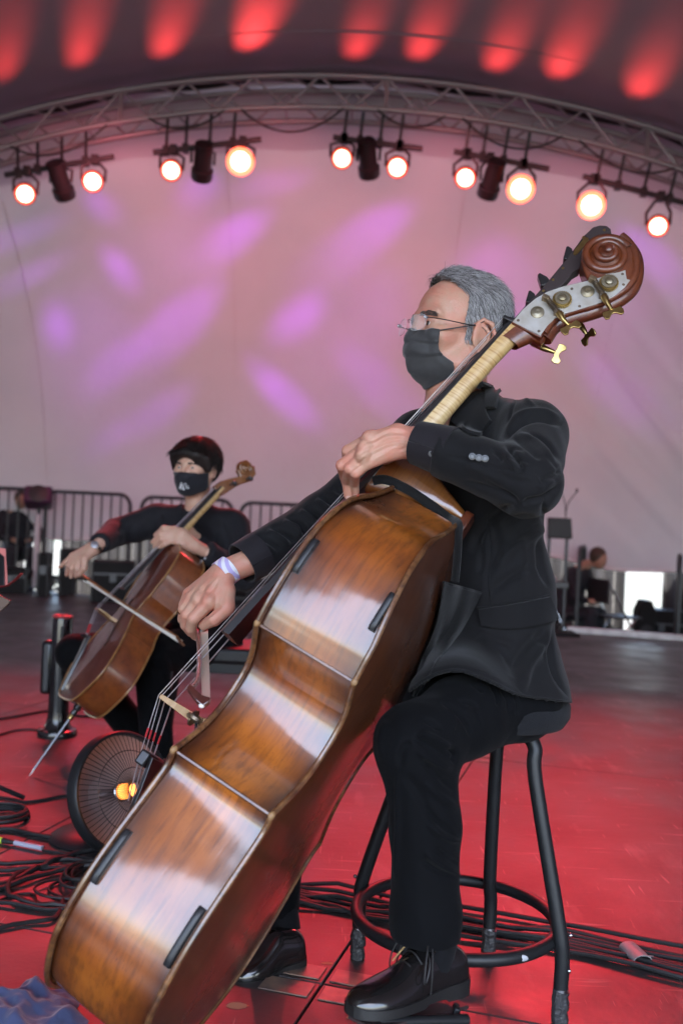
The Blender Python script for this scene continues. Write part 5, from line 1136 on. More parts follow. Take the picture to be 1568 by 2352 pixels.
J = [(Z4([(1085, 410), (1130, 355), (1200, 305), (1300, 285), (1420, 325)]), 9, -.010), (Z4([(1100, 370), (1180, 275), (1300, 255), (1420, 290)]), 13, .007), (Z4([(1140, 395), (1230, 450), (1300, 520)]), 9, -.007), (Z4([(1170, 370), (1280, 430), (1380, 540)]), 10, .005),
    (Z4([(1100, 430), (1160, 510), (1200, 590)]), 8, -.007), (Z4([(1080, 450), (1130, 540), (1160, 600)]), 9, .004), (Z4([(1230, 370), (1340, 430), (1410, 540)]), 8, -.005), (Z4([(760, 505), (900, 530), (1050, 572), (1300, 600)]), 3.5, -.0035),
    (Z4([(1200, 790), (1230, 760), (1330, 735), (1420, 660)]), 10, -.008), (Z4([(1180, 800), (1130, 740), (1000, 690), (850, 640)]), 12, -.005), (Z4([(1300, 640), (1390, 610), (1430, 560)]), 9, -.005), (Z4([(1280, 690), (1380, 640)]), 10, .004),
    (Z4([(870, 560), (960, 590), (1060, 640)]), 14, .004), (Z4([(1010, 460), (1060, 500), (1080, 540)]), 8, -.004),
    (Z4([(900, 1060), (960, 940), (1060, 830), (1150, 790)]), 16, -.007), (Z4([(1010, 1200), (1110, 1060), (1260, 960), (1340, 920)]), 20, .006), (Z4([(1000, 1290), (1140, 1180), (1300, 1130)]), 16, -.005),
    (Z4([(1340, 920), (1290, 1010), (1300, 1150), (1350, 1260)]), 10, -.005), (Z4([(1370, 720), (1320, 800), (1330, 900)]), 10, -.006),
    (Z1([(1330, 300), (1150, 560), (1060, 745)]), 16, .008), (Z1([(1250, 320), (1100, 480), (1000, 660)]), 18, -.006), (Z1([(800, 330), (900, 420), (1050, 440)]), 20, .004), (Z1([(1345, 250), (1300, 420), (1330, 640), (1390, 800)]), 9, -.006),
    (Z8([(980, 510), (1120, 585), (1200, 720)]), 10, -.010), (Z8([(930, 530), (1060, 610), (1140, 740)]), 10, .007), (Z8([(790, 620), (950, 680), (1010, 830)]), 10, -.010), (Z8([(740, 650), (890, 720), (950, 860)]), 10, .006), (Z8([(600, 720), (760, 790), (900, 920)]), 10, -.008), (Z8([(560, 760), (700, 830), (820, 930)]), 10, .005),
    (Z8([(1160, 370), (1280, 440), (1380, 560)]), 9, -.010), (Z8([(1120, 400), (1240, 490), (1320, 590)]), 10, .007), (Z8([(1300, 260), (1400, 330), (1450, 420)]), 9, -.008), (Z8([(450, 820), (600, 900), (720, 1000)]), 10, -.006), (Z8([(380, 900), (480, 960), (600, 1080)]), 10, -.006),
    ([(1150, 888), (1190, 905), (1235, 940)], 8, .003), ([(1190, 900), (1175, 935), (1168, 975)], 4, -.004), ([(1120, 1180), (1140, 1250), (1125, 1330)], 22, -.005), ([(1180, 1200), (1200, 1290), (1190, 1370)], 22, .004)]
J = [(a[0], a[1] * .62, a[2] * 1.7) + tuple(a[3:]) for a in J]
J += [(Z4([(1090, 470), (1150, 455), (1210, 470)]), 4, -.004), (Z4([(1110, 520), (1190, 520), (1250, 550)]), 4, -.004), (Z4([(1060, 600), (1140, 640), (1250, 650)]), 5, -.004), (Z4([(960, 640), (1060, 690), (1150, 760)]), 5, -.005), (Z4([(1240, 560), (1300, 620), (1330, 700)]), 5, -.005), (Z4([(1330, 500), (1390, 560), (1420, 600)]), 4, -.004), (Z4([(900, 480), (960, 500), (1010, 540)]), 4, -.003),
      (Z4([(1080, 900), (1170, 850), (1260, 850)]), 6, -.005), (Z4([(1120, 1010), (1220, 930), (1320, 890)]), 6, -.004), (Z4([(930, 950), (960, 1060), (950, 1180)]), 7, -.005), (Z1([(840, 380), (960, 480), (1010, 600)]), 7, -.004), (Z1([(1180, 330), (1240, 420), (1260, 540)]), 6, -.004)]
JV = ripple(JV, JQ, .0011, 3)
JV = sculpt(JV, JQ, J)
# hem: what hangs below the seen hem line is cut away
hem = crs([(880, 1640), (945, 1582), (1000, 1549), (1060, 1541), (1130, 1567), (1190, 1596), (1250, 1606), (1340, 1618), (1500, 1640)], 8)
PJ = proj(JV); _hy = np.interp(PJ[:, 0], hem[:, 0], hem[:, 1]); _d = np.clip(1 - (_hy - PJ[:, 1]) / 80, 0, 1) * (JV[:, 2] < .95)
JV = JV + vnorm(JV, JQ) * (.016 * _d ** 1.5)[:, None]; PJ = proj(JV)
_hy = np.interp(PJ[:, 0], hem[:, 0], hem[:, 1]); low = (JV[:, 2] < .86) & (PJ[:, 1] > _hy)
keep = ~low[JQ].all(1); JQ = JQ[keep]; _u = np.zeros(len(JV), bool); _u[JQ.ravel()] = True; _m = low & _u
JV[_m, 2] += (PJ[_m, 1] - _hy[_m]) / F * JV[_m, 1]
_u2 = np.full(len(JV), -1); _k = np.nonzero(_u)[0]; _u2[_k] = np.arange(len(_k)); JV = JV[_k]; JQ = _u2[JQ]
JACK = mk('suit_jacket', (JV, JQ), SUIT, MAN, ang=0)
so = JACK.modifiers.new('cloth', 'SOLIDIFY'); so.thickness = .0045; so.offset = -1
JT = bvh(JV, JQ)
# lapel, collar, pocket flap, seams, buttons
LAPM = SUIT
mk('lapel', laid(JT, Z4([(985, 140), (1000, 200), (994, 246), (1028, 306)]), Z4([(800, 300), (850, 360), (900, 385), (952, 396)]), .011, .007, 18, 12, 2), LAPM, JACK, ang=50)
mk('collar', laid(JT, Z4([(975, 75), (1015, 90), (1042, 125), (1058, 185), (1060, 242)]), Z4([(950, 120), (975, 155), (990, 190), (996, 225), (1000, 243)]), .015, .008, 16, 10, 2), LAPM, JACK, ang=50)
mk('pocket_flap', laid(JT, [(1101, 1399), (1170, 1389), (1256, 1371)], [(1106, 1438), (1168, 1445), (1277, 1423)], .0085, .0055, 22, 8), LAPM, JACK, ang=50)
mk('pocket_welt', MB().tube(onto(JT, resamp([(1098, 1396), (1170, 1386), (1258, 1367)], 20), .0035), .0026, 6), LAPM, JACK)
for q in ([(1118, 1180), (1128, 1260), (1122, 1340), (1128, 1390)],): 
    P = onto(JT, resamp(crs(q, 6), 16), .001); mk('seam', MB().tube(P, .0015, 5), SUIT, JACK)
BUTM = mat('jacket_button', (.035, .034, .038), .3, coat=.3)
for x, y in ((1085, 1050), (1099, 1053), (1112, 1056)):
    p = onto(JT, [(x, y)], .003)[0]; n = nrm(CC - p + np.array([0, -.3, .3])); mk('sleeve_button', MB().lathe([(.0062, 0), (.0072, .001), (.0068, .003), (.005, .0032), (.004, .0022), (.0005, .0022)], p, n, 16), BUTM, JACK)
hl_ = resamp(hem[3:], 60); hp_ = [onto(JT, [(x, y - k)], .0) for x, y in hl_ for k in (2,)]; hp_ = np.array([p[0] for p in hp_ if 1.7 < p[0][1] < 2.32])
mk('hem', MB().tube(hp_, .0022, 6), SUIT, JACK)
# shirt: collar and cuffs
def sleeve_ring(a, b, r0, r1, n=6, m=22, sq=1.0, wav=0):
    M = frame(b - a, (0, 0, 1)); G = []
    for i in range(n):
        t = i / (n - 1); c = A3(a) * (1 - t) + A3(b) * t; r = r0 * (1 - t) + r1 * t
        G.append([c + (M[:, 0] * math.cos(x) * r + M[:, 1] * math.sin(x) * r * sq) * (1 + wav * math.sin(3 * x + t * 2)) for x in np.linspace(0, 2 * math.pi, m + 1)])
    return G
c0, c1 = at(1038, 1040, 2.00), at(957, 1017, 2.035)
cu = mk('shirt_cuff', MB().grid(sleeve_ring(c0, c1, .050, .0415, 7, 26, wav=.02), -.004), SHIRT, MAN, ang=60)
ct = BVHTree.FromPolygons([tuple(v) for v in np.vstack([np.array(sleeve_ring(c0, c1, .050, .0415, 7, 26)).reshape(-1, 3)])], MB().grid(sleeve_ring(c0, c1, .050, .0415, 7, 26)).f)
p = onto(ct, [(991, 1042)], .0015)[0]; mk('cuff_button', MB().lathe([(.0055, 0), (.0064, .001), (.006, .0028), (.0045, .003), (.0035, .002), (.0005, .002)], p, nrm(CC - p), 16), BUTM, cu)
mk('cuff_fold', MB().tube(onto(ct, resamp([(1028, 1000), (1026, 1030), (1020, 1058), (985, 1057), (962, 1054)], 14), .0005), .0014, 5), SHIRT, cu)
c0, c1 = at(598, 1270, 2.345), at(556, 1296, 2.318)
mk('shirt_cuff', MB().grid(sleeve_ring(c0, c1, .050, .047, 6, 26, wav=.02), -.004), SHIRT, MAN, ang=60)
mk('shirt_collar', MB().grid(sleeve_ring(hw((-.036, 0, -.200)), hw((-.030, 0, -.140)), .070, .064, 6, 30), -.003), SHIRT, MAN, ang=60)
# wristband and ring
a, b = at(528, 1307, 2.303), at(508, 1322, 2.292)
BANDM = bpy.data.materials.new('paper_wristband'); BANDM.use_nodes = True; N, L, B = nodes(BANDM); B.inputs['Roughness'].default_value = .4
tc = N.new('ShaderNodeTexCoord'); wv = N.new('ShaderNodeTexWave'); wv.inputs['Scale'].default_value = 22; wv.inputs['Distortion'].default_value = 0; mpn = N.new('ShaderNodeMapping'); mpn.inputs['Rotation'].default_value = (.3, .5, .5)
L.new(tc.outputs['Object'], mpn.inputs[0]); L.new(mpn.outputs[0], wv.inputs['Vector']); cr_ = N.new('ShaderNodeValToRGB'); cr_.color_ramp.interpolation = 'CONSTANT'; cr_.color_ramp.elements[0].color = (.80, .79, .84, 1); cr_.color_ramp.elements[1].position = .5; cr_.color_ramp.elements[1].color = (.50, .43, .74, 1); L.new(wv.outputs['Fac'], cr_.inputs[0]); L.new(cr_.outputs[0], B.inputs['Base Color'])
mk('wristband', MB().grid(sleeve_ring(a + nrm(a - b) * .002, b, .0325, .0330, 4, 30), -.0012), BANDM, MAN, ang=60)
pr = at(422, 1404, 2.296); mk('ring', MB().loop([pr + frame(at(420, 1420, 2.31) - at(423, 1395, 2.293)) @ np.array([.0132 * math.cos(x), .0132 * math.sin(x), 0]) for x in np.linspace(0, 2 * math.pi, 25)[:-1]], .0015, 6), mat('gold', (.8, .52, .2), .2, 1), MAN)
# ---- trousers
f = Field((-.20, 1.80, .10), (.60, 2.66, .84), .0044)
C = f.cone
C((.354, 2.228, .70), (.348, 2.24, .80), .112, .102, .04, sq=(TS, 1.2)); C((.354, 2.228, .70), at(1190, 1604, 2.16), .105, .086, .04)
C(at(1190, 1604, 2.16), at(1060, 1648, 2.04), .082, .080, .04); C(at(1060, 1648, 2.04), at(954, 1706, 1.945), .080, .073, .03); C(at(956, 1712, 1.945), at(976, 1900, 1.94), .076, .066, .04); C(at(976, 1900, 1.94), at(978, 2100, 1.94), .066, .066, .02); C(at(978, 2100, 1.94), at(978, 2172, 1.94), .066, .069, .02)
C((.31, 2.36, .70), at(700, 1655, 2.43), .10, .078, .04); C(at(700, 1655, 2.43), at(640, 1950, 2.39), .074, .062, .03); C(at(640, 1950, 2.39), at(628, 2098, 2.37), .062, .060, .02)
f.cutcap(at(978, 2154, 1.94), nrm(at(970, 2172, 1.94) - at(976, 1900, 1.94)), .12); f.cutcap(at(628, 2094, 2.37), (0, 0, -1), .12)
TV, TQ = f.mesh(2)
Z7 = lambda q: [(846.7 + .32 * a, 1474 + .32 * b) for a, b in q]
TS_ = [(Z7([(520, 430), (580, 460), (640, 510), (700, 590), (745, 700)]), 7, -.006), (Z7([(640, 420), (720, 440), (780, 480)]), 6, -.004), (Z7([(730, 300), (790, 330), (820, 370)]), 6, -.005), (Z7([(760, 290), (830, 320), (860, 370)]), 6, .003), (Z7([(380, 560), (450, 580), (520, 640)]), 9, -.007),
    (Z7([(320, 680), (420, 740), (600, 860)]), 10, -.008), (Z7([(360, 650), (480, 700), (610, 780)]), 10, .007), (Z7([(330, 770), (450, 850), (600, 920)]), 9, .005), (Z7([(380, 850), (480, 950), (630, 1070)]), 12, -.007), (Z7([(400, 1000), (520, 1120), (640, 1200)]), 12, .005), (Z7([(390, 1180), (500, 1300), (650, 1400)]), 11, -.007), (Z7([(420, 1300), (540, 1400), (660, 1430)]), 10, .007),
    (Z7([(370, 1570), (480, 1640), (640, 1700)]), 10, -.007), (Z7([(400, 1500), (500, 1590), (660, 1690)]), 9, .006), (Z7([(200, 900), (210, 1300), (190, 1700)]), 8, .004), (Z7([(940, 330), (1000, 420), (1000, 520)]), 6, -.004), (Z7([(1040, 380), (1070, 450), (1060, 540)]), 6, -.004), (Z7([(120, 560), (90, 700), (100, 850)]), 14, .004), (Z7([(560, 760), (620, 800), (610, 880)]), 7, -.010), (Z7([(480, 1480), (580, 1560), (650, 1600)]), 8, -.005), (Z7([(300, 720), (240, 780), (220, 900)]), 12, -.005), (Z7([(250, 950), (340, 1060), (420, 1200)]), 14, -.004), (Z7([(560, 480), (600, 560), (600, 640)]), 6, .005), (Z7([(680, 470), (740, 520), (790, 600)]), 6, .004), (Z7([(870, 300), (920, 380), (930, 470)]), 6, -.005)]
TV = sculpt(ripple(TV, TQ, .0012, 8), TQ, [(a[0], a[1] * .68, a[2] * 1.7) for a in TS_])
TROUS = mk('trousers', (TV, TQ), TROU, MAN, ang=0)
TT = bvh(TV, TQ)
# ---- shoes
LEATH = mat('black_leather', (.010, .009, .009), .16, coat=.8, crough=.08, bump=(40, .0008)); SOLEM = mat('shoe_sole', (.014, .013, .013), .5); SOCK = mat('black_sock', (.006, .006, .0075), .9, sheen=.05, spec=.2)
def shoe(H, T, up, sc=1.0):
    """H heel, T toe on the sole plane"""
    fx = nrm(T - H); up = nrm(A3(up) - fx * (A3(up) @ fx)); sx = np.cross(up, fx); Ln = np.linalg.norm(T - H)
    sec = [(.00, .020, .030, .055), (.03, .031, .026, .075), (.12, .036, .024, .088), (.24, .036, .022, .092), (.36, .037, .018, .094), (.48, .041, .014, .078), (.60, .046, .011, .060), (.72, .048, .010, .050), (.83, .045, .010, .043), (.92, .036, .010, .036), (.975, .022, .011, .027), (1.0, .007, .014, .019)]
    G = []
    for s, w, z0, z1 in crs(sec, 3):
        c = H + fx * s * Ln; h = z1 - z0; row = []
        for a in np.linspace(-.06, math.pi + .06, 21): row.append(c + sx * (w * sc * np.sign(math.cos(a)) * abs(math.cos(a)) ** .75) + up * (z0 + h * max(0, math.sin(a)) ** .85) * sc)
        G.append(row)
    g_ = MB().grid(G); g_.add(G[0], [tuple(range(21))]); g_.add(G[-1], [tuple(range(21))[::-1]]); o = mk('shoe', g_, LEATH, MAN, ang=60)
    S = []
    for s, w, z0, z1 in crs(sec, 3):
        c = H + fx * s * Ln; w = (w + .004) * sc; zb = -.004 if s < .27 else (.002 if s < .45 else -.004 + 0 * s); S.append([c - sx * w + up * zb, c - sx * w + up * (z0 * .9 + .004) * sc, c + sx * w + up * (z0 * .9 + .004) * sc, c + sx * w + up * zb, c - sx * w + up * zb])
    mb = MB().grid(S); mb.add(S[-1][:4], [(0, 1, 2, 3)]); mb.add(S[0][:4], [(3, 2, 1, 0)]); mk('sole', mb, SOLEM, o, ang=40)
    return o, fx, sx, up, Ln
so_, fx, sx, up, Ln = shoe(at(1056, 2266, 1.965), at(803, 2328, 1.80), (-.05, .05, 1), 1.0)
H0 = at(1056, 2266, 1.965)
SP = lambda s, w, z: H0 + fx * s * Ln + sx * w + up * z
for k in range(4):
    s = .42 + .055 * k; z = .100 - .017 * k
    mk('lace', MB().tube(crs([SP(s, -.030, z - .012), SP(s + .01, -.012, z + .002), SP(s + .012, .010, z + .003), SP(s, .028, z - .012)], 5), .0017, 6), SOLEM, so_)
for e in (1, -1):
    mk('lace_bow', MB().tube(crs([SP(.40, 0, .112), SP(.44, e * .030, .112), SP(.50, e * .046, .082), SP(.52, e * .050, .050), SP(.49, e * .047, .045), SP(.44, e * .038, .080), SP(.41, 0, .110)], 6), .0016, 6), SOLEM, so_)
    mk('lace_end', MB().tube(crs([SP(.40, 0, .112), SP(.42, e * .036, .105), SP(.45, e * .050, .06), SP(.455, e * .050, .022)], 6), .0015, 6), SOLEM, so_)
mk('tongue_edge', MB().tube(crs([SP(.34, -.010, .120), SP(.42, -.016, .106), SP(.50, -.022, .085), SP(.56, -.030, .064)], 5), .0016, 5), mat('tan_welt', (.35, .22, .09), .5), so_)
mk('facing', MB().grid([[SP(.36 + .05 * i, w, .102 - .0125 * i - abs(w) * .25) for w in np.linspace(-.028, .034, 7)] for i in range(6)], .003), LEATH, so_)
mk('sock', MB().tube([at(985, 2120, 1.94), SP(.26, 0, .085), SP(.28, 0, .05)], [.046, .042, .036], 18), SOCK, MAN)
s2, *_ = shoe(at(692, 2214, 2.335), at(520, 2255, 2.24), (0, 0, 1), 1.02)
mk('sock', MB().tube([at(640, 2060, 2.37), at(652, 2140, 2.345)], [.042, .040], 16), SOCK, MAN)

# ================================================================== VELVET STRAP AND BIB of the bass
def depth_on(tree, p, dflt=2.1):
    h = tree.ray_cast(Vector(CC), Vector(nrm(ray(p[0], p[1]))))
    return h[0].y if h[0] is not None and 1.6 < h[0].y < 2.5 else dflt
VELV = mat('black_velvet', (.007, .0068, .0075), .85, sheen=.18, spec=.25, bump=(300, .001))
strap_px = resamp(crs([(858, 1106), (875, 1100), (900, 1108), (950, 1133), (1000, 1163), (1040, 1190), (1050, 1206)], 6), 30)
P = onto(BASS_TREE, strap_px, .007)
P2 = [at(1052, 1225, P[-1][1] + .0), at(1050, 1275, P[-1][1] + .01), at(1044, 1335, P[-1][1] + .02)]
P = lap_line = np.vstack([P, crs([P[-1]] + P2, 6)[1:]])
for _ in range(6): P[1:-1] = (P[:-2] + P[2:] + 2 * P[1:-1]) / 4
BIB = thing('velvet_bib', 'black velvet pad hung by a strap over the shoulder of the double bass', 'instrument bib', loc=P[-1])
mk('strap', MB().tube(P, [(.010, .0055)] * len(P), 10, hint=(0, -1, .2)), VELV, BIB)
JT2 = JT
eL = resamp(crs([(1018, 1338), (1004, 1420), (980, 1490), (955, 1560), (938, 1600)], 6), 20); eR = resamp(crs([(1104, 1362), (1080, 1408), (1045, 1465), (1012, 1510), (960, 1600)], 6), 20)
G = []
for i in range(20):
    row = []; s = i / 19
    for t in np.linspace(0, 1, 14):
        x, y = eL[i] * (1 - t) + eR[i] * t; d0 = depth_on(BASS_TREE, eL[i] - (8, 0))
        d1 = depth_on(JT, eR[i])
        row.append(at(x, y, d0 * (1 - t) + d1 * t - .012 - .012 * math.sin(t * 9 + s * 3) * (.4 + s) + .006 * math.sin(t * 17 - s * 6)))
    G.append(row)
for _ in range(3):
    H = np.array(G); H[1:-1, 1:-1] = (H[2:, 1:-1] + H[:-2, 1:-1] + H[1:-1, 2:] + H[1:-1, :-2] + 2 * H[1:-1, 1:-1]) / 6; G = H
mk('pad_cloth', MB().grid(G, .004), VELV, BIB, ang=60)
mk('pad_seam', MB().tube(G[0], .003, 6), VELV, BIB)

# ================================================================== BASS BOW
BOWM = wood('bow_stick', (.10, .022, .014), (.12, .028, .016), (.03, .008, .006), sc=30); HAIRW = mat('bow_hair', (.62, .54, .42), .5, bump=(900, .0006), stretch=(1, 1, 1)); IVORY = mat('tip_plate', (.82, .80, .76), .3)
BOW = thing('bass_bow', 'dark red bass bow held in the right hand across the bass strings', 'bow', loc=at(470, 1445, 2.3))
stick = [at(450, 1428, 2.36), at(453, 1446, 2.29), at(457, 1480, 2.16), at(458, 1510, 2.04), at(457, 1540, 1.92), at(452, 1565, 1.83), at(442, 1580, 1.765)]
mk('stick', MB().tube(crs(stick, 6), np.interp(np.linspace(0, 1, 37), [0, .1, 1], [.0065, .0062, .0045]), 10), BOWM, BOW)
h0, h1 = [(461, 1447, 2.29), (478, 1445, 2.285)], [(463, 1604, 1.752), (483, 1610, 1.748)]
G = [[at(*(A3(h0[0]) * (1 - t) + A3(h1[0]) * t)) * (1 - u) + at(*(A3(h0[1]) * (1 - t) + A3(h1[1]) * t)) * u for u in np.linspace(0, 1, 5)] for t in np.linspace(0, 1, 12)]
mk('bow_hair', MB().grid(G, .0012), HAIRW, BOW)
a = [at(436, 1573, 1.775), at(446, 1584, 1.76), at(464, 1600, 1.752), at(484, 1606, 1.748), at(482, 1613, 1.742), at(466, 1626, 1.735), at(452, 1614, 1.740), at(430, 1584, 1.752)]
n = nrm(np.cross(a[2] - a[0], a[6] - a[0])); mb = MB(); V = np.array(a); k = len(a)
mb.add(np.vstack([V + n * .005, V - n * .005]), [tuple(range(k))[::-1], tuple(range(k, 2 * k))] + [(i, (i + 1) % k, k + (i + 1) % k, k + i) for i in range(k)]); mk('bow_head', mb, BOWM, BOW, bevel=.0015)
mk('tip_plate', MB().ell(at(463, 1621, 1.737), (.0055, .005, .0045)), IVORY, BOW)
mk('frog', MB().box((at(455, 1436, 2.32) + at(470, 1436, 2.32)) / 2, (.022, .05, .014), frame(at(470, 1436, 2.4) - at(470, 1445, 2.2), (0, 0, 1))[:, [0, 2, 1]]), EBONY, BOW, bevel=.003)
mk('ferrule', MB().tube([at(469, 1447, 2.296), at(469.5, 1450, 2.280)], [(.0095, .0045)] * 2, 14), CHROME, BOW)
# ================================================================== CELLO
CD = dict(WL=.228, yWL=.155, wl2=.212, yl2=.236, wL=.169, yL=.326, wC=.12, yC=.400, wU=.150, yU=.488, WU=.168, yWU=.600, w3=.144, y3=.69, w4=.078, y4=.731, wT=.03, yT=.755, rib=.117, rt=.115, sc=.62)
KR = np.array([[.47645, .47637, -.73896], [-.87568, .33226, -.35041], [.0786, .81405, .57546]]); KT = np.array([-1.0287, 3.8438, .282])
KR[:, 0] = nrm(KR[:, 0]); KR[:, 1] = nrm(KR[:, 1] - KR[:, 0] * (KR[:, 0] @ KR[:, 1])); KR[:, 2] = np.cross(KR[:, 0], KR[:, 1])
def kw(p): return A3(p) @ KR.T + KT
def onk(x, y, x0=0.0):
    v = ray(x, y); n = KR[:, 0]; s = ((KT + n * x0 - CC) @ n) / (v @ n); return KR.T @ (CC + v * s - KT)
def build_cello():
    C1 = wood('cello_varnish', (.17, .036, .007), (.27, .072, .012), (.035, .008, .004), sc=9, crough=.2); C2 = wood('cello_top_varnish', (.10, .018, .006), (.15, .032, .009), (.035, .008, .004), grain=(6, .2, 1), sc=9, crough=.2); CE = mat('cello_edge', (.34, .17, .055), .35, coat=.6, var=(40, (.24, .10, .03)))
    t = thing('cello', 'reddish brown cello held by the young player, endpin on the red floor', 'cello', M=mat4(KR, KT)); K = dict(local=True); dep = lambda y: .117
    mb = MB(); plates(CD, 1, .020, .003, dep, mb); mk('top_plate', mb, C2, t, **K); tree = BVHTree.FromPolygons([tuple(v) for v in np.vstack(mb.v)], mb.f)
    mb = MB(); plates(CD, -1, .018, .003, dep, mb); mk('back_plate', mb, C1, t, **K); ribs(CD, dep, t, C1, .003); edging(CD, dep, t, CE, .0042, .002)
    dk = bpy.data.materials['f_hole_dark']
    for s in (1, -1):
        P2 = crs([(s * .045, .455), (s * .037, .435), (s * .048, .40), (s * .066, .345), (s * .084, .29), (s * .098, .255), (s * .090, .24)], 8); Q = []
        for x, y in P2:
            h = tree.ray_cast(Vector((x, y, .3)), Vector((0, 0, -1))); Q.append((x, y, (h[0].z if h[0] else .01) + .0004))
        mk('f_hole', MB().tube(Q, np.interp(np.linspace(0, 1, len(Q)), [0, .1, .3, .5, .7, .9, 1], [.008, .008, .003, .006, .003, .008, .008]), 8, sq=.12, hint=(0, 0, 1)), dk, t, **K)
    nut = onk(498, 1118); bz = .113; V = []; y0, z0, y1, z1 = nut[1], nut[2], .47, .082
    for y in np.linspace(y0 + .01, y1, 16):
        u = (y0 - y) / (y0 - y1); hw_ = .0155 + u * .016; z = z0 + (z1 - z0) * u; V.append([(hw_, y, z - .007), (hw_ * .6, y, z - .001), (0, y, z), (-hw_ * .6, y, z - .001), (-hw_, y, z - .007), (-hw_, y, z - .014), (hw_, y, z - .014), (hw_, y, z - .007)])
    mb = MB().grid(V); mb.add(V[-1][:7], [tuple(range(7))]); mb.add(V[0][:7], [tuple(range(7))[::-1]]); mk('fingerboard', mb, EBONY, t, local=True, ang=30)
    zf = lambda y: z0 + (z1 - z0) * (y0 - y) / (y0 - y1) - .013
    V = [[(w * math.cos(a), y, zf(y) - d * math.sin(a) ** .8 if 0 < a < 3.14 else zf(y)) for a in np.linspace(0, math.pi, 11)] for y, d, w in ((y0 + .012, .032, .015), (y0 - .04, .026, .0155), (.9, .027, .0165), (.82, .032, .018), (.785, .06, .019), (.765, .11, .020), (.752, .15, .020))]
    mk('neck', MB().grid(V), NECKM, t, local=True, ang=0)
    mk('bridge', MB().add([(s * w, .348 + th, z) for z, w, th in ((.018, .045, .006), (.05, .030, .005), (.085, .042, .0035), (bz - .004, .036, .002)) for s in (1, -1)] + [(s * w, .348 - th, z) for z, w, th in ((.018, .045, .006), (.05, .030, .005), (.085, .042, .0035), (bz - .004, .036, .002)) for s in (1, -1)],
        [(0, 2, 3, 1), (2, 4, 5, 3), (4, 6, 7, 5), (8, 9, 11, 10), (10, 11, 13, 12), (12, 13, 15, 14), (0, 8, 10, 2), (2, 10, 12, 4), (4, 12, 14, 6), (1, 3, 11, 9), (3, 5, 13, 11), (5, 7, 15, 13), (6, 14, 15, 7), (0, 1, 9, 8)]), MAPLE, t, local=True, smooth=False)
    mb = MB(); sec = [[(-w, y, z), (w, y, z), (w * .7, y, z + .010), (-w * .7, y, z + .010), (-w, y, z)] for y, z, w in ((.245, .070, .028), (.18, .056, .024), (.06, .036, .015), (.02, .030, .012))]; mb.grid(sec); mb.add(sec[0][:4], [(0, 1, 2, 3)]); mk('tailpiece', mb, EBONY, t, local=True, bevel=.002)
    for i, x in enumerate((-1.5, -.5, .5, 1.5)):
        br = (x * .015, .348, bz - .003 * abs(x)); st = mk('string', MB().tube(np.vstack([np.linspace((x * .0065, y0, z0 + .006), br, 10), np.linspace(br, (x * .012, .245, .082), 5)[1:]]), .0009, 5), STRING, t, **K)
        mk('silk_winding', MB().tube([A3(br) * .4 + A3((x * .012, .245, .082)) * .6, (x * .012, .25, .083)], .0014, 5), SILK, st, **K)
        mk('fine_tuner', MB().lathe([(.004, 0), (.006, .004), (.006, .012), (.002, .015)], (x * .012, .232, .082), (0, .3, 1), 10), RUBBER, t, **K)
    se = onk(566, 1075, .02); sc_ = se[1:]
    px = lambda q, x0=.013: np.array([onk(*p, x0)[1:] for p in q]); YZ = dict(o=(0, 0, 0), ex=(0, 1, 0), ey=(0, 0, 1), ez=(1, 0, 0))
    body = px([(492, 1118), (510, 1105), (533, 1098), (552, 1094), (545, 1080), (560, 1070), (585, 1070), (588, 1090), (575, 1105), (552, 1113), (535, 1122), (515, 1136), (505, 1140)])
    mk('pegbox', MB().prism(body, z0=-.014, z1=.014, **YZ), BASS_HEEL, t, local=True, bevel=.003); scroll((sc_[0], sc_[1]), .031, .018, t, BASS_HEEL, a0=.4)
    for (x, y), s in (((530, 1112), 1), ((566, 1101), 1), ((520, 1118), -1), ((548, 1106), -1)):
        c = np.r_[0, px([(x, y)])[0]]; pg = mk('tuning_peg', MB().lathe([(.004, 0), (.0045, .03), (.007, .034), (.003, .040), (.010, .046), (.013, .056), (.009, .068), (.002, .071)], c, (s, 0, 0), 12, rx=.8), EBONY, t, **K)
    zb = -.058; L = (KT[2] + KR[2, 2] * zb) / KR[2, 1]
    mk('endpin', MB().tube([(0, .02, zb), (0, -L + .03, zb)], .0045, 10), mat('endpin_rod', (.28, .29, .32), .3, .8), t, **K); mk('endpin_tip', MB().tube([(0, -L + .032, zb), (0, -L, zb)], [.0045, .001], 8), CHROME, t, **K)
    mk('endpin_plug', MB().lathe([(.016, 0), (.017, .010), (.011, .016), (.013, .03), (.010, .038)], (0, .002, zb), (0, -1, 0), 16), EBONY, t, **K); mk('endpin_collar', MB().lathe([(.009, .036), (.011, .040), (.011, .055), (.007, .058)], (0, .002, zb), (0, -1, 0), 14), BRASS, t, **K)
    return t
CELLO = build_cello()

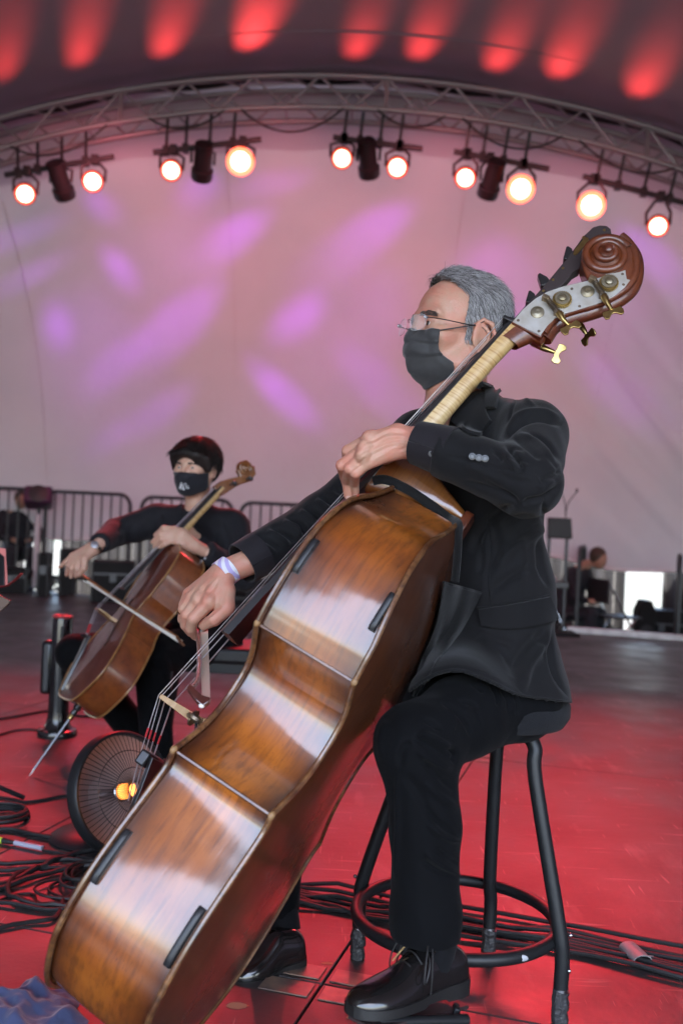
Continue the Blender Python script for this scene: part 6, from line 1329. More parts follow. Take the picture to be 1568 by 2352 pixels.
# ================================================================== CELLIST
YOU = thing('person', 'young man with black bowl cut hair and black mask playing the cello', 'person', loc=at(470, 1480, 4.4))
SHIRT2 = mat('cellist_shirt', (.010, .0095, .013), .8, sheen=.08, spec=.3, bump=(600, .0006))
yf = nrm((-.36, -.93, .02)); ys_ = nrm(np.cross((0, 0, 1), yf)); yu = np.cross(yf, ys_); YM = np.stack([yf, ys_, yu], 1)
YO = at(425, 1073, 4.20) - YM @ np.array([.095, 0, .004])
def yw(p): return YO + A3(p) @ YM.T
def build_head2():
    f = Field((-.15, -.11, -.235), (.16, .11, .16), .0034); E = f.ell; C = f.cone
    E((-.012, 0, .045), (.094, .077, .086), k=.03); E((.038, 0, .045), (.052, .064, .060), k=.03); E((.044, 0, -.018), (.052, .058, .066), k=.03); E((.054, 0, -.058), (.038, .044, .040), k=.03)
    for s in (1, -1):
        C((-.004, s * .058, -.03), (.02, s * .052, -.066), .018, .015, .03); C((.02, s * .052, -.066), (.074, s * .016, -.092), .015, .016, .03); E((.066, s * .046, -.012), (.024, .020, .018), k=.02)
        C((.090, s * .012, .022), (.078, s * .048, .024), .009, .007, .018); E((.100, s * .033, .003), (.018, .019, .0105), k=.012, sub=True); E((.080, s * .032, .002), (.0142, .0150, .0138), k=.006); E((.0965, s * .032, .001), (.008, .0115, .0028), k=.002, sub=True)
        E((-.010, s * .082, 0), (.024, .008, .034), k=.006); E((-.008, s * .091, -.002), (.012, .006, .017), k=.004, sub=True)
    C((.096, 0, .012), (.117, 0, -.028), .008, .011, .014); E((.106, 0, -.034), (.013, .018, .010), k=.01); C((-.02, 0, -.04), (-.04, 0, -.24), .052, .058, .04)
    return f.mesh(2)
V2, Q2 = build_head2(); CAN2 = V2.copy(); W2 = yw(V2)
if np.linalg.det(YM) < 0: Q2 = Q2[:, ::-1]
U6 = lambda zx, zy, d, r: (125.4 + .24 * zx, 1223 + .24 * zy, d, r)
rh = [[U6(250, 260, 4.09, .0155), U6(215, 340, 4.075, .012), U6(205, 420, 4.09, .009)], [U6(225, 250, 4.10, .0155), U6(165, 340, 4.085, .0115), U6(158, 425, 4.10, .0088)], [U6(200, 235, 4.11, .015), U6(135, 320, 4.10, .0112), U6(118, 405, 4.115, .0085)], [U6(175, 225, 4.12, .014), U6(105, 285, 4.12, .010), U6(52, 330, 4.13, .008)], [U6(290, 250, 4.08, .016), U6(285, 340, 4.07, .013), U6(235, 405, 4.08, .0105)]]
rp = [[U6(440, 100, 4.15, .027), U6(375, 155, 4.125, .026)], [U6(370, 170, 4.12, .022), U6(250, 260, 4.09, .0165)], [U6(365, 160, 4.12, .022), U6(225, 250, 4.10, .016)], [U6(360, 150, 4.125, .021), U6(200, 235, 4.11, .0155)], [U6(350, 145, 4.13, .019), U6(175, 225, 4.12, .0145)], [U6(370, 180, 4.11, .02), U6(290, 250, 4.08, .0165)]]
U4 = lambda zx, zy, d, r: (282.2 + .2 * zx, 972.2 + .2 * zy, d, r)
lh = [[U4(600, 1225, 4.06, .0155), U4(470, 1205, 4.045, .012), U4(375, 1285, 4.07, .009)], [U4(580, 1260, 4.05, .0155), U4(440, 1270, 4.035, .012), U4(340, 1365, 4.06, .009)], [U4(570, 1300, 4.045, .015), U4(450, 1330, 4.03, .0115), U4(365, 1415, 4.055, .0088)], [U4(580, 1345, 4.045, .014), U4(490, 1385, 4.03, .0105), U4(425, 1435, 4.05, .008)], [U4(700, 1300, 4.07, .016), U4(690, 1260, 4.12, .013)]]
lp = [[U4(920, 1460, 4.10, .027), U4(840, 1420, 4.085, .0265)], [U4(830, 1400, 4.085, .022), U4(690, 1270, 4.065, .022), U4(600, 1225, 4.06, .0165)], [U4(830, 1410, 4.08, .023), U4(580, 1260, 4.05, .0165)], [U4(830, 1425, 4.08, .022), U4(570, 1300, 4.045, .016)], [U4(830, 1440, 4.08, .020), U4(690, 1390, 4.055, .018), U4(580, 1345, 4.045, .015)]]
RH2, LH2 = hand(rh, rp, h=.003, k=.006), hand(lh, lp, h=.003, k=.006)
Yj = dict(neck=yw((-.035, 0, -.19)), rs=at(362, 1196, 4.42), re=at(268, 1222, 4.38), rw=at(230, 1248, 4.15), ls=at(532, 1212, 4.36), le=at(562, 1322, 4.24), lw=at(476, 1270, 4.10), chest=at(452, 1275, 4.42), pel=at(468, 1462, 4.46), lhip=at(500, 1475, 4.42), rhip=at(440, 1475, 4.46), lk=at(348, 1502, 4.00), la=at(362, 1735, 4.06), rk=at(172, 1500, 4.16), ra=at(318, 1690, 4.36))
f = Field((-1.5, 3.7, 0), (-.2, 4.75, 1.1), .012); j = Yj
for a, b, ra, rb in (('pel', 'chest', .09, .09), ('chest', 'neck', .09, .05), ('neck', 'rs', .05, .045), ('neck', 'ls', .05, .045), ('rs', 're', .04, .035), ('re', 'rw', .035, .025), ('ls', 'le', .04, .035), ('le', 'lw', .035, .025), ('lhip', 'lk', .07, .05), ('lk', 'la', .045, .035), ('rhip', 'rk', .07, .05), ('rk', 'ra', .045, .035), ('pel', 'lhip', .08, .07), ('pel', 'rhip', .08, .07)): f.cone(j[a], j[b], ra, rb, .03)
mk('body', join((W2, Q2), RH2, LH2, f.mesh(1)), SKIN2, YOU, ang=0)
YT = bvh(W2, Q2)
for s in (1, -1):
    e = mk('eye', MB().ell(yw((.080, s * .032, .002)), .0128), EYEM, YOU); mk('iris', MB().lathe([(.0060, -.0010), (.0048, .0006), (.0005, .0012)], yw(np.array([.080, s * .032, .002]) + .0122 * nrm((1, .25, .02))), YM @ nrm((1, .25, 0)), 14), IRIS, e)
    mb = MB()
    for i in range(70):
        t = rnd.random(); p = np.array([.100 - .018 * t, s * (.014 + .038 * t), .0205 + .006 * t - .008 * t * t + rnd.uniform(-.0028, .0028)]); h = YT.find_nearest(Vector(yw(p))); q, n = A3(h[0]), A3(h[1]); d = nrm(YM @ nrm((-.4, s * .9, -.1)) + n * .2); mb.tube([q, q + d * .010], [.0009, .0003], 3, cap=False)
    mk('eyebrow', mb, mat('black_brow', (.02, .016, .015), .6) if s > 0 else bpy.data.materials['black_brow'], YOU)
# bowl cut hair
BLKH = mat('black_hair', (.010, .008, .008), .5, spec=.35, island=(.030, .022, .020)); f = Field((-.17, -.13, -.10), (.16, .13, .18), .004); E = f.ell
E((-.016, 0, .048), (.108, .092, .096), k=.02); E((.040, 0, .050), (.070, .080, .070), k=.03); E((-.07, 0, .0), (.05, .07, .06), k=.03)
f.chain([(.092, -.06, .058), (.104, 0, .068), (.092, .06, .058)], [.014, .015, .014], .03)
for s in (1, -1): f.cone((.060, s * .078, .045), (.040, s * .084, .000), .016, .010, .02)
E((.125, 0, -.020), (.066, .068, .070), k=.01, sub=True); f.cutcap((-.03, 0, -.045), (0, 0, -1), .25)
for s in (1, -1): E((-.008, s * .098, -.012), (.030, .022, .042), k=.006, sub=True)
hv, hq = f.mesh(2); hc = hv.copy(); hv = yw(hv); hn = vnorm(hv, hq); hq2 = hq if np.linalg.det(YM) > 0 else hq[:, ::-1]
YH = mk('hair', (hv + hn * (.0012 * np.sin(np.arctan2(hc[:, 1], hc[:, 0] + .02) * 70))[:, None], hq2), BLKH, YOU, ang=0)
def flow_y(c, g):
    a = np.arctan2(c[1], c[0] + .01); r = nrm((math.cos(a) + g.normal() * .15, math.sin(a) + g.normal() * .15, -.55 - 1.2 * max(0, .10 - c[2]) / .1)); return r, .035, .05
hm2 = (hc[:, 2] > .07) | ((hc[:, 0] < .03) & (hc[:, 2] > .02)); ii = np.nonzero(hm2)[0]
mk('hair_strands', strands(hv[ii], hn[ii], hc[ii] , (lambda c, g: (HM.T @ (YM @ flow_y(c, g)[0]),) + flow_y(c, g)[1:]), 2600, 1.0, .0009, 8, lambda c: .004), BLKH, YH, ang=0)
# mask with a small white emblem
rows = [((.124, 0, -.020), (.032, .0785, -.014)), ((.132, 0, -.032), (.032, .0790, -.024)), ((.132, 0, -.056), (.028, .0780, -.040)), ((.118, 0, -.084), (.024, .0750, -.058)), ((.096, 0, -.108), (.024, .0710, -.074)), ((.070, 0, -.116), (.030, .062, -.088))]
Cn = crs([r[0] for r in rows], 4); Sn = crs([r[1] for r in rows], 4); G = []
for i in range(len(Cn)):
    v = i / (len(Cn) - 1); G.append([yw((Sn[i][0] + (Cn[i][0] - Sn[i][0]) * (1 - abs(t) ** 1.9) + .0012 * math.sin(v * 15 + t * 9), Sn[i][1] * np.sign(t) * abs(t) ** .9, Sn[i][2] + (Cn[i][2] - Sn[i][2]) * (1 - t * t))) for t in np.linspace(-1, 1, 33)])
G = clear_of(YT, G, .003)
YMASK = mk('face_mask', MB().grid(G, .0015), mat('cotton_mask', (.010, .010, .016), .85, sheen=.15), YOU, ang=0)
mk('mask_seam', MB().tube([r[16] for r in G], .0011, 5), bpy.data.materials['cotton_mask'], YMASK)
gt = BVHTree.FromPolygons([tuple(p) for p in np.array(G).reshape(-1, 3)], MB().grid(G).f); WH = mat('white_print', (.75, .77, .80), .6)
for e1, e2 in (([(417, 1106), (418, 1110)], [(412, 1121), (418, 1123)]), ([(419.5, 1109), (421, 1113)], [(419.5, 1124), (425, 1125)]), ([(423, 1109), (428, 1110.5)], [(423, 1111), (428, 1112.5)]), ([(424, 1113.5), (433, 1116)], [(424, 1115), (433, 1117.5)]), ([(426, 1118), (434, 1120)], [(426, 1120), (434, 1122)])):
    mk('emblem', laid(gt, e1, e2, .0032, .0006, 5, 4, 0), WH, YMASK)
for s, e in ((1, -1), (-1, 0)): mk('ear_loop', MB().tube(crs([G[1][e], yw((.0, s * .088, .028)), yw((-.018, s * .092, .02)), yw((-.010, s * .088, -.034)), G[-3][e]], 6), .0014, 5), RUBBER, YMASK)
# shirt and trousers
f = Field((-1.55, 3.75, .38), (-.2, 4.75, 1.12), .0085); tax = nrm(j['ls'] - j['rs'])
f.cone(j['pel'], j['chest'], .115, .118, .05, sq=(tax, 1.3)); f.cone(j['chest'], (j['rs'] + j['ls']) / 2 + np.array([0, .0, -.01]), .118, .08, .05, sq=(tax, 1.45)); f.cone(j['neck'] - np.array([0, 0, .01]), j['rs'], .055, .070, .04); f.cone(j['neck'] - np.array([0, 0, .01]), j['ls'], .055, .070, .04)
f.cone(j['rs'], j['re'], .075, .062, .03); f.cone(j['re'], j['rw'], .060, .045, .02); f.cone(j['ls'], j['le'], .078, .066, .03); f.cone(j['le'], j['lw'], .062, .046, .02)
f.cutcap(j['rw'] + nrm(j['rw'] - j['re']) * .01, j['rw'] - j['re'], .09); f.cutcap(j['lw'] + nrm(j['lw'] - j['le']) * .005, j['lw'] - j['le'], .09)
V, Q = f.mesh(2)
V = sculpt(ripple(V, Q, .0022, 5, (20, 50)), Q, [([(430, 1195), (445, 1240), (455, 1290)], 9, -.008), ([(500, 1190), (520, 1230), (530, 1290)], 9, -.010), ([(545, 1200), (555, 1250), (545, 1300)], 7, -.008), ([(370, 1180), (360, 1210), (372, 1240)], 7, -.010), ([(345, 1190), (335, 1215), (345, 1240)], 7, -.008), ([(310, 1200), (300, 1220), (310, 1245)], 6, -.009), ([(285, 1208), (275, 1225)], 6, -.008), ([(480, 1200), (490, 1250), (485, 1300)], 8, .007), ([(400, 1190), (405, 1230), (420, 1270)], 9, .007), ([(520, 1280), (540, 1300), (560, 1300)], 6, -.008)])
YSH = mk('shirt', (V, Q), SHIRT2, YOU, ang=0); yst = bvh(V, Q)
mk('shirt_collar', laid(yst, [(418, 1158), (424, 1176), (436, 1200)], [(404, 1172), (412, 1186), (424, 1206)], .010, .004, 8, 6), SHIRT2, YSH, ang=50)
mk('shirt_collar', laid(yst, [(470, 1160), (462, 1178), (448, 1200)], [(486, 1170), (478, 1186), (462, 1206)], .010, .004, 8, 6), SHIRT2, YSH, ang=50)
for x, y in ((428, 1211), (432, 1240)): mk('shirt_button', MB().ell(onto(yst, [(x, y)], .001)[0], (.005, .003, .005), nu=8, nv=6), BUTM, YSH)
for x, y in ((472, 1283), (464, 1289)): mk('cuff_button', MB().ell(onto(yst, [(x, y)], .001)[0], (.006, .004, .006), nu=8, nv=6), mat('pearl_button', (.35, .35, .38), .2) if x > 470 else bpy.data.materials['pearl_button'], YSH)
f = Field((-1.6, 3.7, .02), (-.2, 4.75, .75), .0085)
f.cone(j['rhip'], j['lhip'], .11, .11, .03); f.cone(j['pel'], (j['rhip'] + j['lhip']) / 2, .12, .11, .03)
f.cone(j['lhip'], j['lk'], .098, .076, .03); f.cone(j['lk'], j['la'], .072, .066, .03); f.cone(j['rhip'], j['rk'], .098, .076, .03); f.cone(j['rk'], j['ra'], .072, .070, .03)
f.cutcap(j['ra'] - nrm(j['ra'] - j['rk']) * .02, j['ra'] - j['rk'], .13); V, Q = f.mesh(2)
V = sculpt(V, Q, [([(350, 1520), (370, 1540), (385, 1560)], 7, -.010), ([(345, 1540), (365, 1570), (380, 1600)], 7, .008), ([(380, 1500), (400, 1520), (400, 1550)], 7, -.010), ([(340, 1600), (360, 1640)], 7, -.008), ([(420, 1490), (440, 1510)], 7, -.008)])
mk('trousers', (V, Q), TROU, YOU, ang=0)
_MAN = MAN; MAN = YOU
shoe(j['la'] + np.array([.0, .05, -.005]) * (1, 1, 0) + (0, 0, .01), j['la'] * (1, 1, 0) + np.array([-.06, -.22, .01]), (0, 0, 1), 1.0)
shoe(j['ra'] * (1, 1, 0) + np.array([.06, .10, .06]), j['ra'] * (1, 1, 0) + np.array([-.08, -.12, .012]), (0, .2, 1), 1.0); MAN = _MAN
a, b = at(*U6(405, 130, 4.135, 0)[:3]), at(*U6(380, 150, 4.128, 0)[:3])
wt = mk('wrist_watch', MB().grid(sleeve_ring(a, b, .0300, .0300, 4, 24), -.002), mat('watch_steel', (.55, .45, .35), .25, .9), YOU, ang=60)
ct_ = (a + b) / 2; nv = nrm(CC - ct_ + np.array([-.6, 0, 1.4])); mk('watch_case', MB().lathe([(.015, 0), (.017, .003), (.016, .007), (.001, .008)], ct_ + nv * .028, nv, 18), CHROME, wt)
# cello bow
CB = thing('cello_bow', 'slim brown cello bow with white hair crossing the cello strings', 'bow', loc=at(185, 1322, 4.1))
a, b = at(184, 1324, 4.115), at(421, 1478, 3.68); d = nrm(b - a); _u = nrm(CU * .8 + CR * .45 - FW * 1.5); up_ = nrm(_u - d * (_u @ d))
a = b - d * .70
mk('bow_hair', MB().grid([[a * (1 - t) + b * t + up_ * .002 + np.cross(d, up_) * w for w in (-.008, 0, .008)] for t in np.linspace(.06, .985, 6)], .0015), mat('white_bow_hair', (.88, .84, .74), .5), CB)
mk('stick', MB().tube([a * (1 - t) + b * t + up_ * (.024 - .012 * math.sin(math.pi * t) * .8) for t in np.linspace(-.03, .97, 16)], np.linspace(.0048, .0032, 16), 8), mat('bow_brown', (.26, .10, .03), .3, coat=.6), CB)
mk('bow_head', MB().add([b + up_ * .026 - d * .026, b - up_ * .003 - d * .016, b - up_ * .003 + d * .012, b + up_ * .018 - d * .006] + [q + np.cross(d, up_) * .008 for q in (b + up_ * .026 - d * .026, b - up_ * .003 - d * .016, b - up_ * .003 + d * .012, b + up_ * .018 - d * .006)], [(0, 1, 2, 3), (7, 6, 5, 4), (0, 4, 5, 1), (1, 5, 6, 2), (2, 6, 7, 3), (3, 7, 4, 0)]), mat('bow_head_wood', (.13, .05, .02), .3), CB)
mk('frog', MB().box(a + d * .035 + up_ * .010, (.05, .012, .018), np.stack([d, np.cross(d, up_), up_], 1)), EBONY, CB, bevel=.003)
# bench
BNC = mat('bench_leather', (.014, .013, .014), .5, bump=(200, .0006)); c = at(500, 1505, 4.44); c[2] = .41
BE = thing('bench', 'black padded bench with splayed legs under the cello player', 'bench', loc=(c[0], c[1], 0))
mk('seat', MB().box(c + (.06, 0, .0), (.62, .34, .07)), BNC, BE, bevel=.018); mk('apron', MB().box(c + (.06, 0, -.055), (.56, .28, .05)), BLACKM, BE, bevel=.004)
for x in (-1, 1):
    for y in (-1, 1): mk('leg', MB().tube(crs([c + (.06 + x * .24, y * .11, -.07), c + (.06 + x * .255, y * .12, -.12), c + (.06 + x * .29, y * .17, -.41)], 5), .016, 8), BLACKM, BE)
# ================================================================== TOWER FAN, DISH HEATER
b = flo(132, 1688); t = thing('tower_heater', 'short black cylindrical tower heater with red lit top rim beside the cello', 'tower heater', loc=b)
GLB = mat('gloss_black', (.012, .012, .013), .22, coat=.5)
mk('column', MB().lathe([(.070, .028), (.055, .045), (.047, .08), (.045, .14), (.045, .515), (.043, .525)], b, (0, 0, 1), 32), GLB, t)
mk('base', MB().lathe([(.086, 0), (.088, .012), (.082, .026), (.06, .034)], b, (0, 0, 1), 32), GLB, t)
mk('top_rim', MB().loop([b + (.041 * math.cos(a), .041 * math.sin(a), .528) for a in np.linspace(0, 2 * math.pi, 33)[:-1]], .0065, 8), mat('red_lit_plastic', (.25, .05, .05), .3), t)  # red stage light on the dark plastic is put into its colour
mk('top_panel', MB().lathe([(.036, 0), (.036, .003), (.002, .004)], b + (0, 0, .522), (0, 0, 1), 24), BLACKP, t)
for x in (-.012, .012): mk('button', MB().lathe([(.008, 0), (.008, .005), (.002, .007)], b + (x, 0, .526), (0, 0, 1), 12), bpy.data.materials['red_lit_plastic'], t)
mk('side_pack', MB().box(b + (-.058, .012, .30), (.055, .075, .24)), GLB, t, bevel=.018); mk('air_slot', MB().box(b + (.012, -.0445, .30), (.012, .004, .38)), RUBBER, t); mk('foot_switch', MB().ell(b + (-.06, -.035, .034), (.02, .014, .010), nu=12, nv=8), bpy.data.materials['red_lit_plastic'], t)
dc = at(283, 1818, 3.02); ax = nrm((.74, -.60, .30)); M = frame(ax); Rr = .172
D_ = thing('dish_heater', 'round black radiant dish heater with wire guard and glowing orange element', 'dish heater', loc=(dc[0], dc[1], 0))
REFL = mat('dish_reflector', (.42, .31, .29), .5, .35, bump=(160, .002)); 
mk('reflector', MB().lathe([(.02, -.115), (.05, -.108), (.10, -.085), (.14, -.05), (Rr - .006, -.004), (Rr - .003, -.004), (.145, -.058), (.10, -.094), (.02, -.125)], dc, ax, 48, cap=False), REFL, D_)
mk('reflector_hub', MB().lathe([(.052, -.1075), (.03, -.104), (.001, -.103)], dc, ax, 32), REFL, D_)
mk('rim', MB().lathe([(Rr - .004, .012), (Rr + .004, .014), (Rr + .010, .006), (Rr + .010, -.026), (Rr + .002, -.032), (Rr - .004, -.02), (Rr - .004, .012)], dc, ax, 64, cap=False), BLACKM, D_)
pt = lambda r, a, h: dc + M[:, 0] * r * math.cos(a) + M[:, 1] * r * math.sin(a) + M[:, 2] * h
hgt = lambda r: .012 + .045 * (1 - (r / Rr) ** 2)
for i in range(64):
    a = 2 * math.pi * i / 64; mk('guard_wire', MB().tube([pt(r, a, hgt(r)) for r in np.linspace(Rr, .022, 6)], .0011, 4, cap=False), BLACKM, D_)
for r in (.022, .066, .118): mk('guard_ring', MB().loop([pt(r, a, hgt(r) + .001) for a in np.linspace(0, 2 * math.pi, 41)[:-1]], .0014, 5), BLACKM, D_)
mk('element_rod', MB().lathe([(.014, -.11), (.014, -.02), (.028, -.016), (.030, -.004), (.026, 0)], dc, ax, 24), CHROME, D_)
GLOW = mat('glowing_coil', (.8, .3, .08), .5, emit=((1, .30, .05), .45)); mk('glowing_element', MB().lathe([(.018, 0)] + [(.021 + .002 * math.sin(k * 1.6), .002 + .0026 * k) for k in range(14)] + [(.012, .040), (.001, .041)], dc, ax, 24), GLOW, D_)
l_ = bpy.data.lights.new('element_glow', 'POINT'); l_.energy = .03; l_.color = (1, .35, .08); l_.shadow_soft_size = .02; lo_ = bpy.data.objects.new('element_glow', l_); COL.objects.link(lo_); lo_.location = dc + ax * .046
mk('back_housing', MB().lathe([(.055, -.17), (.06, -.16), (.06, -.12), (.05, -.11)], dc, ax, 24), BLACKP, D_); pb = dc - ax * .14
mk('neck_post', MB().tube([pb, (pb[0], pb[1], .02)], .014, 10), BLACKM, D_); mk('foot_plate', MB().lathe([(.13, 0), (.135, .008), (.12, .02), (.02, .026)], (pb[0], pb[1], 0), (0, 0, 1), 36), BLACKP, D_); mk('tilt_knob', MB().ell(at(203, 1728, 3.2), (.022, .016, .014), nu=12, nv=8), BLACKP, D_)
# ================================================================== CABLES
def cable(pts, r, label, z=None, cat='cable', group=None, wob=.0, name='cable', n=8):
    P = crs([flo(x, y) for x, y in pts], n); k = len(P); g = np.random.default_rng(int(pts[0][1] * 7 + pts[-1][0]))
    P[:, 2] = r + .0005 + np.abs(np.interp(np.arange(k), np.arange(0, k + 6, 6), g.normal(size=len(np.arange(0, k + 6, 6))))) * wob
    o = mk(name, MB().tube(P, r, 7), RUBBER); put(o, label, cat, group); return o
cable([(-30, 1658), (30, 1649), (75, 1641), (118, 1636), (200, 1648), (330, 1640)], .006, 'black cable crossing the red floor behind the tower heater')
cable([(-30, 1698), (0, 1690), (35, 1680), (70, 1678), (98, 1682), (118, 1690)], .005, 'black power cord running into the tower heater base')
cable([(-30, 1832), (20, 1838), (60, 1846), (105, 1840), (150, 1832), (200, 1838), (240, 1850)], .0055, 'thin black cable curving to the dish heater rim')
cable([(-20, 1912), (30, 1912), (80, 1924), (140, 1935), (200, 1946), (260, 1950)], .0085, 'thick black cable running under the dish heater')
cable([(98, 1957), (150, 1965), (200, 1975), (260, 1985)], .0045, 'thin black lead trailing from the white labelled plug')
cable([(-20, 1992), (60, 1989), (140, 1984), (200, 1985), (260, 1990)], .007, 'straight black cable, uppermost of the left tangle', wob=.003)
cable([(-20, 2008), (80, 2003), (150, 1998), (250, 1999)], .007, 'straight black cable, second of the left tangle', wob=.004)
cable([(-20, 2046), (20, 2036), (70, 2012), (120, 1990), (180, 1968), (260, 1955)], .009, 'fat black cable sweeping up from the left edge to the bass', wob=.006)
cable([(-20, 2056), (30, 2040), (90, 2020), (160, 2003), (240, 2000)], .008, 'fat black cable lying below the sweeping one', wob=.005)
cable([(110, 2000), (60, 2010), (25, 2035), (20, 2060), (50, 2078), (110, 2088), (170, 2090), (240, 2084)], .007, 'black cable bent in a wide loop left of the bass', wob=.006)
cable([(-20, 2078), (40, 2086), (100, 2096), (160, 2095), (240, 2088)], .006, 'black cable lowest of the left tangle', wob=.002)
cable([(240, 2000), (205, 2030), (170, 2056), (145, 2078), (138, 2098), (120, 2118), (70, 2124), (20, 2133), (-30, 2145)], .006, 'black cable snaking from the bass to the lower left edge', wob=.004)
cable([(-10, 2075), (30, 2060), (70, 2056), (82, 2068), (72, 2082), (40, 2078)], .0035, 'thin black lead curled in a small loop at left')
def coil(c, rx, ry, n, r, label):
    P = []; c = flo(*c); g = np.random.default_rng(int(c[0] * 100) % 97); m = 40
    for i in range(n * m):
        a = 2 * math.pi * i / m; k = 1 - .08 * math.sin(i / m * 2.4) - .05 * (i / m) / n; P.append(c + np.array([rx * k * math.cos(a) + .012 * math.sin(i / m * 3), ry * k * math.sin(a) + .01 * math.cos(i / m * 2), r + .0075 * (i / m) * .8]))
    put(mk('cable_coil', MB().tube(P, r, 6), RUBBER), label, 'cable coil')
coil((2, 1882), .085, .075, 5, .006, 'coiled black cable at the left edge lit red')
coil((205, 2022), .06, .085, 4, .005, 'coiled black cable beside the lower bass')
coil((180, 2048), .10, .075, 2, .004, 'loose loops of thin black cable left of the bass')
pg = thing('cable_plug', 'yellow green and black plug with a clear white labelled sleeve', 'plug', loc=flo(40, 1945)); P = [flo(-20, 1936), flo(6, 1939), flo(34, 1944), flo(98, 1957)]
for q in P: q[2] = .011
mk('grip', MB().tube([P[0], P[1]], [.012, .009], 12), mat('lime_plastic', (.45, .70, .06), .4), pg); mk('boot', MB().tube([P[1], P[1] * .6 + P[2] * .4, P[2]], [.009, .008, .0055], 12), RUBBER, pg); mk('sleeve', MB().tube([P[2], P[3]], .0078, 14), mat('clear_label_sleeve', (.42, .42, .52), .2, coat=.6), pg)
G7 = [(2042, 2062, 2092, 2138, 2196), (2052, 2080, 2128, 2152, 2212), (2058, 2088, 2122, 2160, 2216), (2066, 2086, 2136, 2168, 2228), (2062, 2098, 2140, 2180, 2236), (2078, 2106, 2130, 2188, 2250), (2086, 2112, 2150, 2176, 2244), (2074, 2118, 2160, 2196, 2258)]
_o = ['uppermost', 'second from the top', 'third from the top', 'fourth from the top', 'fifth from the top', 'sixth from the top', 'seventh from the top', 'lowest']
for i, q in enumerate(G7):
    cable([(600, q[0] - 12), (700, q[0]), (860, q[1]), (1060, q[2]), (1320, q[3]), (1568, q[4]), (1700, q[4] + 28)], .0062, 'black cable of the bundle behind the stool, ' + _o[i] + ' at the right edge', wob=.008, group='cable bundle behind the stool')
tp_ = thing('tape_tie', 'grey tape tie wrapped round the cable bundle right of the stool', 'tape tie', loc=flo(1462, 2205)); a, b = flo(1440, 2188), flo(1475, 2222)
mk('loop', MB().grid([[a + (b - a) * w + (0, 0, .014 + .013 * math.cos(t)) + nrm(np.cross(b - a, (0, 0, 1))) * .022 * math.sin(t) for w in (0, .5, 1)] for t in np.linspace(0, 2 * math.pi, 20)], .002), mat('grey_tape', (.26, .25, .25), .5, bump=(60, .002)), tp_); mk('flap', MB().grid([[flo(1455, 2212) + (.05 * u, .01 * u, .012 - .010 * u + .012 * w) for u in np.linspace(0, 1, 5)] for w in (0, 1)], .002), bpy.data.materials['grey_tape'], tp_)
# ================================================================== BLUE CLOTH, MUSIC STAND
c = flo(40, 2338); G = []; g = np.random.default_rng(4); dirs = [(g.uniform(14, 60), g.uniform(0, 6.28), g.uniform(0, 6.28)) for _ in range(22)]
for i in range(110):
    row = []
    for k in range(110):
        x, y = (i / 109 - .5) * .30, (k / 109 - .5) * .20; th = math.atan2(y, x); r = math.hypot(x / .150, y / .10) * (1 + .16 * math.sin(3 * th + 1) + .12 * math.sin(7 * th) + .06 * math.sin(13 * th))
        wx, wy = x + .012 * math.sin(31 * y), y + .012 * math.sin(27 * x)
        h = sum((1 - abs(math.sin(f_ * (wx * math.cos(a) + wy * math.sin(a)) + p))) ** 2.2 / f_ ** .8 for f_, a, p in dirs) * .085; sq = min(1, 1.0 / max(r, .01)); e = max(0, 1 - min(r, 1) ** 4)
        row.append(c + (x * sq, y * sq, .003 + (h + .012) * (.15 + .85 * e)))
    G.append(row)
G = np.array(G)
for _ in range(5): G[1:-1, 1:-1] = (G[2:, 1:-1] + G[:-2, 1:-1] + G[1:-1, 2:] + G[1:-1, :-2] + G[1:-1, 1:-1]) / 5
put(mk('crumpled_cloth', MB().grid(G), mat('navy_cloth', (.035, .045, .115), .85, sheen=.3, bump=(300, .0008)), ang=0), 'crumpled navy blue cloth on the floor at the lower left corner', 'cloth')
MS = thing('music_stand', 'music stand with red lit sheet music at the left edge', 'music stand', loc=at(-60, 1420, 3.3) * (1, 1, 0))
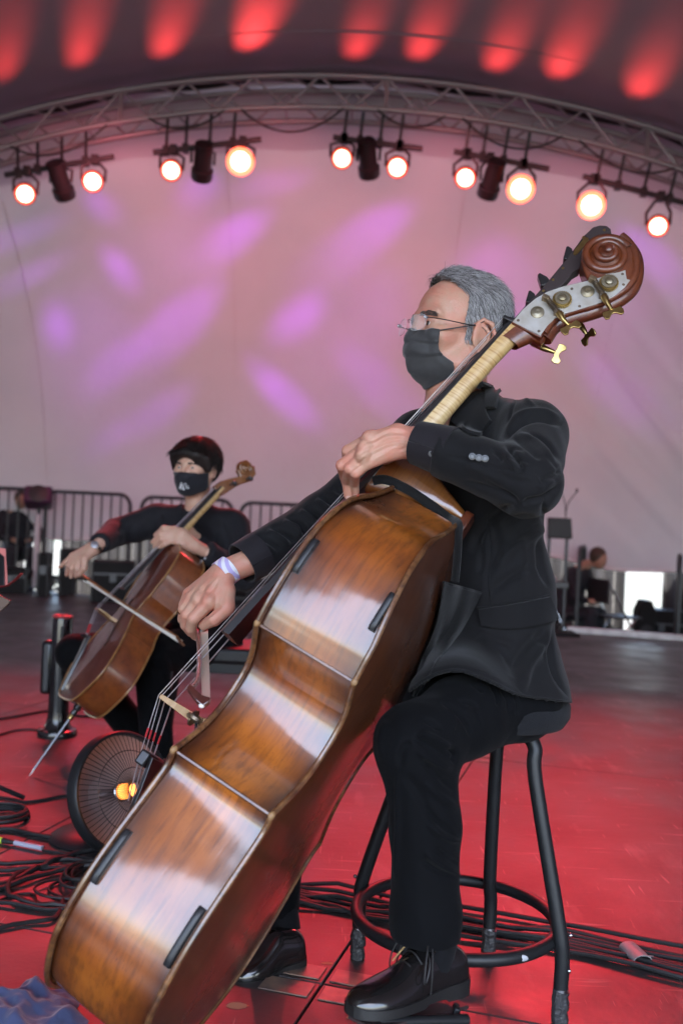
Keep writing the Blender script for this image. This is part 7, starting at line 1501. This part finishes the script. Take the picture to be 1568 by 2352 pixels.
D0, D1 = at(-120, 1350, 3.35), at(12, 1346, 3.25); dx = nrm(D1 - D0); du = nrm((-.02, .35, 1)); dn = np.cross(dx, du)
mk('desk', MB().prism([(0, 0), (np.linalg.norm(D1 - D0), 0), (np.linalg.norm(D1 - D0) - .02, .10), (0, .25)], D0, dx, du, dn, 0, .004), BLACKM, MS, bevel=.002)
mk('lip', MB().tube(crs([at(-120, 1360, 3.28), at(0, 1348, 3.2), at(28, 1338, 3.19), at(50, 1318, 3.18)], 8), [(.010, .0025)] * 25, 8, hint=(0, 0, 1)), mat('lip_red_lit', (.30, .04, .04), .4), MS)  # red of the lip is stage light put into its colour
for k in range(4): mk('sheet', MB().prism([(.02, .005), (np.linalg.norm(D1 - D0) + .006 - .008 * k, .005), (np.linalg.norm(D1 - D0) - .025 - .01 * k, .13), (.02, .16)], D0 + dn * -.006 * (k + 1), dx, du, dn, 0, .0015), mat('red_lit_paper', (.70, .22, .20), .7) if k == 0 else bpy.data.materials['red_lit_paper'], MS)  # sheet colour carries the red stage light falling on the paper
mk('pole', MB().tube([D0 + du * .05, (D0[0], D0[1], .02)], .012, 8), BLACKM, MS)
for a in range(3): mk('leg', MB().tube([(D0[0], D0[1], .15), (D0[0] + .28 * math.cos(a * 2.1 + .4), D0[1] + .28 * math.sin(a * 2.1 + .4), .01)], .009, 6), BLACKM, MS)
q = [at(-90, 1345, 3.1), at(-10, 1362, 3.1), at(25, 1381, 3.1), at(20, 1388, 3.1), at(-10, 1415, 3.1), at(-90, 1430, 3.1)]; qa = np.array(q); n_ = nrm(np.cross(qa[1] - qa[0], qa[4] - qa[0])) * .012
mb = MB(); k = len(q); mb.add(np.vstack([qa, qa + n_]), [tuple(range(k))[::-1], tuple(range(k, 2 * k))] + [(i, (i + 1) % k, k + (i + 1) % k, k + i) for i in range(k)]); mk('side_shelf', mb, mat('shelf_wood', (.10, .055, .035), .4), MS, bevel=.002)
mk('shelf_arm', MB().tube([qa[5], (D0[0], D0[1], qa[5][2])], .008, 6), BLACKM, MS)
